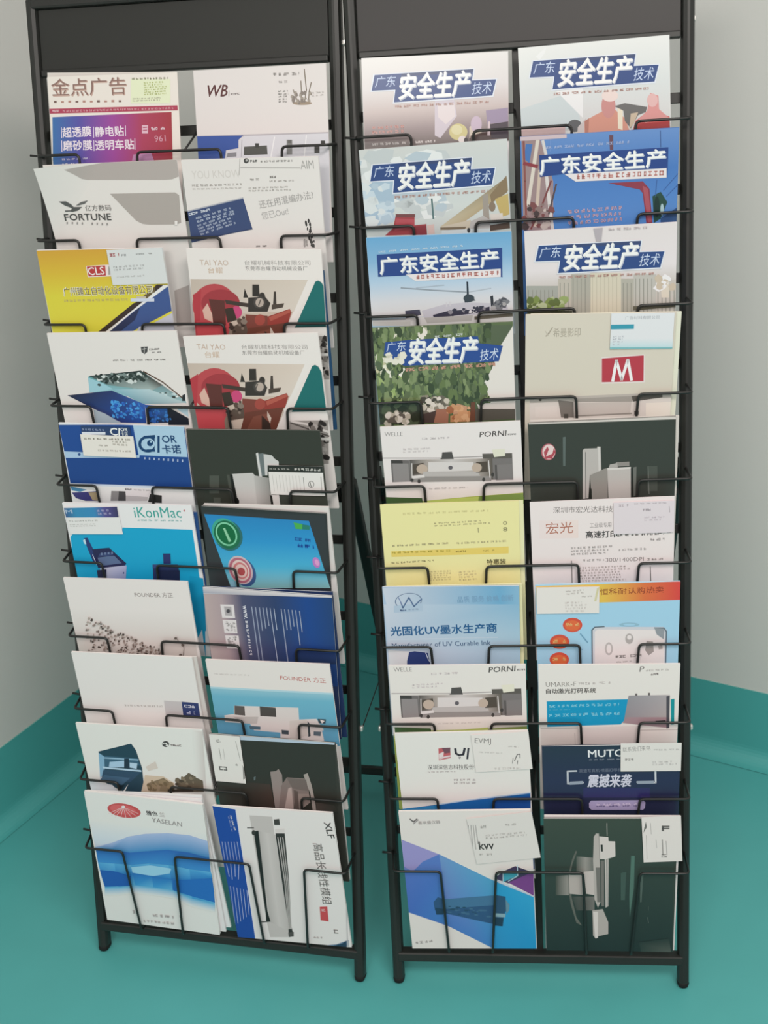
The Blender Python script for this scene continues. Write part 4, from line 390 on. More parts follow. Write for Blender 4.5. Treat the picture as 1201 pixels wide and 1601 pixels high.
('brochure','L',3,0.0188,0.0066,-0.0274,0.0,204.2,276.9,0.003,(1.024,1.029,1.067),'#e8e0da',None,None,0,'white brochure with red machine photo and teal triangle, third row of left rack','brochure','brochures in the left rack',[('p','#c9b8a8',[(1.3,231.4),(181.2,232.6),(144.5,164.1),(144.2,159.8),(121.3,116.5),(-5.2,112.9)]),('g',['#c4b4a6','#d6c8ba','#d8ccc0','#c8b8aa'],[(1.3,231.4),(181.2,232.6),(156.8,185.3),(-1,177.8)]),('t','#c2a896','TAI YAO',18.8,252.2,44,-0.1,0,7.8,0),('t','#c8ac94','台耀',30.4,240.1,22.7,0.3,-0.1,9.1,0),('t','#9c9692','台耀机械科技有限公司',87.7,253.1,99.2,1.2,-0.1,6.9,0),('t','#7f7a77','东莞市台耀自动机械设备厂',88,244.9,94.2,1.2,-0.1,6.6,0),('e','#b84a4e',34.4,192.3,34.6,0.7,3.5,32.4),('p','#b23c44',[(2.4,207.4),(16.5,216),(8,160.9),(51.8,161.9),(49.1,114.4),(-1.9,113)]),('p','#c04a50',[(3.2,167.2),(56.8,168.4),(50.3,114.5),(1.5,113.1)]),('e','#a03a40',44.5,195.6,30.2,0.6,2.2,20.9),('p','#d8b0a0',[(23.9,195.2),(29.7,178.4),(29.4,165.7),(16.9,171.8),(15.1,184.5)]),('p','#5e332e',[(26.8,201.6),(51.4,199.9),(49.7,161.9),(30,161.4),(29.7,178.4)]),('e','#c84a78',68,182.4,8.6,0.2,0.9,9.5),('p','#443832',[(51.6,201),(87.6,196.4),(89.2,190.2),(53.1,194.7)]),('p','#3c3028',[(50.1,187.3),(63.3,189.7),(67.9,170.8),(52.3,166.2)]),('p','#35302c',[(96.6,224.6),(106.8,224.7),(106.1,207.2),(95,207)]),('p','#35302c',[(80.9,204.6),(84.3,218.2),(88.4,204.8)]),('p','#3a3430',[(88.4,204.8),(114.2,207.3),(121.8,197.1),(116.4,184.4),(86.4,183.8)]),('e','#3a3430',109.9,207.2,4.7,0.1,0.5,5.8),('e','#4a4440',105.2,197.8,9.4,0.2,0.8,9.2),('e','#b8a89c',105.4,197.8,6.4,0.1,0.6,6.7),('l','#4a4440',1.49,[(107.3,202),(103.4,193.6)]),('p','#453c36',[(128.6,214.8),(131.7,214.8),(131,193.1),(127.6,190.9),(125.6,193)]),('p','#50443c',[(123.7,195),(142.9,197.5),(140.3,191.2),(123.1,187.7)]),('p','#943c34',[(113.5,176),(150.7,189.3),(152.9,184.1),(147,168.3),(126.5,153.1),(114.6,163.4)]),('p','#b05a4c',[(117.8,176.1),(150.7,188.3),(151.6,184.1),(119.4,169.8)]),('p','#7c4238',[(81.7,179.5),(115.9,178.1),(113.4,150.6),(79.1,151.9)]),('e','#a04a40',103.5,171.6,8.2,0.2,0.8,8.4),('p','#5a4c42',[(55.8,157.7),(80.9,171.1),(83.2,149.9),(56.6,144.9)]),('p','#6a3c30',[(84,158.4),(144.8,168.3),(123.5,116.6),(69,115)]),('p','#7c4a3c',[(96.4,152.3),(122.8,159.3),(112.6,116.3),(73.3,115.1)]),('p','#3a2c26',[(109.5,154.8),(121.3,142.3),(123.5,116.6),(106.1,116.1)]),('p','#c8b8aa',[(118.7,161.3),(124.2,150.9),(121.3,142.3),(117.9,152.8)]),('p','#8a7a6c',[(50.1,144.8),(58.4,162.1),(58,136.3),(50.5,127.5)]),('n',['#3c302a','#5a4a40','#86786c'],57.1,149.2,26.3,2.8,-2.5,23.5,16,4,1),('l','#c8bcb0',1.75,[(65.8,127.9),(62.8,140.8)]),('p','#e4dcd6',[(195.9,235.2),(210.4,204.9),(209.2,119),(121.3,116.5)]),('p','#1f6a68',[(192.4,230.1),(196.7,232.2),(201.7,229.2),(205.7,221.2),(209.1,167.6),(207.8,163.4),(156.6,161.2)]),('l','#154a4a',1.7,[(156.7,162.2),(207.8,164.5)]),('p','#e6e0da',[(145.1,158.8),(209.8,162.4),(207.4,22.7),(115.2,19)]),('p','#a09a94',[(151.7,147.7),(211.1,149.8),(207.9,82.3),(148.7,80.4)]),('l','#5f5a56',2.56,[(153.6,144.2),(180.6,135.3),(210.6,125.5)]),('l','#d8d2cc',3.41,[(153.8,146.9),(183.2,141.7),(210,131.8)]),('n',['#4a4642','#7c7670','#b4aea8','#2f2c2a'],185.8,88.1,22.5,0.7,-1.9,58.1,50,4,1),('p','#d8d4ce',[(188.2,122.7),(213.7,123.4),(213.4,119.2),(187.9,118.4)])]),
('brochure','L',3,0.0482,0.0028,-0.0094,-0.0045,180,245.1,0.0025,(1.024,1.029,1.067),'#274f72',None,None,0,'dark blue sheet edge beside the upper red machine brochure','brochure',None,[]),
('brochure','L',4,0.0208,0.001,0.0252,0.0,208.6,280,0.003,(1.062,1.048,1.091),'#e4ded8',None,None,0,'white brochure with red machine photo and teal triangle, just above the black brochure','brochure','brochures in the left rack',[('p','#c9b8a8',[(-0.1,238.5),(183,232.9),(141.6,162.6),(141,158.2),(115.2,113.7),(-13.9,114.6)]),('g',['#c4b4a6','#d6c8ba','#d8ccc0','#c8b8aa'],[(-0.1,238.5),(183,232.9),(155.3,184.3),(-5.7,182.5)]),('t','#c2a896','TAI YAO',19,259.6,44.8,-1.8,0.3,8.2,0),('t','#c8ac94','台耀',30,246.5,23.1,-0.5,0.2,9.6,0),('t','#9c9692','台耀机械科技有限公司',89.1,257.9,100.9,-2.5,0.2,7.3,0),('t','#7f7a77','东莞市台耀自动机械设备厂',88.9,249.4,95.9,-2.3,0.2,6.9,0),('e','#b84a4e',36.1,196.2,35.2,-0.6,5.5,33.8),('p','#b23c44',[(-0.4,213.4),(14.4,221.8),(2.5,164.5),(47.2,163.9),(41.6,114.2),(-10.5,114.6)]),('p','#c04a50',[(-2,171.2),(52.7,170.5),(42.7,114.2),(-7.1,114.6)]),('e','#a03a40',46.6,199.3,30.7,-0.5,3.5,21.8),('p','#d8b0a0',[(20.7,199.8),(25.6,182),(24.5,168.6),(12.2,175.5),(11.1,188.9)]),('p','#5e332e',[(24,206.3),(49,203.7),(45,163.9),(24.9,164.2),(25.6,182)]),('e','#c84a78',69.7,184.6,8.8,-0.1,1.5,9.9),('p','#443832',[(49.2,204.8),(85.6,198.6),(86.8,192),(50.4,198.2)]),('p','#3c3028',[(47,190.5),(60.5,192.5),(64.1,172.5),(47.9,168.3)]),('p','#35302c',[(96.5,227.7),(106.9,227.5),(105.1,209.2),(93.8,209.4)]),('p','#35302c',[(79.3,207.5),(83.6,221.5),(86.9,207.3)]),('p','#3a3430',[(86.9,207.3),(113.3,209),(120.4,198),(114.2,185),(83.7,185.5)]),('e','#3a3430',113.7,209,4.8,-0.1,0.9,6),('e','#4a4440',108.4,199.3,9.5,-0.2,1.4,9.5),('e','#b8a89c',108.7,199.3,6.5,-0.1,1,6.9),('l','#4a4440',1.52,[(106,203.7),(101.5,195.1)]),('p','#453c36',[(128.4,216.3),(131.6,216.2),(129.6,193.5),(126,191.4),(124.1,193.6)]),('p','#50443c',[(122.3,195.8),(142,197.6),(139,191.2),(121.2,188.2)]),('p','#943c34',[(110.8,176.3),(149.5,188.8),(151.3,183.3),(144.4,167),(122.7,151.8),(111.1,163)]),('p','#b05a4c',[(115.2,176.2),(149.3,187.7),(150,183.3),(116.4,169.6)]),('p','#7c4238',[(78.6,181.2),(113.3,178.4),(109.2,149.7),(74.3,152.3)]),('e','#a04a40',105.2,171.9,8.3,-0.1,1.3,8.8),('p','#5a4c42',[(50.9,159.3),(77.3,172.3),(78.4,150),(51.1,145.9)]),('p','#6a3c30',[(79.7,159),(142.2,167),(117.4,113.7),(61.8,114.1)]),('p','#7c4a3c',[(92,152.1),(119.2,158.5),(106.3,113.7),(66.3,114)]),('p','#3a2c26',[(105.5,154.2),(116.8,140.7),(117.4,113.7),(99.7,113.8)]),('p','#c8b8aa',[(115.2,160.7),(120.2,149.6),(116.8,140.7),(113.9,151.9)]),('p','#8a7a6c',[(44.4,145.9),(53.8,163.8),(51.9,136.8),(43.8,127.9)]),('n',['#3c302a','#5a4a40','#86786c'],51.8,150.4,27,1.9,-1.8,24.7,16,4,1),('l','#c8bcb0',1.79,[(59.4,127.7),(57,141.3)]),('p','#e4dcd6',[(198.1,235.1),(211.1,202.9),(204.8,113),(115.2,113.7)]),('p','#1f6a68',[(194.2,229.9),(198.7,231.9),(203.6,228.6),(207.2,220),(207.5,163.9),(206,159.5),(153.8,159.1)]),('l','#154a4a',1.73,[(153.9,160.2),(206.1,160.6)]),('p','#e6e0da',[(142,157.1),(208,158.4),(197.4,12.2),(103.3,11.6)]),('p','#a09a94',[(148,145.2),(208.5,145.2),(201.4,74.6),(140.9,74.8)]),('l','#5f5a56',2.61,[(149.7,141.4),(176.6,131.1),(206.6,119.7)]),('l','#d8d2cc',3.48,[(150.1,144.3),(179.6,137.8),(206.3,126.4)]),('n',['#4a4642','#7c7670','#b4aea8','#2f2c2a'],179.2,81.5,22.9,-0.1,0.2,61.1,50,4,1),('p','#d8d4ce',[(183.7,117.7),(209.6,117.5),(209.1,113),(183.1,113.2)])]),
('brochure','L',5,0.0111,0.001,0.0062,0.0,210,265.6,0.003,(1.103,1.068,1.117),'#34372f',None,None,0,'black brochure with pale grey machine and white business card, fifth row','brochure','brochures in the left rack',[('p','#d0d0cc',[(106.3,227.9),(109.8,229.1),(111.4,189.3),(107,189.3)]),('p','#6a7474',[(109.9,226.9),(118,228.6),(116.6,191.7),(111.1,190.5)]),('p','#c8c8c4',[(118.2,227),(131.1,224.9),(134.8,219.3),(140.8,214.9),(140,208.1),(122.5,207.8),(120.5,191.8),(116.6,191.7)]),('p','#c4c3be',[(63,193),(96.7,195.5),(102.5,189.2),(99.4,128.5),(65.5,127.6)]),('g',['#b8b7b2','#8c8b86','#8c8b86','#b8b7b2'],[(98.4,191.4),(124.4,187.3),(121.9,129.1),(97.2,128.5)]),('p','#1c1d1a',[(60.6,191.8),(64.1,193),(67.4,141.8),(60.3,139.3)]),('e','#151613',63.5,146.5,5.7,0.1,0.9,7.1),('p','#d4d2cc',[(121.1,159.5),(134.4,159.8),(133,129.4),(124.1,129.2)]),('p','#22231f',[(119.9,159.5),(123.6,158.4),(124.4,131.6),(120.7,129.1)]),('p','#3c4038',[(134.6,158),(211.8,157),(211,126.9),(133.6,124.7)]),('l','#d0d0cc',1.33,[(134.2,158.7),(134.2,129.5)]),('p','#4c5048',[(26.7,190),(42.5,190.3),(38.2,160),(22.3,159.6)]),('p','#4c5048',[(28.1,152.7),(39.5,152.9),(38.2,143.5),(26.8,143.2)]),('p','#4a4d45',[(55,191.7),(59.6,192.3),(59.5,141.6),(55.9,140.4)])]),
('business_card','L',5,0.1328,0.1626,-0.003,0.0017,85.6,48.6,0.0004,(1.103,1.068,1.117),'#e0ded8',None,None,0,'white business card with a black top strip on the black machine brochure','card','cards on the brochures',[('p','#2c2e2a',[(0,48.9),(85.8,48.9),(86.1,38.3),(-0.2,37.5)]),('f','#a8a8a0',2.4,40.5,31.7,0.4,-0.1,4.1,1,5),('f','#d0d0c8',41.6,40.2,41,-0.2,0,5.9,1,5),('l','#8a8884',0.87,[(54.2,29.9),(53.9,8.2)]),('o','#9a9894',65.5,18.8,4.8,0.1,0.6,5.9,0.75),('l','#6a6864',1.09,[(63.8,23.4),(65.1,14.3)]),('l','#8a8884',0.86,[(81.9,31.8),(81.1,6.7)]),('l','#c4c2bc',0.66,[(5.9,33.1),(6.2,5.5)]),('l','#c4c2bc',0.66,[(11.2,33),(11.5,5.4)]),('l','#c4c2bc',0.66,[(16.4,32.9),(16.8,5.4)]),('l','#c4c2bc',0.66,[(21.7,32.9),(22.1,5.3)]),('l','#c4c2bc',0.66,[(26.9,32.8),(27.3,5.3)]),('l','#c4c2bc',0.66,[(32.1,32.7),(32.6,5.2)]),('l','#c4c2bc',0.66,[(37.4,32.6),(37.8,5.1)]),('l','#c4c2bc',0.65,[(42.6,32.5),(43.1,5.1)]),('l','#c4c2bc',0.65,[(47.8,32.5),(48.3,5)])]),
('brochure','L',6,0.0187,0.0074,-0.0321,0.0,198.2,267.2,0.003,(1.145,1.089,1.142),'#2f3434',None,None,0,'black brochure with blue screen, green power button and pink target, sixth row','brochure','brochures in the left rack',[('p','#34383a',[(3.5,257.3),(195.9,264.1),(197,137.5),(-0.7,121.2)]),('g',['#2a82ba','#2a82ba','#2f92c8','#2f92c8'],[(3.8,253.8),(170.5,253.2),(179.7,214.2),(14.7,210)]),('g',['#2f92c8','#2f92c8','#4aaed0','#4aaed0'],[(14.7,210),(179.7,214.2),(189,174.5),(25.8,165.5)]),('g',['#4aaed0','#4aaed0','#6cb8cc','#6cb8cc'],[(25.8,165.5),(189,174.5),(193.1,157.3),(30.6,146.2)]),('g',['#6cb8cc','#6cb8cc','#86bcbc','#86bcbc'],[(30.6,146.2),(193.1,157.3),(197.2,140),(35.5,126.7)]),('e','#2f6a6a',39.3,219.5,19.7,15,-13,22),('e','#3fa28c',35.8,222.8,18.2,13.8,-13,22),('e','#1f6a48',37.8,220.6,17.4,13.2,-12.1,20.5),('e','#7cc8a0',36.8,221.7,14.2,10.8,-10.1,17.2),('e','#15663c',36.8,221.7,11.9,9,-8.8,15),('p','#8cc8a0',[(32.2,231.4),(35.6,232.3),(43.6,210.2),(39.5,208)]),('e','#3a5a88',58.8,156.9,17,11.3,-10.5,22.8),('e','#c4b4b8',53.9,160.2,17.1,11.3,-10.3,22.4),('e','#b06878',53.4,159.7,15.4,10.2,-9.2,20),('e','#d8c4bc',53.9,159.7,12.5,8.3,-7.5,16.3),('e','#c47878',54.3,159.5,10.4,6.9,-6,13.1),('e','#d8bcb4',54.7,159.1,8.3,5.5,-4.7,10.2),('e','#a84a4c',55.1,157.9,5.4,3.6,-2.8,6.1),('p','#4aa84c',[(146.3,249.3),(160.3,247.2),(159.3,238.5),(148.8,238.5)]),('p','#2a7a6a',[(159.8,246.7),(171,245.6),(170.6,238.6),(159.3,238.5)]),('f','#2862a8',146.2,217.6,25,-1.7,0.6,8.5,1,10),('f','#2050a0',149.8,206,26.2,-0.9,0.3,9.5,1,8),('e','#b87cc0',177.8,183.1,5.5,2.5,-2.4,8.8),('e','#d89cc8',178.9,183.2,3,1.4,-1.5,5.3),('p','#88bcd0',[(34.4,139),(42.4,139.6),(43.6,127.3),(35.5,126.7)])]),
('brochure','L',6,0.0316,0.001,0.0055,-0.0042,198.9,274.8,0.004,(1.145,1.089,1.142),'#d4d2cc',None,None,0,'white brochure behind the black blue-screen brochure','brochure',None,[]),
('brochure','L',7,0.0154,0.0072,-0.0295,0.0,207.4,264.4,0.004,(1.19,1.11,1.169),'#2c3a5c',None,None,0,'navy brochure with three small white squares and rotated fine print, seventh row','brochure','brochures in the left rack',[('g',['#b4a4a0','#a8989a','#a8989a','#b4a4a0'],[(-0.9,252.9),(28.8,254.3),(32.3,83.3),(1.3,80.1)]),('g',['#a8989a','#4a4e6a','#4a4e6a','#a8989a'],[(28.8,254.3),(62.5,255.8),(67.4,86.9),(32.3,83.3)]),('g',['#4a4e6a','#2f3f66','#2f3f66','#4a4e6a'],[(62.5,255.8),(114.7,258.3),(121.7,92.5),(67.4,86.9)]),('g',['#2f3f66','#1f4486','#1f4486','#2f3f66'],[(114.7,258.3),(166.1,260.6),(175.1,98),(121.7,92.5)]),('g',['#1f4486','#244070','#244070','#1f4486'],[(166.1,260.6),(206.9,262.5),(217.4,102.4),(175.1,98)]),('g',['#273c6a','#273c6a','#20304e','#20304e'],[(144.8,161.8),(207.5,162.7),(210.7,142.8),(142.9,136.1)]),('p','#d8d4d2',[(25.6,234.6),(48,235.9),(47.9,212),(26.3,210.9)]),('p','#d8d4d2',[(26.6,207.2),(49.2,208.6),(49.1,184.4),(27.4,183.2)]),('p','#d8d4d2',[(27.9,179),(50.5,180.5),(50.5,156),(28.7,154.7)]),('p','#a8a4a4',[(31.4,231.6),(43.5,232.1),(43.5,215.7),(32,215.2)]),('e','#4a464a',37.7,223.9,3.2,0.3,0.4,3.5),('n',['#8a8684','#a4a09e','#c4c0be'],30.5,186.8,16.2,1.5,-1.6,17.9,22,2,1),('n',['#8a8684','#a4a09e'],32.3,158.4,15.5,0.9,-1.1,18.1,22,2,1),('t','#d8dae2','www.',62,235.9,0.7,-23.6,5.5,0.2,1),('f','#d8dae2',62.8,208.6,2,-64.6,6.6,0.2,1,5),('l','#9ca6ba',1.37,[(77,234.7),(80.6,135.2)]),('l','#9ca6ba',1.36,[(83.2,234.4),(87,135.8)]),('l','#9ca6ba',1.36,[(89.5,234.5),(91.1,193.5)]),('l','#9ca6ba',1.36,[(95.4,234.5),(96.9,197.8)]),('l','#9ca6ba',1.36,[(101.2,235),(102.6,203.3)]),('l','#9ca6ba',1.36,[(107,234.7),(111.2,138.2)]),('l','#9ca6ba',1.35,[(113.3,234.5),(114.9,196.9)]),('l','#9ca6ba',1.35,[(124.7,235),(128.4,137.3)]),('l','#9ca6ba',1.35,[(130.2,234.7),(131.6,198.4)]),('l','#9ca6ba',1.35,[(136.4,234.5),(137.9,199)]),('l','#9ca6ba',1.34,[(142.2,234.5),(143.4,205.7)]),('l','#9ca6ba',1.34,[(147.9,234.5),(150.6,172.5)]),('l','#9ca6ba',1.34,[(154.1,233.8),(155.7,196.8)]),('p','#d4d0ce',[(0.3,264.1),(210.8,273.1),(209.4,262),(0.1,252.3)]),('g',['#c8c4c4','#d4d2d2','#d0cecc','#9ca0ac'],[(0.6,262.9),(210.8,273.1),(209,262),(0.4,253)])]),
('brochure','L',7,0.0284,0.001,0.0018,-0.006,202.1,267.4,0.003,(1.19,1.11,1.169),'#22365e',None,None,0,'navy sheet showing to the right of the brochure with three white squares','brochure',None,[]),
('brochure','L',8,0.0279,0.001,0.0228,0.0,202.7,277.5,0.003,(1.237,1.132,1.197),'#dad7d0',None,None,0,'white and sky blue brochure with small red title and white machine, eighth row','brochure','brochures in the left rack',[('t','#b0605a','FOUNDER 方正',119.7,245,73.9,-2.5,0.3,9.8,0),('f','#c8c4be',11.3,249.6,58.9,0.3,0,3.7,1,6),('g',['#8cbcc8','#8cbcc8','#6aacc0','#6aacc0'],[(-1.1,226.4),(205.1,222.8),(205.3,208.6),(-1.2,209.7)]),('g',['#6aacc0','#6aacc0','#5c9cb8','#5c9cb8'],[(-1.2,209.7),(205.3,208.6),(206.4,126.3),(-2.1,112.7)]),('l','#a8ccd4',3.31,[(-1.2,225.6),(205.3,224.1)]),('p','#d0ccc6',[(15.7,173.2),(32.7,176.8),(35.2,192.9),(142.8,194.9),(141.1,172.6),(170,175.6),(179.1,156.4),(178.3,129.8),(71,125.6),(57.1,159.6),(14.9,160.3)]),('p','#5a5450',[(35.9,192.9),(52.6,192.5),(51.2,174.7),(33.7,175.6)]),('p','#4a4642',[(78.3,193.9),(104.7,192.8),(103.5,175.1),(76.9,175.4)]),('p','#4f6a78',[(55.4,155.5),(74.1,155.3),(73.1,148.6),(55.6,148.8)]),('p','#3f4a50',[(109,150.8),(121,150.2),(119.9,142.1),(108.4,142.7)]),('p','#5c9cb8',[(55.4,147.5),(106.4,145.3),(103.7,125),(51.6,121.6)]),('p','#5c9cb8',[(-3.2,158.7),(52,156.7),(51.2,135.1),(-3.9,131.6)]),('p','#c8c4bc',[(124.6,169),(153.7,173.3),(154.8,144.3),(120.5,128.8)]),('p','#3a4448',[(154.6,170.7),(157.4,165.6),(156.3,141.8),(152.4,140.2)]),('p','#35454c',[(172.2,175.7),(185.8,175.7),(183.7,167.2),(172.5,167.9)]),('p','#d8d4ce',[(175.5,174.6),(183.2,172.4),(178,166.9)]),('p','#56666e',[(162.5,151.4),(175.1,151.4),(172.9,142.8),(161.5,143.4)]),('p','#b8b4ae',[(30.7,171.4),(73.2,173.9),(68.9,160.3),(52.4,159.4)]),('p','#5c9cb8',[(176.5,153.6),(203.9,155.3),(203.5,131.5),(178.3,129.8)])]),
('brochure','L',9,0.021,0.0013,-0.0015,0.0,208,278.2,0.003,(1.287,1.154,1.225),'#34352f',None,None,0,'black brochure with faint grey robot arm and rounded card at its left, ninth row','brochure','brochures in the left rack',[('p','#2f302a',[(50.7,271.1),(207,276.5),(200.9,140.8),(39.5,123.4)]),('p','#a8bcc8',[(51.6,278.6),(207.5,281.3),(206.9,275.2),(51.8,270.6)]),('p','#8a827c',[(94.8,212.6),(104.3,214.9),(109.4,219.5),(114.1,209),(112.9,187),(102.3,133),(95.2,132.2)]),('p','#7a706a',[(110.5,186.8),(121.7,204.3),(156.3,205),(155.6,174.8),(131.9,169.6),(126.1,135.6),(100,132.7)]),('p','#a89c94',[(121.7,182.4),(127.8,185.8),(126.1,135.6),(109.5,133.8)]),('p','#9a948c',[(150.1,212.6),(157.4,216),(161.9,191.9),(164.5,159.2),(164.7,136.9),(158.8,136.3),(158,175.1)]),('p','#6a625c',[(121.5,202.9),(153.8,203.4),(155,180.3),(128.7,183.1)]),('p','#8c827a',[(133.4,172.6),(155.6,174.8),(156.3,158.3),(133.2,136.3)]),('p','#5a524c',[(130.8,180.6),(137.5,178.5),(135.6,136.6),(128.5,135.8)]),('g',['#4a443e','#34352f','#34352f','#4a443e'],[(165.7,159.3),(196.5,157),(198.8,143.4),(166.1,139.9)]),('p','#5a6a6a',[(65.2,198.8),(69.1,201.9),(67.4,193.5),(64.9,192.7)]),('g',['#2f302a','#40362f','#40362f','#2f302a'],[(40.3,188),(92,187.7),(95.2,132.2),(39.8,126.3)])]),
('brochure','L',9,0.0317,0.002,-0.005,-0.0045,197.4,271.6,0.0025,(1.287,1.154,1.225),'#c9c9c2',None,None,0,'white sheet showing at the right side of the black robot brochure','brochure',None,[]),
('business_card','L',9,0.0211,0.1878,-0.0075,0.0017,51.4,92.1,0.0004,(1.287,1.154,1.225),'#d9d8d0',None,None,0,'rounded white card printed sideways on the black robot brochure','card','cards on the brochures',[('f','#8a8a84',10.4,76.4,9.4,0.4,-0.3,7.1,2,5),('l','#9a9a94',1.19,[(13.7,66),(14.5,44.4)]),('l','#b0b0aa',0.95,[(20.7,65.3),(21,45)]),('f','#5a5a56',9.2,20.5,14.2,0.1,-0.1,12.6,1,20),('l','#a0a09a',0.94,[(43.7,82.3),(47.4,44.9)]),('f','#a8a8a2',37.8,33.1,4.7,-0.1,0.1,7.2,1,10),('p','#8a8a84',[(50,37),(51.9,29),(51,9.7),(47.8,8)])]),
('brochure','L',10,0.0288,0.001,0.0299,0.0,201.8,279.9,0.004,(1.34,1.177,1.255),'#d4d4ce',None,None,0,'white brochure with blue spine panel and black linear rails, bottom row of left rack','brochure','brochures in the left rack',[('p','#1c4694',[(-0.5,279.5),(39.7,275.3),(31.6,-10.8),(-15.2,-5.2)]),('l','#c8d0dc',1.44,[(39.5,277.5),(31.6,-10.8)]),('p','#b4b4ae',[(61.2,265.2),(99.9,265.4),(98.7,240.2),(96.6,10.5),(59,6.3),(57.8,49.2)]),('g',['#a8a8a2','#bcbcb6','#bcbcb6','#a8a8a2'],[(70.8,235.1),(85.7,232.1),(79.3,31.7),(64,40.7)]),('g',['#bcbcb6','#b0b0aa','#b0b0aa','#bcbcb6'],[(85.7,232.1),(100.6,229.1),(94.5,22.6),(79.3,31.7)]),('p','#1f1f1d',[(63.4,233.1),(72,235.2),(62.6,64.9),(64.7,42.3),(56.7,41.5),(58.7,58.4)]),('l','#4a4a46',1.93,[(53.7,239.4),(64.5,240.3)]),('e','#33332f',63,230.3,3.4,0.3,0.8,5.1),('l','#33332f',2.02,[(49,39.1),(64.2,42.3)]),('p','#3a3a36',[(101.5,260),(111.1,262.1),(110.5,249.6),(101.1,248.8)]),('p','#c8c8c2',[(101,240.4),(117.1,243.1),(116.4,233.2),(101,232)]),('p','#2f2f2c',[(100.5,231.9),(116.4,233.2),(110.4,138.1),(100.5,35.5),(102,14.2),(92.8,10.1),(95.9,41.1),(97.9,142.8)]),('l','#a8a8a2',1.67,[(103.4,223.7),(102.3,131.5),(95.4,28.8)]),('l','#a8a8a2',1.67,[(107.6,224.1),(105.2,131.8),(97.4,29.1)]),('l','#a8a8a2',1.67,[(111.9,224.4),(108.1,132.1),(99.4,29.3)]),('p','#4a4a46',[(93.1,20.9),(103.2,23.6),(101.7,12.6),(92.9,10.7)]),('t','#3a3a38','XLF',185.5,261,3.5,-31.6,10.6,1.2,1),('t','#4a4a46','高品长线性模组',160.9,217.3,1.6,-127,16.6,0.2,0),('p','#b4484a',[(156.4,83.7),(169.5,85.6),(168,53.4),(154.4,54.1)]),('f','#e0b0ac',159,72,7.3,0.8,-1,9.1,1,20),('f','#8a8a84',174.9,25.4,8.4,0.3,-0.5,13.9,1,12),('f','#b0b0aa',137,12,15.8,0.2,-0.1,6.9,1,9),('f','#a8a8a2',203.1,261.1,3.4,0,0,8.4,1,8),('p','#5c7a90',[(151.1,-1.8),(176,4.1),(197.8,15.8),(196.2,1.8)]),('p','#20394e',[(165.6,-1.7),(185.9,6.8),(193.9,13.8),(192.6,-1.6)]),('l','#8c9cc4',1.23,[(4.8,206.9),(3.5,169.2)]),('l','#8c9cc4',1.25,[(4.3,113.2),(-0.7,26)]),('l','#8c9cc4',1.23,[(10.2,207.4),(8.9,169.7)]),('l','#8c9cc4',1.25,[(9.9,111.9),(5.2,31.6)]),('l','#8c9cc4',1.22,[(15.6,207.8),(14.3,170.1)]),('l','#8c9cc4',1.25,[(15.6,110.7),(11,37.2)]),('l','#8c9cc4',1.22,[(20.9,208.3),(19.8,170.6)]),('l','#8c9cc4',1.25,[(21.3,109.5),(16.9,42.7)]),('l','#8c9cc4',1.22,[(26.3,208.7),(25.2,171.1)]),('l','#8c9cc4',1.25,[(27,108.2),(22.7,48.2)]),('l','#8c9cc4',1.22,[(31.6,209.2),(30.5,171.6)]),('l','#8c9cc4',1.25,[(32.7,107),(28.5,53.7)]),('l','#9ca8cc',1.24,[(5.3,160.6),(5.9,134.1)]),('l','#9ca8cc',1.24,[(12.7,161.2),(10.4,128.6)]),('l','#9ca8cc',1.24,[(20.1,161.9),(16.8,135.2)]),('l','#9ca8cc',1.23,[(27.4,162.6),(21.3,129.7)]),('f','#c8d0e4',26.5,262.5,3.7,-32.1,4.6,0.5,1,8),('f','#8c9cc4',23.2,260.9,1.7,-30.9,3.4,0.2,1,6),('l','#aeb2b0',1.66,[(207.1,138.7),(194.4,-3)])]),
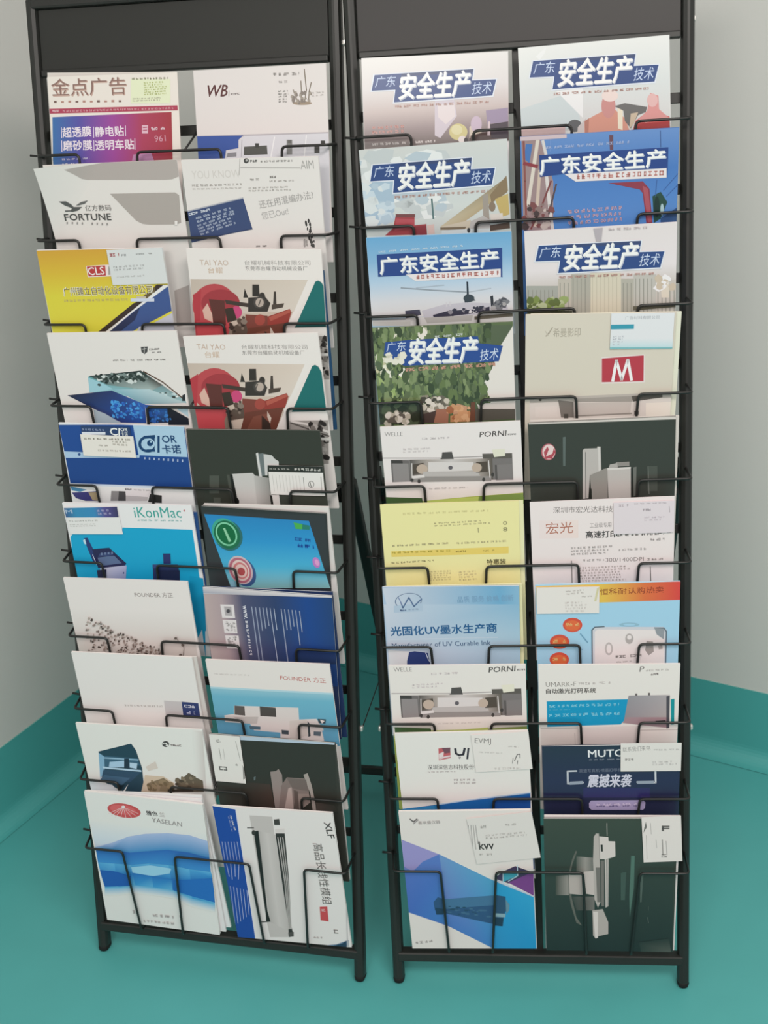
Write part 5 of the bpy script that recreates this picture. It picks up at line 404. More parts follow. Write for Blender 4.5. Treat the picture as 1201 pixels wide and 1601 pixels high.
('magazine','R',1,-0.2242,0.0046,-0.0174,0.0,206.2,269.5,0.003,(0.954,0.991,1.021),'#e0d8d6',None,None,1,'safety magazine with blurred grey lilac cover and pale yellow ball, top row','magazine','safety magazines in the right rack',[('g',['#e2dcd8','#e2dcd8','#dcd4d2','#dcd4d2'],[(1.1,269.1),(206.6,269),(206.7,227.7),(0.9,226.6)]),('g',['#dcd4d2','#dcd4d2','#c8b8b4','#c8b8b4'],[(0.9,226.6),(206.7,227.7),(206.9,197.9),(0.7,195.9)]),('g',['#c8b8b4','#c8b8b4','#9c8c8c','#9c8c8c'],[(0.7,195.9),(206.9,197.9),(207,173.9),(0.6,171.2)]),('g',['#9c8c8c','#9c8c8c','#6c605c','#6c605c'],[(0.6,171.2),(207,173.9),(207.1,149.7),(0.4,146.3)]),('p','#cfc4cc',[(102.5,213.8),(129.8,208.9),(133.3,186.4),(121.2,171.9),(109.1,157.3),(101.3,161.4)]),('p','#e0d4d4',[(106.2,202.4),(129.7,203.3),(131.3,186.5),(117.4,175.8),(106.8,185.6)]),('e','#d0c48c',134.8,164.8,12.9,-0.5,0.2,11.3),('e','#dcd4a8',132.9,167.7,7.8,-0.3,0.1,6.8),('p','#d4c4b4',[(150.6,170.7),(166.5,183.2),(168.1,158.7),(150.4,155.7)]),('p','#5a4644',[(152.4,159.4),(205.3,168.5),(206.1,150.7),(150.3,151.9)]),('p','#9c8ca4',[(174.4,192.2),(205.5,194.6),(205.4,176),(176.1,173.4)]),('p','#4a3f48',[(180,173.3),(205.4,176),(205.2,153.5),(181.7,154.5)]),('e','#c8b4c4',160.5,174.1,7.8,-0.3,0.2,11.2),('p','#d8c4c8',[(177.1,177.1),(180.1,177),(179.8,158.3),(175.9,158.4)]),('f','#e8dcd8',11.6,149.7,90.5,1.3,-0.1,5.3,1,9),('f','#d49c94',12.1,165.8,59.6,0.5,-0.1,12.3,2,7),('e','#e4d8d4',140.5,154.2,5.9,-0.2,0.1,4.9),('e','#40383a',145.4,153,2.7,-0.1,0.1,3.8),('p','#dfe2ea',[(16.1,247.2),(159.4,249.7),(157.3,234.3),(191,234.3),(185.1,209.9),(42.6,206.6),(45.4,223.4),(11.2,223.8)]),('p','#324b80',[(18,246.2),(157.7,248.3),(155.3,233.2),(189.2,233.1),(183.6,211.8),(44.3,208.4),(47.1,225.2),(13,225.2)]),('p','#3c4a70',[(56.9,246.7),(157.7,248.3),(157.1,243.9),(55.6,242.8)]),('t','#c8d4ec','广东',17.9,229.3,28.4,0.3,2.8,14.9,0),('t','#b8bcc8','安全生产',52,210.3,98.7,1.3,5,34.1,1),('t','#f4f2f2','安全生产',50.9,211.7,98.7,1.3,5,34.1,1),('t','#c8d4ec','技术',154.3,214.3,27.2,0.3,3,16.3,0),('f','#c09a90',45.7,200.1,133.1,1.2,0,5.1,1,8)]),
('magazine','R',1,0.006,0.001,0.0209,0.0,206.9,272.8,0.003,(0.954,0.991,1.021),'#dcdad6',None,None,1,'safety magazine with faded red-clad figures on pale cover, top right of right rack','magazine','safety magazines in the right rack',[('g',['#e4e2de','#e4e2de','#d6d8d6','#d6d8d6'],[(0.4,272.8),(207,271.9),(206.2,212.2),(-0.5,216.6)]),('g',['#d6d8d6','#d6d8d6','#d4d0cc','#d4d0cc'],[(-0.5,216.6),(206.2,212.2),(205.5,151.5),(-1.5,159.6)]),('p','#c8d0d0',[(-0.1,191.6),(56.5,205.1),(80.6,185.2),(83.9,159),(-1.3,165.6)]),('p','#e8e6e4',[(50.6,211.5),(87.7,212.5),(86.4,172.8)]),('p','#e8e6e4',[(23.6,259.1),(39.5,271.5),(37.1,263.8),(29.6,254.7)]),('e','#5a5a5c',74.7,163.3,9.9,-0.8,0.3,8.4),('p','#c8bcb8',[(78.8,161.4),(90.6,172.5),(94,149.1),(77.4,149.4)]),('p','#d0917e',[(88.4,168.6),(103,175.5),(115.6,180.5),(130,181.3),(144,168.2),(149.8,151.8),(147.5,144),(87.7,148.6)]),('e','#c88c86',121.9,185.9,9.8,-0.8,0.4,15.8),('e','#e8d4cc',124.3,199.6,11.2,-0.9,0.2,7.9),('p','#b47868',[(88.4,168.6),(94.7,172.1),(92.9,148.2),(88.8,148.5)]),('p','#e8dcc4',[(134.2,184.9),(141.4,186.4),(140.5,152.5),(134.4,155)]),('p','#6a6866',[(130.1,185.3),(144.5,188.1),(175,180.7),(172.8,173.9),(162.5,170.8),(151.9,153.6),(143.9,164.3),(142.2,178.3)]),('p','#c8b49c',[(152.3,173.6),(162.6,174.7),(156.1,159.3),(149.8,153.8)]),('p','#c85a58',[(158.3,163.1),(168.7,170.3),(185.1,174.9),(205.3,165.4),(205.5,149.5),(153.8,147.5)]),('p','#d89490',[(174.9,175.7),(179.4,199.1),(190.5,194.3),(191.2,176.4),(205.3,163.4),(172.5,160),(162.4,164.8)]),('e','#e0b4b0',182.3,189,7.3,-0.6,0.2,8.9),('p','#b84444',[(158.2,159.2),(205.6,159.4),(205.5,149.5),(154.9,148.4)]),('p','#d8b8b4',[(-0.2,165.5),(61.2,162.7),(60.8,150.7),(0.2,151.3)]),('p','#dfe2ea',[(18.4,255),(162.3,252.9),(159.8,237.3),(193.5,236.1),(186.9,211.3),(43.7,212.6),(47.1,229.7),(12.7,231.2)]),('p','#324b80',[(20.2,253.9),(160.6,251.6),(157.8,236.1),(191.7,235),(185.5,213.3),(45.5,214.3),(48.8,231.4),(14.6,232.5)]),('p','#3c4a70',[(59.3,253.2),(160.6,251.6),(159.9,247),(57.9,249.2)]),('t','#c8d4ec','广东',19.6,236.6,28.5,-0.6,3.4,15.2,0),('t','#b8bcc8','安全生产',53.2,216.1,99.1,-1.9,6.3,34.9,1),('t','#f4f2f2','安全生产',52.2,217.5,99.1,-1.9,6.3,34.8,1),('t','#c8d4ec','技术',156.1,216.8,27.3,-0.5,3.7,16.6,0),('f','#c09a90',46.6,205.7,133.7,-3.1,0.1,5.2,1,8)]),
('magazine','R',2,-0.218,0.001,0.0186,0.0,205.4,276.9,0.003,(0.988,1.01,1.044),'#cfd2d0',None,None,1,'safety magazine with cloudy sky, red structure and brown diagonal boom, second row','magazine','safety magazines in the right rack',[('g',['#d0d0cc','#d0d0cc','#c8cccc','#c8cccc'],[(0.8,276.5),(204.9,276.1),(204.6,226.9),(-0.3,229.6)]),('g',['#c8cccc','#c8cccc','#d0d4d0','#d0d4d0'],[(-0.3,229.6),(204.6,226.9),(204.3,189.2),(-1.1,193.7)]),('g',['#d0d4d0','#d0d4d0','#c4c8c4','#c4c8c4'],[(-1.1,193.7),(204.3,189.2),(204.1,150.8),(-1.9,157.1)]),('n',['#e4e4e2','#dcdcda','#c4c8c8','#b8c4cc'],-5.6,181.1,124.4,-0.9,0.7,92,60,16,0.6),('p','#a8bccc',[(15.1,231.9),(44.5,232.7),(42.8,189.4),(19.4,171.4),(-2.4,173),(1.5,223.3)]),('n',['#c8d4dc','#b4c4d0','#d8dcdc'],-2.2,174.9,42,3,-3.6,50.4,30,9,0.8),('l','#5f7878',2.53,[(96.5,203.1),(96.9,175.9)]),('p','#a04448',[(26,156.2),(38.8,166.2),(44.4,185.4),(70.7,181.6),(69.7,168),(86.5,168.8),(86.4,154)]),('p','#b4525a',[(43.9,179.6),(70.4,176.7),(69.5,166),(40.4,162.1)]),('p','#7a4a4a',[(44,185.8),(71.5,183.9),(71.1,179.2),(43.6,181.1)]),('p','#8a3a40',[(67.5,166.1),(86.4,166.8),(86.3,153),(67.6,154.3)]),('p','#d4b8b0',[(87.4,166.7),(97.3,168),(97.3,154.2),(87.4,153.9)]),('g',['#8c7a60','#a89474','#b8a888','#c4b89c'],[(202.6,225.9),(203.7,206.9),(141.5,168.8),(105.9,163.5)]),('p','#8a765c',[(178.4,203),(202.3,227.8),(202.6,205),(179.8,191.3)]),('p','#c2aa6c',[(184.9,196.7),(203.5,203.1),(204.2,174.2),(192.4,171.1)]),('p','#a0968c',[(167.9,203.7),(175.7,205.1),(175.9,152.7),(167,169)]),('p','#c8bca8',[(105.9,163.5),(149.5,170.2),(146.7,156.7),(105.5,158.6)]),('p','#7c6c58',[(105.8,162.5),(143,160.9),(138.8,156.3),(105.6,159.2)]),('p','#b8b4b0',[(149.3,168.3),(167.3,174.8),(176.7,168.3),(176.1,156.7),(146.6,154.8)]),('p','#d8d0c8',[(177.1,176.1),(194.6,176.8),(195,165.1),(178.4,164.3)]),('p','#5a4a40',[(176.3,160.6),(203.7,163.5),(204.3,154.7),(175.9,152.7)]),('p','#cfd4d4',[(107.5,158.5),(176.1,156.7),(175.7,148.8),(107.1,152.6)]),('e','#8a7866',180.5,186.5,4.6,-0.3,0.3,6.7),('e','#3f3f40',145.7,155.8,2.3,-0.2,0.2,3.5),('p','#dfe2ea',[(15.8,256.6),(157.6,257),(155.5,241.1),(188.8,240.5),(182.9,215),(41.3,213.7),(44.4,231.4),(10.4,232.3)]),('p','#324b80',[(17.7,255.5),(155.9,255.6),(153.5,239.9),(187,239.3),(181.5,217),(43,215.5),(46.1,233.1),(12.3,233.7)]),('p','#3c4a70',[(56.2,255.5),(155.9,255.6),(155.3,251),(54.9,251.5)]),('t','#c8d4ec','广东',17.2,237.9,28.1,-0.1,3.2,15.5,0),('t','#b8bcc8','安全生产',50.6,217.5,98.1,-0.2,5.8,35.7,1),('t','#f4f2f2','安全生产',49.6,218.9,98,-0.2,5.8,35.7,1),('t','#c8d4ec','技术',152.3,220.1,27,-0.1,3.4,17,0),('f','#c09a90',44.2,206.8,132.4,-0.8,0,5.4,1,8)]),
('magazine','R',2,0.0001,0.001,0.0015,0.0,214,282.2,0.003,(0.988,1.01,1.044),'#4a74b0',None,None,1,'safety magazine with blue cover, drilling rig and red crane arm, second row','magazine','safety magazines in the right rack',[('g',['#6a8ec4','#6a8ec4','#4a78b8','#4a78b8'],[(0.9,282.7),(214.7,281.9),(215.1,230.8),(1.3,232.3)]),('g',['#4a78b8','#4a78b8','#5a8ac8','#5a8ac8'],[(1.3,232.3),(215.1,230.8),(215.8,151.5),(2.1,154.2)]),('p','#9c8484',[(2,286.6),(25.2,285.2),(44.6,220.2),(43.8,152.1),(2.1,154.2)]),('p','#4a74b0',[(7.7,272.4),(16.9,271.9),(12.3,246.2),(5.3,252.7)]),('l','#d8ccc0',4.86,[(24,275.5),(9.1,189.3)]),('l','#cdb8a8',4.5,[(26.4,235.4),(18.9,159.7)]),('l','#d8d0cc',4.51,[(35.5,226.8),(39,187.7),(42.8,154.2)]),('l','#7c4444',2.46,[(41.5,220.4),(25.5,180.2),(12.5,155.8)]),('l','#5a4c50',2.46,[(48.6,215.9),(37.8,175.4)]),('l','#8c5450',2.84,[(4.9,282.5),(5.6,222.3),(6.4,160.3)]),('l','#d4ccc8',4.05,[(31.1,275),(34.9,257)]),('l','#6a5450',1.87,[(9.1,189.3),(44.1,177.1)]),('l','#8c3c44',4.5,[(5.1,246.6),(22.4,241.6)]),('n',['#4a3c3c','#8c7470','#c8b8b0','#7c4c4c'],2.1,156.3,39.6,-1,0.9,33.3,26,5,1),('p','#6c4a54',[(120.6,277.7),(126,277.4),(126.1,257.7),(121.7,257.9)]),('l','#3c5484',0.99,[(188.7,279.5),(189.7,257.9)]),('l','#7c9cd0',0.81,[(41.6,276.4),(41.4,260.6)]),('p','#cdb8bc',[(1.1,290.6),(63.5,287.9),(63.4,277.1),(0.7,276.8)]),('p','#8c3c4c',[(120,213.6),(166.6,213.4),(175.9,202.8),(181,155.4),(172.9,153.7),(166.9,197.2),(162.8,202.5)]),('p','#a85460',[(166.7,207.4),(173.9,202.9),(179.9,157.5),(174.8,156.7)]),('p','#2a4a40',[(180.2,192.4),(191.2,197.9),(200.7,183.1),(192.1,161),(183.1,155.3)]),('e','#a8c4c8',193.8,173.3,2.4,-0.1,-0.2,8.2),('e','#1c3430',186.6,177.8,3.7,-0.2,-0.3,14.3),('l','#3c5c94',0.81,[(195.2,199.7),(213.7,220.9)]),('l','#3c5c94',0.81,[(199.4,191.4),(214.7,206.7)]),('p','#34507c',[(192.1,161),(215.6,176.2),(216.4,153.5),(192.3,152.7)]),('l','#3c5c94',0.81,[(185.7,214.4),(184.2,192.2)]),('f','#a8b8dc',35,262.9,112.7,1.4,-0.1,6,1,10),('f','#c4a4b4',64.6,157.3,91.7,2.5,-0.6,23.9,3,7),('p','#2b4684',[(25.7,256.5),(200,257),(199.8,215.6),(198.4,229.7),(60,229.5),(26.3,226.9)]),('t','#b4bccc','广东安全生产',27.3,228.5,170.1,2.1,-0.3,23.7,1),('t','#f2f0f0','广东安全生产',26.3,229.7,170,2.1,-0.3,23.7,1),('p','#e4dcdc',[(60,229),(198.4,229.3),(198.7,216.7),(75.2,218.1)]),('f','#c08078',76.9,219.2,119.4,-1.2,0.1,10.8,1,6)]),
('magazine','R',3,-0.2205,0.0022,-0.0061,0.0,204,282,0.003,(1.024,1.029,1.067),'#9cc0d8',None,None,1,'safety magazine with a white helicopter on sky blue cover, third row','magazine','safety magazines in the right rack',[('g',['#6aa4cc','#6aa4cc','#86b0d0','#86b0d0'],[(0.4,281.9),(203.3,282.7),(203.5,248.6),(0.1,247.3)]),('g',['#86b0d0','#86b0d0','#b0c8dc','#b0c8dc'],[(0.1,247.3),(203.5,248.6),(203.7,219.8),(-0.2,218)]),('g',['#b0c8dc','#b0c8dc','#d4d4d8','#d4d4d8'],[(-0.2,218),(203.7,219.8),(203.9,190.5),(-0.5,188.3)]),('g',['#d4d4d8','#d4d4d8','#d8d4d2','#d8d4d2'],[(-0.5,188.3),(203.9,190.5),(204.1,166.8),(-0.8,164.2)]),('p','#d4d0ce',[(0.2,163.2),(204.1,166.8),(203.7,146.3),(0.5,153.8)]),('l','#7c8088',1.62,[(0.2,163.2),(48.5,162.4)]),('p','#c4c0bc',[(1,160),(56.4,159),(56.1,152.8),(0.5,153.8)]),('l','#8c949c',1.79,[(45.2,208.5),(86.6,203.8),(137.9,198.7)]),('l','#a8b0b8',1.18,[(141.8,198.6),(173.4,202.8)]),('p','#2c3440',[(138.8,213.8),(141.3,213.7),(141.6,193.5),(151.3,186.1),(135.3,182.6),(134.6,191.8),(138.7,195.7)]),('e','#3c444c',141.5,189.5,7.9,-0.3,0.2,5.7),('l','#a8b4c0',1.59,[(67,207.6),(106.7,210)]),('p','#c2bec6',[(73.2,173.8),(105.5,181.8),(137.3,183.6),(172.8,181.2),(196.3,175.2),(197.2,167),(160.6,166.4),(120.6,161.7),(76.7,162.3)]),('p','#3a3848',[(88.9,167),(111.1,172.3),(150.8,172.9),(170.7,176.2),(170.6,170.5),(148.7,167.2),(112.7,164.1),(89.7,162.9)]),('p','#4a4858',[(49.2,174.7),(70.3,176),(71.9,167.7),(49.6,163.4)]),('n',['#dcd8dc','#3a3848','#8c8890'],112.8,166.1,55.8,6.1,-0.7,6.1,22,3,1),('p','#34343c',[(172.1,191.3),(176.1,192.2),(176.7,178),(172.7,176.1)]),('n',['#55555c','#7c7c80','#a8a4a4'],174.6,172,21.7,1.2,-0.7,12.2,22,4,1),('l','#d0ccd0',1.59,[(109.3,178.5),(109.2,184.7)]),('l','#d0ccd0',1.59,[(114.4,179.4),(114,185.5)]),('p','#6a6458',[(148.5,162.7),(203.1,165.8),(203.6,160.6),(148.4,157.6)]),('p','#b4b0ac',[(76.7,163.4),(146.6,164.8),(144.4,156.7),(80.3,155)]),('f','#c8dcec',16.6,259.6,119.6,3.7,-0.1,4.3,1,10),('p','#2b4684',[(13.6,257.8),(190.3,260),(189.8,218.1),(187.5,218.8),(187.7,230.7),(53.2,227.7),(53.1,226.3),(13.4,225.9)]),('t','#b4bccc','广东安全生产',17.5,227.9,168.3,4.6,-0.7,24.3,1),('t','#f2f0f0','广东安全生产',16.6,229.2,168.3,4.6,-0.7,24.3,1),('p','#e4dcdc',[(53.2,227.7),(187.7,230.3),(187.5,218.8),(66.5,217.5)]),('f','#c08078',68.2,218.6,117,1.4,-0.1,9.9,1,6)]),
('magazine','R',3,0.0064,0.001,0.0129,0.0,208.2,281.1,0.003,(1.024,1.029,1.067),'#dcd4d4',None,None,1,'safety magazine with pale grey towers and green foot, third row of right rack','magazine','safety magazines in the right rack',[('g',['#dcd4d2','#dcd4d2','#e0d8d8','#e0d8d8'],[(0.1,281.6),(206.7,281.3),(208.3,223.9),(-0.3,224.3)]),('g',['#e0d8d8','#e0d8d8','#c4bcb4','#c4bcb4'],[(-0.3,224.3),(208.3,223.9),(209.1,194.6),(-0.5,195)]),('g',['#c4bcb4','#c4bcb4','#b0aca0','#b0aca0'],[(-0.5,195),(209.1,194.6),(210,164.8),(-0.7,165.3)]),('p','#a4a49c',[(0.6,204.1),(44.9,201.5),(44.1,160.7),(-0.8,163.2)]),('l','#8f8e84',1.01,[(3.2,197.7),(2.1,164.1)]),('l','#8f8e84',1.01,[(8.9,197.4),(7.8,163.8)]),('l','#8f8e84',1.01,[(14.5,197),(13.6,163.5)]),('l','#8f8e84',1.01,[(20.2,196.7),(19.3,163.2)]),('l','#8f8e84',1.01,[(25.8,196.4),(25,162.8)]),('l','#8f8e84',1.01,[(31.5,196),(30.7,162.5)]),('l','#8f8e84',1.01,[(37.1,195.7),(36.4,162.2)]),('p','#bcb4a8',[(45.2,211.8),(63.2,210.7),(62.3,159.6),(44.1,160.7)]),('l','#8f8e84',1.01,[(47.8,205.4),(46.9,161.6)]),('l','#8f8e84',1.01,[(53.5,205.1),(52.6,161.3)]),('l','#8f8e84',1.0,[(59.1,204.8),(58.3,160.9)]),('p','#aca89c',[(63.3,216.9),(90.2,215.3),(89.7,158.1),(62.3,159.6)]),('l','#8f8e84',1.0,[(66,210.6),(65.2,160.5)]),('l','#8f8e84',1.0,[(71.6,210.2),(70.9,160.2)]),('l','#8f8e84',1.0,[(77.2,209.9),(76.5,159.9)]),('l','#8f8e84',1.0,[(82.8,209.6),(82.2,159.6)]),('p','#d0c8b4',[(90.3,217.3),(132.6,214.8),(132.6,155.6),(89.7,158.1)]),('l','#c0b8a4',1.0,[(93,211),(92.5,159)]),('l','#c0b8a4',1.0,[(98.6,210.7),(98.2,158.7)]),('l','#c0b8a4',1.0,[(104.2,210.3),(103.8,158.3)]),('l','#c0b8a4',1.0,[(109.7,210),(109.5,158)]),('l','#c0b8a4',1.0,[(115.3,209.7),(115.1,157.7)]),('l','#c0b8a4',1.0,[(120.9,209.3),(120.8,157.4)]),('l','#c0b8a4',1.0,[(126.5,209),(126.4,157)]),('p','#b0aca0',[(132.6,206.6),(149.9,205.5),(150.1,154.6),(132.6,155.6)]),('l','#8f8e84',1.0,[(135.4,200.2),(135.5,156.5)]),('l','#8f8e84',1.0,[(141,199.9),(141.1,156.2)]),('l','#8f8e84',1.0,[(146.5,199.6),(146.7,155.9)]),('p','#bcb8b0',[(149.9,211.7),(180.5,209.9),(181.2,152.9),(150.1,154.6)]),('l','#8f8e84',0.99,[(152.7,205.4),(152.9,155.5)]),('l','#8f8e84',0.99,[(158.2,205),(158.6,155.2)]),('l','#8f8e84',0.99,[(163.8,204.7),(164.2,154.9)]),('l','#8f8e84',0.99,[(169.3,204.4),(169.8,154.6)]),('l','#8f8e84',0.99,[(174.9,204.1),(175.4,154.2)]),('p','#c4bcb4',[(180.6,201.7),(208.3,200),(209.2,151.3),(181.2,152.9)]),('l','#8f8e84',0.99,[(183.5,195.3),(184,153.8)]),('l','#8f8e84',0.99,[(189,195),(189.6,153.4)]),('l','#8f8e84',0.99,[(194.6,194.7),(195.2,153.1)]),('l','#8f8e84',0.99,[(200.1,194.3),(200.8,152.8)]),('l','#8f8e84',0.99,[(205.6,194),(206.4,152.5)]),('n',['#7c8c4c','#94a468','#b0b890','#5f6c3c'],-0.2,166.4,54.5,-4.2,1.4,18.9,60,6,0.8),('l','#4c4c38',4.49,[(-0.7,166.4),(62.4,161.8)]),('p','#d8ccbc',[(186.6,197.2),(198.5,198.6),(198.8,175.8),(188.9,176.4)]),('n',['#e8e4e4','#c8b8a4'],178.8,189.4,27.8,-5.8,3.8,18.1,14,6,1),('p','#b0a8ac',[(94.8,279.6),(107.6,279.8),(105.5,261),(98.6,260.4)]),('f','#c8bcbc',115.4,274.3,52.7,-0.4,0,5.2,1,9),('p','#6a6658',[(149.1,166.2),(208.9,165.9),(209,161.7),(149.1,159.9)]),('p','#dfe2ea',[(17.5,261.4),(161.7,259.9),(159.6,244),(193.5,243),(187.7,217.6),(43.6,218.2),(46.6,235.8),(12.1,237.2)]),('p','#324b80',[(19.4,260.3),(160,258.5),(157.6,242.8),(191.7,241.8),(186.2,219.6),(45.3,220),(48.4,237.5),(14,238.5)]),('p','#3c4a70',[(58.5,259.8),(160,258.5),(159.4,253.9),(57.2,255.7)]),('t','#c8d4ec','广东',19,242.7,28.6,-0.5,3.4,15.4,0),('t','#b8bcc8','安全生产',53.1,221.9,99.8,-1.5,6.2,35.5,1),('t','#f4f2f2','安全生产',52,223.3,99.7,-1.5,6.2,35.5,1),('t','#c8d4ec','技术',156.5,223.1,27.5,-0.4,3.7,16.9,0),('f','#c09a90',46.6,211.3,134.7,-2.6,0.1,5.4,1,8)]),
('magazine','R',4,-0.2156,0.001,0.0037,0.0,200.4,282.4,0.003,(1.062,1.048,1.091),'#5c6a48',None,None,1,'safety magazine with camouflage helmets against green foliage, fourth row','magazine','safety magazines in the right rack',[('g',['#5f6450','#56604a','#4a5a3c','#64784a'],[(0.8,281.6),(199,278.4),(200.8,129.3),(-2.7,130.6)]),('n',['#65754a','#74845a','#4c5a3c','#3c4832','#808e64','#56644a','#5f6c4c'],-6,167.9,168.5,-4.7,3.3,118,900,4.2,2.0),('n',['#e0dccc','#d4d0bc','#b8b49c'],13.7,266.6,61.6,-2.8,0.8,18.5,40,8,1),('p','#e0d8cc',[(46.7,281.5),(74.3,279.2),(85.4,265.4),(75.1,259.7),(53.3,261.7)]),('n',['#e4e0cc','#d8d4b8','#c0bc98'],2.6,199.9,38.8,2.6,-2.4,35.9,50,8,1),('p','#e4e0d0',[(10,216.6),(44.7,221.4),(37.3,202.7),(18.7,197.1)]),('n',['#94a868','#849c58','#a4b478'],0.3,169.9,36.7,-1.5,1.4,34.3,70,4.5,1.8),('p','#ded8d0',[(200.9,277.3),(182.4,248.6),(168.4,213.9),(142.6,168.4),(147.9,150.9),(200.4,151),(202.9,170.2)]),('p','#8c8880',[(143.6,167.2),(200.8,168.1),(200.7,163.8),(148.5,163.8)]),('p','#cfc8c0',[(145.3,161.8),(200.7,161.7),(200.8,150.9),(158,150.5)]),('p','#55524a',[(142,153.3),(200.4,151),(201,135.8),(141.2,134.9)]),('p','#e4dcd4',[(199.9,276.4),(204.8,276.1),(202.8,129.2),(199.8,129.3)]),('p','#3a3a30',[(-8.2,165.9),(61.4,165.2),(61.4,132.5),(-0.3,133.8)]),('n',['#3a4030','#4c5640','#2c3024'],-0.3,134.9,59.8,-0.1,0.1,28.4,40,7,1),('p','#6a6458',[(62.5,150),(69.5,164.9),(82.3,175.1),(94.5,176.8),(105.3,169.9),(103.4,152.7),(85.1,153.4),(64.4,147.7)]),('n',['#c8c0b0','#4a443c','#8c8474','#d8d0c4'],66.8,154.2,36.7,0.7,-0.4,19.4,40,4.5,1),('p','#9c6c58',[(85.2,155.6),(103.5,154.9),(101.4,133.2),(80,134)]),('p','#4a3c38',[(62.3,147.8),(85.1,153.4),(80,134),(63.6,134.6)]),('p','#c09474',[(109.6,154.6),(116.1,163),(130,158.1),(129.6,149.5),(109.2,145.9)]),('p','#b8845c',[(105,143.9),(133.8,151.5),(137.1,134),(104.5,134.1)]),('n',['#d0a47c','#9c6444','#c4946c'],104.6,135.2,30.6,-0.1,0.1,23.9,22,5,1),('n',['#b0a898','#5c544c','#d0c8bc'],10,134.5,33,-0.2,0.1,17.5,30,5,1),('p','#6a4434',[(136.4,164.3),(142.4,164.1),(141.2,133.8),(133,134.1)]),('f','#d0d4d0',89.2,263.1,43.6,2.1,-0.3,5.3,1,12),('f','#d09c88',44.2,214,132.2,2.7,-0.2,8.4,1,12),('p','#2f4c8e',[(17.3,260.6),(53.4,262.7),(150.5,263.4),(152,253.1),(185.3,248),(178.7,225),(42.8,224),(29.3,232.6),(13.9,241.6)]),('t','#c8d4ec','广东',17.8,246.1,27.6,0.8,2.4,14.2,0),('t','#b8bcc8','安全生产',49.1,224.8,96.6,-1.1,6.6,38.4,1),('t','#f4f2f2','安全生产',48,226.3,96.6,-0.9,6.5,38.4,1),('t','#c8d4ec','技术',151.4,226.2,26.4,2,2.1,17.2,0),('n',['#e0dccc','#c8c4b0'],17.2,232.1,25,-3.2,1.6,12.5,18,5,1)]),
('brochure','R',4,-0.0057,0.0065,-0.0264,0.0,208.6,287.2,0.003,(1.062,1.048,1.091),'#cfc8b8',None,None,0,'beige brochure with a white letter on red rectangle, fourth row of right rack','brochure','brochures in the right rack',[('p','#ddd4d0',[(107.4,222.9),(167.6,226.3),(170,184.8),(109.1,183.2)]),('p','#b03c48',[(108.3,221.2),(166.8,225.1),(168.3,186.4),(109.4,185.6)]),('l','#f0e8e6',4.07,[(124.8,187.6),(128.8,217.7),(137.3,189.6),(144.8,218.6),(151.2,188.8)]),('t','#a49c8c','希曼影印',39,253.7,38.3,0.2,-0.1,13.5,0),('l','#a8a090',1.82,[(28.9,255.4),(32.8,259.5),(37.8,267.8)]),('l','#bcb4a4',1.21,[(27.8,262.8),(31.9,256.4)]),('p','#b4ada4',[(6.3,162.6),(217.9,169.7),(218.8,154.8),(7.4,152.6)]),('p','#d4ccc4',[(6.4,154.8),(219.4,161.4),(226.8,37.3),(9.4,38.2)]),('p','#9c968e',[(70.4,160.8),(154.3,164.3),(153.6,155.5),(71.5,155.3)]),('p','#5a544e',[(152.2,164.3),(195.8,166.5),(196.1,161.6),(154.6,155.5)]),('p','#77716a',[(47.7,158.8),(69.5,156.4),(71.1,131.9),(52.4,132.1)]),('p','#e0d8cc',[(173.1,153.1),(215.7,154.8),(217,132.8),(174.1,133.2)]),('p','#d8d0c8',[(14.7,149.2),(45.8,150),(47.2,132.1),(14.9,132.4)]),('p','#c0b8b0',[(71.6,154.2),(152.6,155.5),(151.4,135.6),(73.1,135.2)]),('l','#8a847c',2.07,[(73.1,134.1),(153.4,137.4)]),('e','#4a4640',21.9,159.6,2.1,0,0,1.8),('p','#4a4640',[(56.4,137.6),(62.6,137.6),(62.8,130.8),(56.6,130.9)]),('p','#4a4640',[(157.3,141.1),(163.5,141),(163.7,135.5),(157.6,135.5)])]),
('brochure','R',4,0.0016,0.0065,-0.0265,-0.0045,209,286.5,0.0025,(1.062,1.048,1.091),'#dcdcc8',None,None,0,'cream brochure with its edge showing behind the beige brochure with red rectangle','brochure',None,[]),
('business_card','R',4,0.1194,0.2387,-0.0299,0.0017,86.8,52.1,0.0004,(1.062,1.048,1.091),'#d9dbdc',None,None,0,'white card with turquoise bars on the beige brochure','card','cards on the brochures',[('p','#3c94a8',[(-0.3,35.7),(32,35.9),(32,29.1),(-0.5,28.9)]),('p','#7cb4b8',[(-0.8,2.8),(86.9,2.2),(86.9,-1.6),(-1.1,-0.6)]),('g',['#d9dbdc','#d9dbdc','#bcd4d8','#bcd4d8'],[(-0.6,15.9),(87.1,14.8),(86.9,2.2),(-1.1,2.8)]),('t','#a4a8ac','广告材料有限公司',19.2,42.8,47.4,0.4,0,5,0),('f','#c0c4c8',3.9,5.3,16,0.2,-0.2,14.8,4,5),('p','#c4d48c',[(87.3,50.1),(91.2,50),(91.2,-4.2),(88.1,-2.1)])]),
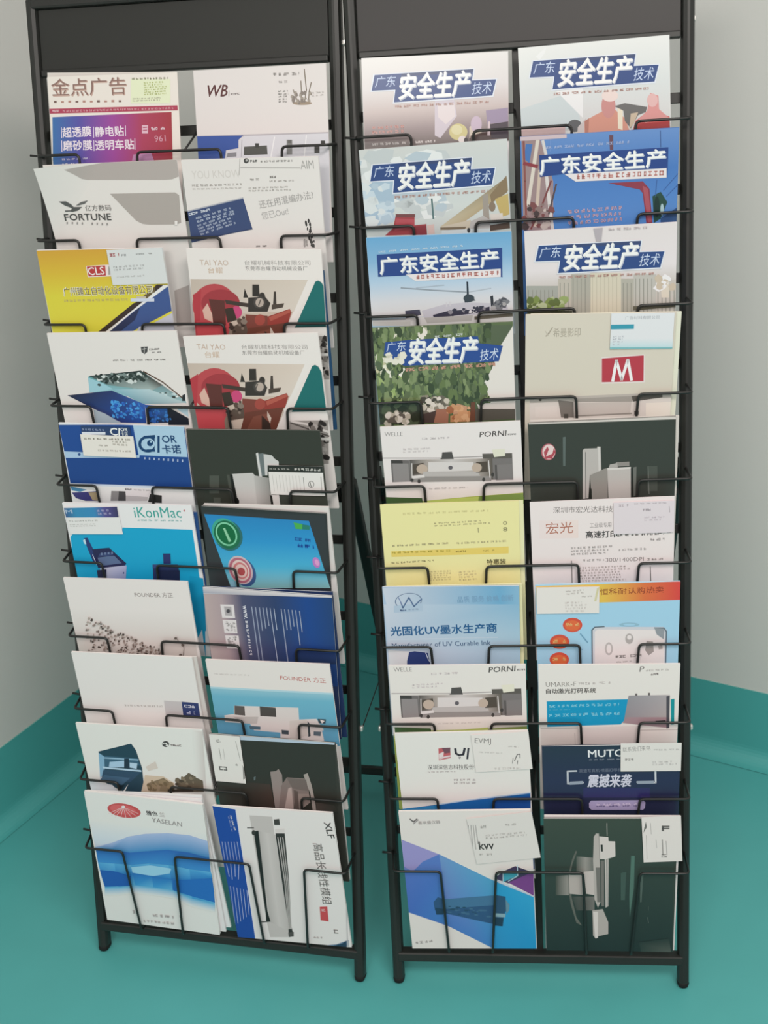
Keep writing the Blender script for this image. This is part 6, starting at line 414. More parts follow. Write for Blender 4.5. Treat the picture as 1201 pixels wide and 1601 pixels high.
('brochure','R',5,-0.2095,0.001,0.0135,0.0,204.3,263.3,0.003,(1.103,1.068,1.117),'#dfdad6',None,None,0,'white wide printer brochure with green foot, just above the yellow leaflet','brochure','brochures in the right rack',[('t','#8a8684','WELLE',6,248.7,26.5,-0.6,0.2,6.5,0),('t','#4a4644','PORNI',144.3,241,38.1,0.4,1.2,8.2,1),('f','#7c7876',185.4,241.2,12,-0.1,0.1,4.3,1,22),('f','#c4bebc',60.3,240.2,40.5,-0.4,0.1,5.2,1,8),('f','#c8c2c0',31.3,220.5,50.1,0.5,-0.1,8.4,2,6),('l','#a09a98',1.64,[(0,214.4),(84.8,210.5),(147.8,210.3)]),('p','#4f4c4a',[(88.5,219.6),(102.7,220),(105,206.7),(82.5,206.2),(86.9,210.8)]),('p','#5a5650',[(147,214.7),(190.3,213.8),(190.3,203.9),(147.5,204.1)]),('p','#d8d8c4',[(161.4,220.6),(180.1,220.8),(180.1,209.9),(163.9,208.4)]),('g',['#7c7876','#8c8886','#8c8886','#7c7876'],[(11.7,211),(38.7,210.2),(38.6,177.3),(11.5,178.5)]),('g',['#8c8886','#5a5652','#5a5652','#8c8886'],[(38.7,210.2),(40.5,210.1),(40.4,177.3),(38.6,177.3)]),('g',['#5a5652','#a49c94','#a49c94','#5a5652'],[(40.5,210.1),(65.7,209.4),(65.5,176.2),(40.4,177.3)]),('g',['#a49c94','#c4c0bc','#c4c0bc','#a49c94'],[(65.7,209.4),(101.5,208.3),(101.3,174.7),(65.5,176.2)]),('g',['#c4c0bc','#a8a098','#a8a098','#c4c0bc'],[(101.5,208.3),(137.2,207.2),(137,173.3),(101.3,174.7)]),('g',['#a8a098','#5c564e','#5c564e','#a8a098'],[(137.2,207.2),(160.3,206.6),(160.1,172.3),(137,173.3)]),('g',['#5c564e','#74706e','#74706e','#5c564e'],[(160.3,206.6),(162.1,206.5),(161.9,172.2),(160.1,172.3)]),('g',['#74706e','#74706e','#74706e','#74706e'],[(162.1,206.5),(190.4,205.7),(190.3,171.1),(161.9,172.2)]),('p','#6a6664',[(11.7,211),(38.6,208.6),(39.2,175),(11.2,175.1)]),('p','#8a8684',[(13.7,205.3),(37.3,204.2),(37.2,175.1),(13.4,175.7)]),('p','#3f3c3a',[(12.1,210.9),(29,209.5),(29.1,204.6),(12.2,205.4)]),('p','#4f463e',[(41.2,201.8),(59.9,204.3),(61.8,187.5),(41.1,186.2)]),('e','#b8a898',57.1,194.4,8.2,-0.4,0.5,7.6),('p','#d0ccc8',[(67.1,205.1),(133.2,202.1),(132.5,188.8),(66,189.5)]),('p','#b4b0ac',[(58.9,189.9),(138.5,187.4),(142.2,179.4),(56.2,181)]),('p','#8e8a86',[(41.9,182.8),(158.5,178.7),(158.1,170.9),(41.2,173.8)]),('p','#4f463e',[(137.2,201.9),(153.5,202.3),(153.7,185.6),(136.4,185.3)]),('e','#b8a898',137.8,193,7.3,-0.3,0.4,7.1),('p','#7c7876',[(165.4,196.2),(190,196.2),(190.3,171.7),(165.3,171.3)]),('p','#565250',[(164.4,196.3),(167.4,196.1),(167.4,172.7),(164.3,172.2)]),('l','#d4d0cc',1.43,[(42.4,204),(40.9,174.9)]),('l','#d4d0cc',1.42,[(155.6,203.3),(156.4,176.6)]),('e','#5f5c60',99.2,194.8,3.3,-0.1,0.2,3.1),('p','#d4d0cc',[(40.9,183.9),(59.6,185.3),(60.3,180.8),(41.2,179.4)]),('e','#3f3c3a',40.8,177.2,2.3,-0.1,0.2,3.1),('e','#3f3c3a',51.2,174.9,2.3,-0.1,0.2,3.1),('e','#3f3c3a',147,173.6,2.2,-0.1,0.2,3.1),('e','#3f3c3a',160.6,180.9,2.2,-0.1,0.1,3.1),('f','#cac6c2',65.1,160.3,57.7,-0.2,0,4.1,1,7),('p','#a8b458',[(-2.3,149.5),(55.5,142.4),(122.1,146.5),(204.2,149.8),(201.5,10),(-11.2,17.5)]),('p','#3f5a34',[(-1.1,151.3),(53.8,147.1),(54.9,133.3),(-1.4,135.6)]),('p','#7c944c',[(138.5,146.9),(204.1,148.7),(204.6,131.6),(135.9,134.5)]),('p','#b4c468',[(55.5,142.4),(138.5,145.8),(135.6,129.9),(54.9,133.3)])]),
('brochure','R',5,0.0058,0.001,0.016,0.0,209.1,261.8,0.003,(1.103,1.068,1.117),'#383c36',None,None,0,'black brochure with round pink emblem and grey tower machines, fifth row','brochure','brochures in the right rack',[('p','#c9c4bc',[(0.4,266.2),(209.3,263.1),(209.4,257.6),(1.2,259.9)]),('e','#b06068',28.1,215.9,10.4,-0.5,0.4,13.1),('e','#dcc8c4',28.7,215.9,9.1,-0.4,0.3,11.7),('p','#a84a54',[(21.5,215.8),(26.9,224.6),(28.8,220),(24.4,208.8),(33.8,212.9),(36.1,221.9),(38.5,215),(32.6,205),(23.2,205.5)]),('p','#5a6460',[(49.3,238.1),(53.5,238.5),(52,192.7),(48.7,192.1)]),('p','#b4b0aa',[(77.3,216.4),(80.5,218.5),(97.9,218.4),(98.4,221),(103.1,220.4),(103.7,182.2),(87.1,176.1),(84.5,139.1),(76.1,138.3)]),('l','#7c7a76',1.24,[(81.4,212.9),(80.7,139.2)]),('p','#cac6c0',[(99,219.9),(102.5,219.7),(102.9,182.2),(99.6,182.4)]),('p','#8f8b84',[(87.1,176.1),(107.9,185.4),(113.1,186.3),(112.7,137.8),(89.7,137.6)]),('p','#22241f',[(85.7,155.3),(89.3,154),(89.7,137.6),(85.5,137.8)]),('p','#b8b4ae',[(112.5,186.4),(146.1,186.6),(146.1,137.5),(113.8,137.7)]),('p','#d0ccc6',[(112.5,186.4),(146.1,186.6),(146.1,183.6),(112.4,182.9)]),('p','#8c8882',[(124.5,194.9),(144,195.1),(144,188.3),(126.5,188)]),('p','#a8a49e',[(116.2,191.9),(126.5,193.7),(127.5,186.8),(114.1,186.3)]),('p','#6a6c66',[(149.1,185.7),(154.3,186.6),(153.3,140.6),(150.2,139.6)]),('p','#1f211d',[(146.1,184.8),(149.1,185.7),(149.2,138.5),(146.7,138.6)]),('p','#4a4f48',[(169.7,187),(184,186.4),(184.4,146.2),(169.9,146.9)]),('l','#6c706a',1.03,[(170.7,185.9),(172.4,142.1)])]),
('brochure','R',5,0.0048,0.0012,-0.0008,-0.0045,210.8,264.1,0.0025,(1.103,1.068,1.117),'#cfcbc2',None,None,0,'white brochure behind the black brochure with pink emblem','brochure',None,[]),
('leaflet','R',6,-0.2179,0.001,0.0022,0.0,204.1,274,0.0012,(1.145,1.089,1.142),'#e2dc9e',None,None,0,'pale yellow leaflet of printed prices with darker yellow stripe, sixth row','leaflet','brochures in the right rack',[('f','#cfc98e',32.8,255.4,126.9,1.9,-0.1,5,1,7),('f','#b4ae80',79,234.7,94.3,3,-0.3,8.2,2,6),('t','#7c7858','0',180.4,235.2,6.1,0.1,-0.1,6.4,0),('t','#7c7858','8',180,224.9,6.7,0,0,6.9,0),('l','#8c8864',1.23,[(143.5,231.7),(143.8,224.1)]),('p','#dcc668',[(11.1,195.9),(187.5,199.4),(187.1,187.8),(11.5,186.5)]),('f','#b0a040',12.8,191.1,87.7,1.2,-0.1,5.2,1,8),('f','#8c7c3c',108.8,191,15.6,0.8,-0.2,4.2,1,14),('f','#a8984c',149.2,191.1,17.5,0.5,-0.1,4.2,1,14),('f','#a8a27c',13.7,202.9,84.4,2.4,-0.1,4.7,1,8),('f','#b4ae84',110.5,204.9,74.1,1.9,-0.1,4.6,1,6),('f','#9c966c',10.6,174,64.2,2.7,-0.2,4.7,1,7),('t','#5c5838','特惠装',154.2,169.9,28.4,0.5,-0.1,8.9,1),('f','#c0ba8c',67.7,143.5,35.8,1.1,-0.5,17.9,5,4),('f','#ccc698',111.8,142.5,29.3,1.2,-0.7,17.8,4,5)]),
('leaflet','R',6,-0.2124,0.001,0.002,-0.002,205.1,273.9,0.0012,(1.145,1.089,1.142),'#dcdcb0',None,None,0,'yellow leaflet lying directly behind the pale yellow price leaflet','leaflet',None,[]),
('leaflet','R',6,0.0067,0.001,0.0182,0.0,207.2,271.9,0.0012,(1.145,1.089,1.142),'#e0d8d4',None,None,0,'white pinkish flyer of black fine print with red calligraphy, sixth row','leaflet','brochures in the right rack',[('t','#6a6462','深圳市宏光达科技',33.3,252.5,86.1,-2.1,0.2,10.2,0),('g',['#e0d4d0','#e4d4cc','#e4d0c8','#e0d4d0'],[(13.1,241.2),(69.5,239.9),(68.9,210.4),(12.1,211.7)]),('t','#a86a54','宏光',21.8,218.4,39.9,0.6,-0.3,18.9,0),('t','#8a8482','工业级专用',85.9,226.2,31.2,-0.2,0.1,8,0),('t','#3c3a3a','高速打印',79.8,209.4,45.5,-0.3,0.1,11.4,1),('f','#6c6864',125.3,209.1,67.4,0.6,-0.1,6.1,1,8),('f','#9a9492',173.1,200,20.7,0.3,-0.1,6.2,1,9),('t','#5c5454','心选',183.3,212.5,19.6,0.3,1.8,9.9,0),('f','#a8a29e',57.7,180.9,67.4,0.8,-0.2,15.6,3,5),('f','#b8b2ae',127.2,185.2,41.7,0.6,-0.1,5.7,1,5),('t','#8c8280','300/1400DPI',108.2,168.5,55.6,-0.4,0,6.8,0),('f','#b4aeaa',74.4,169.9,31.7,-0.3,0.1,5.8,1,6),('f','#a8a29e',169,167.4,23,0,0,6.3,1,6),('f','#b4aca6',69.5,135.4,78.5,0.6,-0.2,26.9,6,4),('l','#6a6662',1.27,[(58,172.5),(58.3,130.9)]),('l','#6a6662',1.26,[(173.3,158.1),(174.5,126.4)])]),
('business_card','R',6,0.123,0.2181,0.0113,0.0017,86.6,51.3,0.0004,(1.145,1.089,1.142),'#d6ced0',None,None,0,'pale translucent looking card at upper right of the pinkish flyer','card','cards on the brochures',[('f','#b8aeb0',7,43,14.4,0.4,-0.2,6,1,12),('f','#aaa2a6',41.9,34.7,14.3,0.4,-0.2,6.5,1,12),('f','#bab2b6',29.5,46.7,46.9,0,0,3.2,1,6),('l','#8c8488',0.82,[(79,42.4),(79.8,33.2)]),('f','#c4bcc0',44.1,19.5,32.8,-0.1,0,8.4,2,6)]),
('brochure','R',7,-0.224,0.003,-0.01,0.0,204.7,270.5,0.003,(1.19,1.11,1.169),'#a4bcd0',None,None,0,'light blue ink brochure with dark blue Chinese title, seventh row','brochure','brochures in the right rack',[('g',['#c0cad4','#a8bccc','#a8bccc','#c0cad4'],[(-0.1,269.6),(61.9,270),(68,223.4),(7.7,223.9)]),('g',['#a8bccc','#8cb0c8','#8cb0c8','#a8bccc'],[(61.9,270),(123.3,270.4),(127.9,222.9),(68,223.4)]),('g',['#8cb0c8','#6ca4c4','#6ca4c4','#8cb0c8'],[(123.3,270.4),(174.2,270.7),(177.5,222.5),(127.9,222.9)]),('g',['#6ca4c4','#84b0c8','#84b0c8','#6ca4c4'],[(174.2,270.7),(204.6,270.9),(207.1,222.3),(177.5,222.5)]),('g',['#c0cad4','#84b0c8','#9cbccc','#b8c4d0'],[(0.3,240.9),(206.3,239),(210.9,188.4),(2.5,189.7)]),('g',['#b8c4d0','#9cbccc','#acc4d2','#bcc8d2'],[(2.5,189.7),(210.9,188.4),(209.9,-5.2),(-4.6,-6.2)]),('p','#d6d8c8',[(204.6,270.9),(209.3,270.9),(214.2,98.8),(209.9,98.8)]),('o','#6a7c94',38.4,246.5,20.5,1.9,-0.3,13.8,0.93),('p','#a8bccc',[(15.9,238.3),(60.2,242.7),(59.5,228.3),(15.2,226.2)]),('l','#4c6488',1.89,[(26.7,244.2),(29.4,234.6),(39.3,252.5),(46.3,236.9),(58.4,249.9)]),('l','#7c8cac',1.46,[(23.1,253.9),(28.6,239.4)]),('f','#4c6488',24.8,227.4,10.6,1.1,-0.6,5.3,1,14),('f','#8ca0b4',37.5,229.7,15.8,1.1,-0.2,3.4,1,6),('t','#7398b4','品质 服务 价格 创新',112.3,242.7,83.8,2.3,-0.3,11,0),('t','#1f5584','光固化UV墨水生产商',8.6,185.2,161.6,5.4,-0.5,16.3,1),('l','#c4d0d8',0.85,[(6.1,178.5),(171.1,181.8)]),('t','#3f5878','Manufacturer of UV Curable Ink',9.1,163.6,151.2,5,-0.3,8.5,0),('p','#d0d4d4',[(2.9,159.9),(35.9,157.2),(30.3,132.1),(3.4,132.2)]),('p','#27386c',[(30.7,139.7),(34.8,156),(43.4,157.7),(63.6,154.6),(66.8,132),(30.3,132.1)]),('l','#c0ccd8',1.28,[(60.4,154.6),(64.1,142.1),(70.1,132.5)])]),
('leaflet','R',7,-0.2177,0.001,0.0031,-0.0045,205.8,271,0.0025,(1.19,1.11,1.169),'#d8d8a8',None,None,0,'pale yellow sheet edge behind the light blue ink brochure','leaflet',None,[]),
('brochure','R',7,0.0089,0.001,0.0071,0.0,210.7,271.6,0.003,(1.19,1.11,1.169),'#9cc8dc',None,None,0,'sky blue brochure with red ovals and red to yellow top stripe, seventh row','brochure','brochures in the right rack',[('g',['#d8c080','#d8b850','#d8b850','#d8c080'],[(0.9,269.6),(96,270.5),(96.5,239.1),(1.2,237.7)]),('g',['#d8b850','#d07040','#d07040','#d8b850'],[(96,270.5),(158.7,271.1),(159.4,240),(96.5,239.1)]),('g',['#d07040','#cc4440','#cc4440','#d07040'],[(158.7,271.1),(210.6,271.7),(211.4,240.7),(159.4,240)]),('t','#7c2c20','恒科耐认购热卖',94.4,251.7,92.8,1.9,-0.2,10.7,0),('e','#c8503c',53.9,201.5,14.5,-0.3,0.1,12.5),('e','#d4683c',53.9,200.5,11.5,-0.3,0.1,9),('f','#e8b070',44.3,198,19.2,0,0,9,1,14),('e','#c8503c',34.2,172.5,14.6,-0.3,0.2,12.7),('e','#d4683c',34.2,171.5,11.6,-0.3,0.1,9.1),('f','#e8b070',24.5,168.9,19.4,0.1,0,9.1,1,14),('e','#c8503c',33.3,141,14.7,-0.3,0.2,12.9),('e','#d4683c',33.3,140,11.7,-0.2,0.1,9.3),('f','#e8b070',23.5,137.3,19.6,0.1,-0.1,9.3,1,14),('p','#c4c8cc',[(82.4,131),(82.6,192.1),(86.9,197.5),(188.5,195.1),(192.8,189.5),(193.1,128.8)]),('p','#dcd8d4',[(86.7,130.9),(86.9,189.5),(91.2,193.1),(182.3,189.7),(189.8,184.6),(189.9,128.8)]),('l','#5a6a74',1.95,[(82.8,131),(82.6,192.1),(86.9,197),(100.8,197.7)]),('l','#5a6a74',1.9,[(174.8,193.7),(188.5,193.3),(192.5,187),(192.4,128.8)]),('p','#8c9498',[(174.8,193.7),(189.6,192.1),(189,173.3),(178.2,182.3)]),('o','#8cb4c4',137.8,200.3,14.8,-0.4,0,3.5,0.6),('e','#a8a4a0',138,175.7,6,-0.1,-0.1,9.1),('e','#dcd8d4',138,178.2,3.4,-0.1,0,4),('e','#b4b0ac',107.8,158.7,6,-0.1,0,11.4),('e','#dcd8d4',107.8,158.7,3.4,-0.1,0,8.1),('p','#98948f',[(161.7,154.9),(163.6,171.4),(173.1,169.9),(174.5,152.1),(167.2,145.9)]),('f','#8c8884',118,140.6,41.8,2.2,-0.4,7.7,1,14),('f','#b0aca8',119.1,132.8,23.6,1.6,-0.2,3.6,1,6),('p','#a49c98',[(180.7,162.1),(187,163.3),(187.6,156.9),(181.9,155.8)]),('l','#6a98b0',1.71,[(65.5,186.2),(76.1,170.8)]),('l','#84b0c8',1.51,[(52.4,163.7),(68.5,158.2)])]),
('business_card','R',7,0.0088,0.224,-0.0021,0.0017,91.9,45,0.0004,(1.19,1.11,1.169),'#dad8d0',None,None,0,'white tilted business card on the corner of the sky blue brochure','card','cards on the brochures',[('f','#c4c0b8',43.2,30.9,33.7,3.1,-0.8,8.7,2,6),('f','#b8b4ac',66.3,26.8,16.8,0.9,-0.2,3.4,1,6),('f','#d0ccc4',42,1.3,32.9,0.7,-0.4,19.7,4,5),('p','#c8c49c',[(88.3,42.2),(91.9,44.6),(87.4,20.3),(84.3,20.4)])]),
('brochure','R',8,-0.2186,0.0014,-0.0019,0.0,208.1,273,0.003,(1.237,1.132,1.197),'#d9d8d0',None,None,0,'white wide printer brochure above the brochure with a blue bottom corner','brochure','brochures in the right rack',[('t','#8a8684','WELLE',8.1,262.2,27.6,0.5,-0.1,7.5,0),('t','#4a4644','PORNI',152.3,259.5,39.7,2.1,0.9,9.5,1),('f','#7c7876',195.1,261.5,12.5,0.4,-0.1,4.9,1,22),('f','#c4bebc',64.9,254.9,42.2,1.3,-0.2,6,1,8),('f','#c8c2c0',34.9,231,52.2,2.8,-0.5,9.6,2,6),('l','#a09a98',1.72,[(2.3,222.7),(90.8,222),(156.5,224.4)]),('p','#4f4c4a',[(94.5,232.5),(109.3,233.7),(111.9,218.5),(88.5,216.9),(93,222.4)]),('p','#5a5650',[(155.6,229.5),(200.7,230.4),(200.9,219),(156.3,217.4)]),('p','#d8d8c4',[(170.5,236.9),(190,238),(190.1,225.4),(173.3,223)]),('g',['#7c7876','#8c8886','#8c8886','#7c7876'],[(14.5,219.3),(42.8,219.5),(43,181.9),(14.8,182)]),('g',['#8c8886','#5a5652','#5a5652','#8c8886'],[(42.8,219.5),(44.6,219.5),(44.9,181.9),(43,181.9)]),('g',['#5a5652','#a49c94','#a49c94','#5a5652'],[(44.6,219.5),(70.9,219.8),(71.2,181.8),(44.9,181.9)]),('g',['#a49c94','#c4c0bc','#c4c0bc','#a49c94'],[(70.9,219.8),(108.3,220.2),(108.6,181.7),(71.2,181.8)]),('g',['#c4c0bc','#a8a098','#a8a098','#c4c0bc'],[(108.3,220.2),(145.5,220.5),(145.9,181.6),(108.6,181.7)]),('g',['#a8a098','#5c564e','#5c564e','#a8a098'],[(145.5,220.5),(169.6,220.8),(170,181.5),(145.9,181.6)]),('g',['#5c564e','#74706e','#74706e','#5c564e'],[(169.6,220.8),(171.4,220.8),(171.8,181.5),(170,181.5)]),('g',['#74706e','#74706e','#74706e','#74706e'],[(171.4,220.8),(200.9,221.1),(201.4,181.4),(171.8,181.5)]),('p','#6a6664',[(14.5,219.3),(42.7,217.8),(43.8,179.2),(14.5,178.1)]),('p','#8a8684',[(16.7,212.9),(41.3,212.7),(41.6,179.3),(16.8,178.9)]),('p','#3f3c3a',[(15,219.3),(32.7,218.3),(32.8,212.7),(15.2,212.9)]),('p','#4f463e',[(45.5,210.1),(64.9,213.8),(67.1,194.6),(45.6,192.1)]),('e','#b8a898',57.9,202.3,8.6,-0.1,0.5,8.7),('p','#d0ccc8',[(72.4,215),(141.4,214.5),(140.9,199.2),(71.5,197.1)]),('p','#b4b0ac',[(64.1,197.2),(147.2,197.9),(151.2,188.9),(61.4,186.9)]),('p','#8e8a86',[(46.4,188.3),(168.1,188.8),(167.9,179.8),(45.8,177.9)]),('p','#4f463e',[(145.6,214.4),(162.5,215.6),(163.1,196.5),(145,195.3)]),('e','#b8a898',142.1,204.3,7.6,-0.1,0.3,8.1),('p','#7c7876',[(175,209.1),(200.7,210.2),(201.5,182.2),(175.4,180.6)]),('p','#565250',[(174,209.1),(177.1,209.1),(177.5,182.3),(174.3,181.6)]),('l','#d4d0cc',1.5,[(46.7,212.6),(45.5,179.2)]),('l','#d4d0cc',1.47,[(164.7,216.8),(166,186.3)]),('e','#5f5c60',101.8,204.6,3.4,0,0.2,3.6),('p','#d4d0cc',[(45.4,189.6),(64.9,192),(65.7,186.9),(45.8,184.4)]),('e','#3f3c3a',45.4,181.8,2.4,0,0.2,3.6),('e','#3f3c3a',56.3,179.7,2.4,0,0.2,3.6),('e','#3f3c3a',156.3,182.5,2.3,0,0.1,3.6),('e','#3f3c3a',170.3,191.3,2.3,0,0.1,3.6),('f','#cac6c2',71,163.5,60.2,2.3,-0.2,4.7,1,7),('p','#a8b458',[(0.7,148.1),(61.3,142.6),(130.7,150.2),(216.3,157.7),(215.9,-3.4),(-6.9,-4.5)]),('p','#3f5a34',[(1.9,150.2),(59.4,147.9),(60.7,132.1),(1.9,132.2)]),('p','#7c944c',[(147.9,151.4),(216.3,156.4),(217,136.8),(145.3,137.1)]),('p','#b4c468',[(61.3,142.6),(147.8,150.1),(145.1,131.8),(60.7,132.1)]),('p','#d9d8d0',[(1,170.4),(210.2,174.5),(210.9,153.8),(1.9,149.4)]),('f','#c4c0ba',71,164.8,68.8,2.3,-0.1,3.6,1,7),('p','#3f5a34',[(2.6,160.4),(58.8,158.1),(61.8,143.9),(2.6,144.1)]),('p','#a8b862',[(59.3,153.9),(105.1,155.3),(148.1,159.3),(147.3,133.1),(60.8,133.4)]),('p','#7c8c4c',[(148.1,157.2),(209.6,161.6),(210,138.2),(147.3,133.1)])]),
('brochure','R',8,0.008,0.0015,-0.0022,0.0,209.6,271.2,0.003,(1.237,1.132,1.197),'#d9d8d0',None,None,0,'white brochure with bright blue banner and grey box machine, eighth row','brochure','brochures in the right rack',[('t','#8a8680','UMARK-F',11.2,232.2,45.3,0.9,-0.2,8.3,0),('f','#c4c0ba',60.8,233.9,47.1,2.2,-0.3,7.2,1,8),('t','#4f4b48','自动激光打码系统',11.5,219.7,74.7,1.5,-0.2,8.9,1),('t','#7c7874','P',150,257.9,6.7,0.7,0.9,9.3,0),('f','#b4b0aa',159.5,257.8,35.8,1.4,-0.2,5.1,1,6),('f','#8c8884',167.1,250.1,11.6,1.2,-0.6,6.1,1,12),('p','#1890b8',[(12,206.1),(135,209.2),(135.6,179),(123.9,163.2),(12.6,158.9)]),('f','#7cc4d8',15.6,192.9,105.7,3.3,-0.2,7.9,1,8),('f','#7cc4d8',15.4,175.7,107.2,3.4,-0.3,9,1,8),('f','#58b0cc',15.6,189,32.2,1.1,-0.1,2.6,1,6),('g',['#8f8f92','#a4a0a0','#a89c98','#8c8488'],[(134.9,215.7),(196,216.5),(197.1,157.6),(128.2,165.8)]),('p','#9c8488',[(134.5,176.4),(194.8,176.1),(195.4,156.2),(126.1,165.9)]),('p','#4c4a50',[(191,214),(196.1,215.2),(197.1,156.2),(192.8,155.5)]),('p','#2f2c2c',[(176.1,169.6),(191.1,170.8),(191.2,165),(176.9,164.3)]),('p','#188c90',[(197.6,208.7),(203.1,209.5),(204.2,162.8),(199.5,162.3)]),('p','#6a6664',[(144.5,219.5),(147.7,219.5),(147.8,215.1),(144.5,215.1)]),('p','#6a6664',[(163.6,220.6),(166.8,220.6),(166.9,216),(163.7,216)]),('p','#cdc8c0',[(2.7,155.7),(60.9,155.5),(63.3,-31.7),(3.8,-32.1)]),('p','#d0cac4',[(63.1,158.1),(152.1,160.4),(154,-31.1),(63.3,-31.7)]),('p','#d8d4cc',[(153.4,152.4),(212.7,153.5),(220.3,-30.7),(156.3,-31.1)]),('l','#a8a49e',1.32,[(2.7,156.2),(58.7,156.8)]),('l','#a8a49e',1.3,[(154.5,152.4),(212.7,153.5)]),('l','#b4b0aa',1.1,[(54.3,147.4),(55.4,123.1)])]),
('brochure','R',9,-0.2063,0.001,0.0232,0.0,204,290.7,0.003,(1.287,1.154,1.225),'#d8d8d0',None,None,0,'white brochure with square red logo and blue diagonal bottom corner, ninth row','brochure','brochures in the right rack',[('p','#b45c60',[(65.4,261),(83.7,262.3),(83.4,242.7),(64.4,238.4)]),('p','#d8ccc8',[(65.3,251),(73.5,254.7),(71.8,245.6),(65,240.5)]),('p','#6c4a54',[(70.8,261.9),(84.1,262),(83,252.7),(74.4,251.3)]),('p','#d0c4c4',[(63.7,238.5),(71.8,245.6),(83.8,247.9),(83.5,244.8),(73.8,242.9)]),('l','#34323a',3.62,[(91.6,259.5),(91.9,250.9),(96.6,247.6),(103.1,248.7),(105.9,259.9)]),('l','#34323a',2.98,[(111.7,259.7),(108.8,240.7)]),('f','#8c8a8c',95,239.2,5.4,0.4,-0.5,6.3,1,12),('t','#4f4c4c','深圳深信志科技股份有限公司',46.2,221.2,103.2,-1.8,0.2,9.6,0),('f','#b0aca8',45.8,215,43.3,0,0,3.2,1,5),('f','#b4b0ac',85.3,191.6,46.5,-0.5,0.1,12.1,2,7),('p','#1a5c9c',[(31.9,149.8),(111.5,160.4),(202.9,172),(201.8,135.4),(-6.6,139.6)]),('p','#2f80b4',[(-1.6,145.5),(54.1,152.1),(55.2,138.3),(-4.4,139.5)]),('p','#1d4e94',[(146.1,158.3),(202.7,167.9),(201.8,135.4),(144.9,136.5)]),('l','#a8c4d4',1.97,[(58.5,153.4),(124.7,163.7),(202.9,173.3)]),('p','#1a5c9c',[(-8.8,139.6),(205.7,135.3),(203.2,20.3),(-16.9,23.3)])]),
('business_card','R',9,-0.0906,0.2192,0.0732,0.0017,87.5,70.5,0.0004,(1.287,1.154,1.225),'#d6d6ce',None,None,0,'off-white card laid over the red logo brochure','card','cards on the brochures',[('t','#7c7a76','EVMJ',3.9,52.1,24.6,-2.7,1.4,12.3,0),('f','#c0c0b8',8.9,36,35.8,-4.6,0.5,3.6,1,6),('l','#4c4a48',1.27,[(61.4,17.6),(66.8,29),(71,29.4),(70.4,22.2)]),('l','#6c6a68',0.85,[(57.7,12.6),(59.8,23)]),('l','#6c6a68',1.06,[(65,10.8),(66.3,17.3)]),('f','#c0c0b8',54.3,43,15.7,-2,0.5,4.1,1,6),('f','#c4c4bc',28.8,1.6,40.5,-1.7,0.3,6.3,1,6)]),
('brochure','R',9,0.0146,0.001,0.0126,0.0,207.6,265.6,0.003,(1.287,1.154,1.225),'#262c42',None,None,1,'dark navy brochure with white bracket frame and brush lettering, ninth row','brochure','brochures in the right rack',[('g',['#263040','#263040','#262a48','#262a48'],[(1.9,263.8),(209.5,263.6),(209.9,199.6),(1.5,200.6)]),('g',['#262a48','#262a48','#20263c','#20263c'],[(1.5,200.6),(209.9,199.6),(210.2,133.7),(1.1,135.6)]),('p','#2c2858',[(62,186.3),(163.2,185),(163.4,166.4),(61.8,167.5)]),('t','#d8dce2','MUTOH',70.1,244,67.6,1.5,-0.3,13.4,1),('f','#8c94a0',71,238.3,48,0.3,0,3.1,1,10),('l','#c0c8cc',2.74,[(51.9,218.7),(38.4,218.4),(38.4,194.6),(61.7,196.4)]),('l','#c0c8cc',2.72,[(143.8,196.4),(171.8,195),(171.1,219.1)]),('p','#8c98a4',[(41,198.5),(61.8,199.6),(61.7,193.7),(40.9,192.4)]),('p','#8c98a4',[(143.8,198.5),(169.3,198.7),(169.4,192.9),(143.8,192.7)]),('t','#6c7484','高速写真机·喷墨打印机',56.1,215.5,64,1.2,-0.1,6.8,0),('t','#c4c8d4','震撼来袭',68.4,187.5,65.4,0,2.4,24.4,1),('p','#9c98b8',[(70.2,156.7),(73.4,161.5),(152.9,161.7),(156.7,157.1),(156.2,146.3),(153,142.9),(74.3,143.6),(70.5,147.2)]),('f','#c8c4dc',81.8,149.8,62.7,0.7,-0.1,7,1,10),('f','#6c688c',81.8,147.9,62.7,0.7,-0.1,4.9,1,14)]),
('business_card','R',9,0.1305,0.2208,0.0094,0.0022,90.3,52.3,0.0004,(1.287,1.154,1.225),'#d2d4cc',None,None,0,'white card covering the corner of the dark navy brochure','card','cards on the brochures',[('t','#8c8c88','联系我们来电',3.2,36.3,41.2,3,-0.6,8.7,0),('f','#b8bab4',49.6,37.5,38,0.8,-0.1,4.6,1,6),('f','#a0a09a',6.8,18.7,13.1,0.4,-0.2,7.2,1,14),('f','#c0c2bc',47.9,10.5,39.2,0.8,-0.2,9.3,2,6)]),
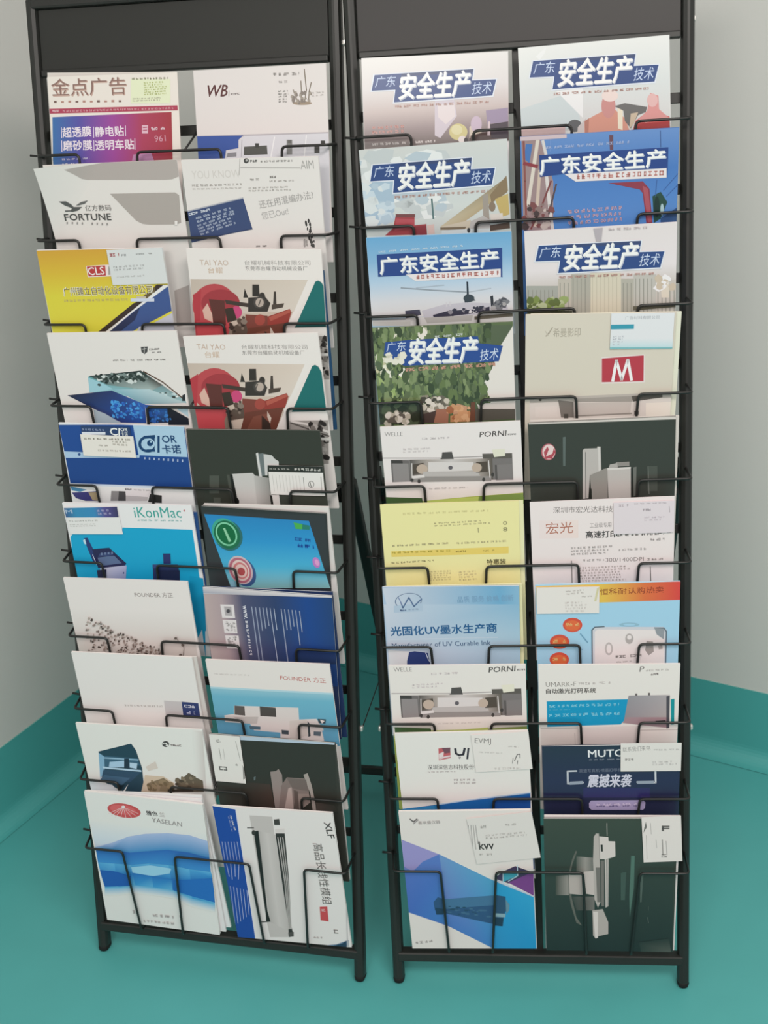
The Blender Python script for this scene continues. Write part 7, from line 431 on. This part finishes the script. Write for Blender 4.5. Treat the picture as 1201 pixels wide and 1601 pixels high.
('brochure','R',10,-0.2082,0.001,0.0174,0.0,205.6,285.2,0.004,(1.34,1.177,1.255),'#cfd0c8',None,None,0,'white brochure with broad blue diagonal band and dark telescope, bottom row','brochure','brochures in the right rack',[('g',['#7484b8','#5c84b8','#4c98bc','#2f94bc','#2a8cb8','#3c78b4','#4468b0'],[(0.6,229.6),(57.9,199.6),(134.3,149.3),(204.3,110.1),(204.8,-5.8),(133.3,-6),(-3.6,80)]),('p','#8c8cbc',[(0.6,229.6),(57.9,199.6),(34.7,184.3),(13.2,164.5),(-1.5,176)]),('p','#5074b4',[(57.9,199.6),(59.9,164.2),(13.2,164.5),(30.3,184.3)]),('g',['#4c6cb0','#4470b4','#3c78b4','#4064ac'],[(-2.4,164.6),(59.9,164.2),(63.8,53),(-3.6,80)]),('g',['#2a94c0','#2f98c0','#1f88b8','#2c88b8'],[(144.9,140.7),(204.3,108.6),(203.7,-5.8),(133.3,-6)]),('p','#cfd0c8',[(-2,79.4),(63.5,48.5),(131.4,1.7),(134.4,-6),(-4.7,-6.3)]),('p','#3c3450',[(143.1,149.3),(156.9,163.4),(177.1,174.6),(203.9,161.7),(204.7,151.7),(164.7,139.1)]),('p','#3c94a4',[(157.1,142),(159,160.6),(178.8,163.3),(179.6,154.8)]),('p','#6c3c7c',[(164.7,140.6),(200.6,160.3),(205.4,160.3),(204.4,113)]),('l','#a8b8cc',1.76,[(145.2,146.4),(204.4,111.5)]),('l','#a8c8d0',1.53,[(180.5,176),(180.3,154.7),(164.8,143.4)]),('l','#a8c8d0',1.32,[(157.3,162),(156.3,140.6)]),('p','#2c5074',[(42.1,100.5),(49.6,110.8),(60.5,106.3),(145.2,100.1),(138.4,52.9),(58.6,76.9),(43.1,82.8)]),('p','#3f6c8c',[(58.3,106.3),(145.9,114.7),(144.9,94.3),(59.2,85.7)]),('p','#1f3c54',[(43.6,88.7),(59.2,85.7),(56.1,73.9),(44.8,73.9)]),('p','#2a4c68',[(143.6,114.7),(159,111.7),(158.8,82.5),(155.1,73.7),(151.7,48.5),(136,50),(139.9,82.6)]),('p','#1c384c',[(139.1,67.8),(153.6,64.8),(150.6,48.5),(137.2,51.4)]),('p','#5c8494',[(158.8,105.9),(164.9,94.2),(163.3,82.5),(158.5,73.7)]),('p','#7ca0a8',[(139.6,76.7),(157.4,75.2),(156.6,67.8),(139.2,69.3)]),('n',['#24465c','#3c6480'],60.8,76.8,73.7,-12,2.9,17.5,30,4,0.5),('l','#4c4c4c',1.96,[(17.1,270.7),(22.1,265.2),(28,270.6)]),('l','#6c6c6c',1.31,[(21.8,261.1),(30,269.2)]),('t','#8c8c88','喜来盛仪器',29.3,259.6,35,1.7,-0.3,6.6,0),('f','#a0a09a',6.9,8.1,30.3,5.6,-1.4,7.8,1,8)]),
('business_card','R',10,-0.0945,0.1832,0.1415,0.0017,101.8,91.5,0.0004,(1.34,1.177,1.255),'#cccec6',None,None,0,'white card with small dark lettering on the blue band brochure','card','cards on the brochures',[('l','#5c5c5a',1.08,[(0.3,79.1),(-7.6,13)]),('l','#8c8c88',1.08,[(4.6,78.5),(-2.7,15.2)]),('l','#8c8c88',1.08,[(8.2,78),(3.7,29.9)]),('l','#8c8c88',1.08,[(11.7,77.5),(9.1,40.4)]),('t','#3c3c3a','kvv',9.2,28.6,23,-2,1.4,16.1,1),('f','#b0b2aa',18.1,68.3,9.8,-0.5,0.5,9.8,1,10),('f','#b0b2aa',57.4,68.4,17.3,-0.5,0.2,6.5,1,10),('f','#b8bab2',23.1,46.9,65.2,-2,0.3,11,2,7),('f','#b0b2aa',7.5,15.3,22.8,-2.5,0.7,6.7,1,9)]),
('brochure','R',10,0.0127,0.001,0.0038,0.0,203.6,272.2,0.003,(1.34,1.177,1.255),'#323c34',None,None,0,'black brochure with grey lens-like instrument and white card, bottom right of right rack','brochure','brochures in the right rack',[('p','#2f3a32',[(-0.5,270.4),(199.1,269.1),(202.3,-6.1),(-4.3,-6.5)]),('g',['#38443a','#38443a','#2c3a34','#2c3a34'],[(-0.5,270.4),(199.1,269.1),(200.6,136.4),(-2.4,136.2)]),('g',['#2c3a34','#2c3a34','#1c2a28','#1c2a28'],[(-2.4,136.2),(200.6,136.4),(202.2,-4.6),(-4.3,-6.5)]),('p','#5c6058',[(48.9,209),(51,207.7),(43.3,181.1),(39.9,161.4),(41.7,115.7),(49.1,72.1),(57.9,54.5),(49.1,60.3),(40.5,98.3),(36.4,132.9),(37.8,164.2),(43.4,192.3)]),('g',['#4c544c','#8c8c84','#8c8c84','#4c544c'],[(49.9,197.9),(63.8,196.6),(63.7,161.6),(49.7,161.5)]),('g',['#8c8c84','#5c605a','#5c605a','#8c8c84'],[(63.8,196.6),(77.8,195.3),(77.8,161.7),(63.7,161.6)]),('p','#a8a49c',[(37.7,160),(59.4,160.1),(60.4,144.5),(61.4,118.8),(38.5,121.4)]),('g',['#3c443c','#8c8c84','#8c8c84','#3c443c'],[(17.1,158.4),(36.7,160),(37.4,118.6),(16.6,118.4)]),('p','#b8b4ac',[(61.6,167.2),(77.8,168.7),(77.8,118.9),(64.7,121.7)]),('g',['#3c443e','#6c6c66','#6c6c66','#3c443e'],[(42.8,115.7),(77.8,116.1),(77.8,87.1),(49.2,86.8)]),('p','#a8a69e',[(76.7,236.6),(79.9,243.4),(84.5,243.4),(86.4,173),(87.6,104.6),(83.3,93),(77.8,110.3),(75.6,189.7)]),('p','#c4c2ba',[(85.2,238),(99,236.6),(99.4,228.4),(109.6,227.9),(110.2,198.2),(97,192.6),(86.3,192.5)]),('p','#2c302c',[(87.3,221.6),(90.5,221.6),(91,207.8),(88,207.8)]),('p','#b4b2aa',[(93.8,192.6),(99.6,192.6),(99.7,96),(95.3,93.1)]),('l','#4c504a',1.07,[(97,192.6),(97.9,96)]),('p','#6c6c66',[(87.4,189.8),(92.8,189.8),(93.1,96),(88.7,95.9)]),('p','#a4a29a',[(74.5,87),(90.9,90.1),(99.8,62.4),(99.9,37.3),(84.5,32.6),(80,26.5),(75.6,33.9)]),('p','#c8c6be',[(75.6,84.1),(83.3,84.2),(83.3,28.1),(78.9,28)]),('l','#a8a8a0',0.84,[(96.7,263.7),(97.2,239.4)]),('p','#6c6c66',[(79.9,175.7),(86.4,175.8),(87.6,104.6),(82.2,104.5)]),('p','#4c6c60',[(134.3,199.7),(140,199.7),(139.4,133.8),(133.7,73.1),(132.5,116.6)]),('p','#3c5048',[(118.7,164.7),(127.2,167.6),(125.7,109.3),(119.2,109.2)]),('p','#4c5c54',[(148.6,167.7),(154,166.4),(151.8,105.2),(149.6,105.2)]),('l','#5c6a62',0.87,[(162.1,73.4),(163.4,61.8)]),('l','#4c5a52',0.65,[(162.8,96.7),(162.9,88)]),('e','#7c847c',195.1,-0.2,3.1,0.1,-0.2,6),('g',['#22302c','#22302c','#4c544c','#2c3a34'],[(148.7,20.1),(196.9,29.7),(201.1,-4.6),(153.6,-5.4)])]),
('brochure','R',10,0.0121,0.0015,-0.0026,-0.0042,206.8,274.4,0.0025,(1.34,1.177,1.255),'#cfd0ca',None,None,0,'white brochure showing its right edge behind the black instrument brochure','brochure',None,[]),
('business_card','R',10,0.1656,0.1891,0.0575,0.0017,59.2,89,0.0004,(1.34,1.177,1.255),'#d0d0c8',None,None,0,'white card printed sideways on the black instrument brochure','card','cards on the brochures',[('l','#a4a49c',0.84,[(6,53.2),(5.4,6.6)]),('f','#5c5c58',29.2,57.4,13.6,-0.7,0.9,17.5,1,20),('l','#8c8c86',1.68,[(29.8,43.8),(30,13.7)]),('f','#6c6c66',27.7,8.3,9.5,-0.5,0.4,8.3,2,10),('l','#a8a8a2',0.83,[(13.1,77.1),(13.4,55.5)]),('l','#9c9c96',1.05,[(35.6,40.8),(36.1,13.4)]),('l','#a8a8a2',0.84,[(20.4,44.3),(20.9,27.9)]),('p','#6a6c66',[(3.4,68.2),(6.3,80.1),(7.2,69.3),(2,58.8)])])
]
for it in SHEETS: make_sheet(it)
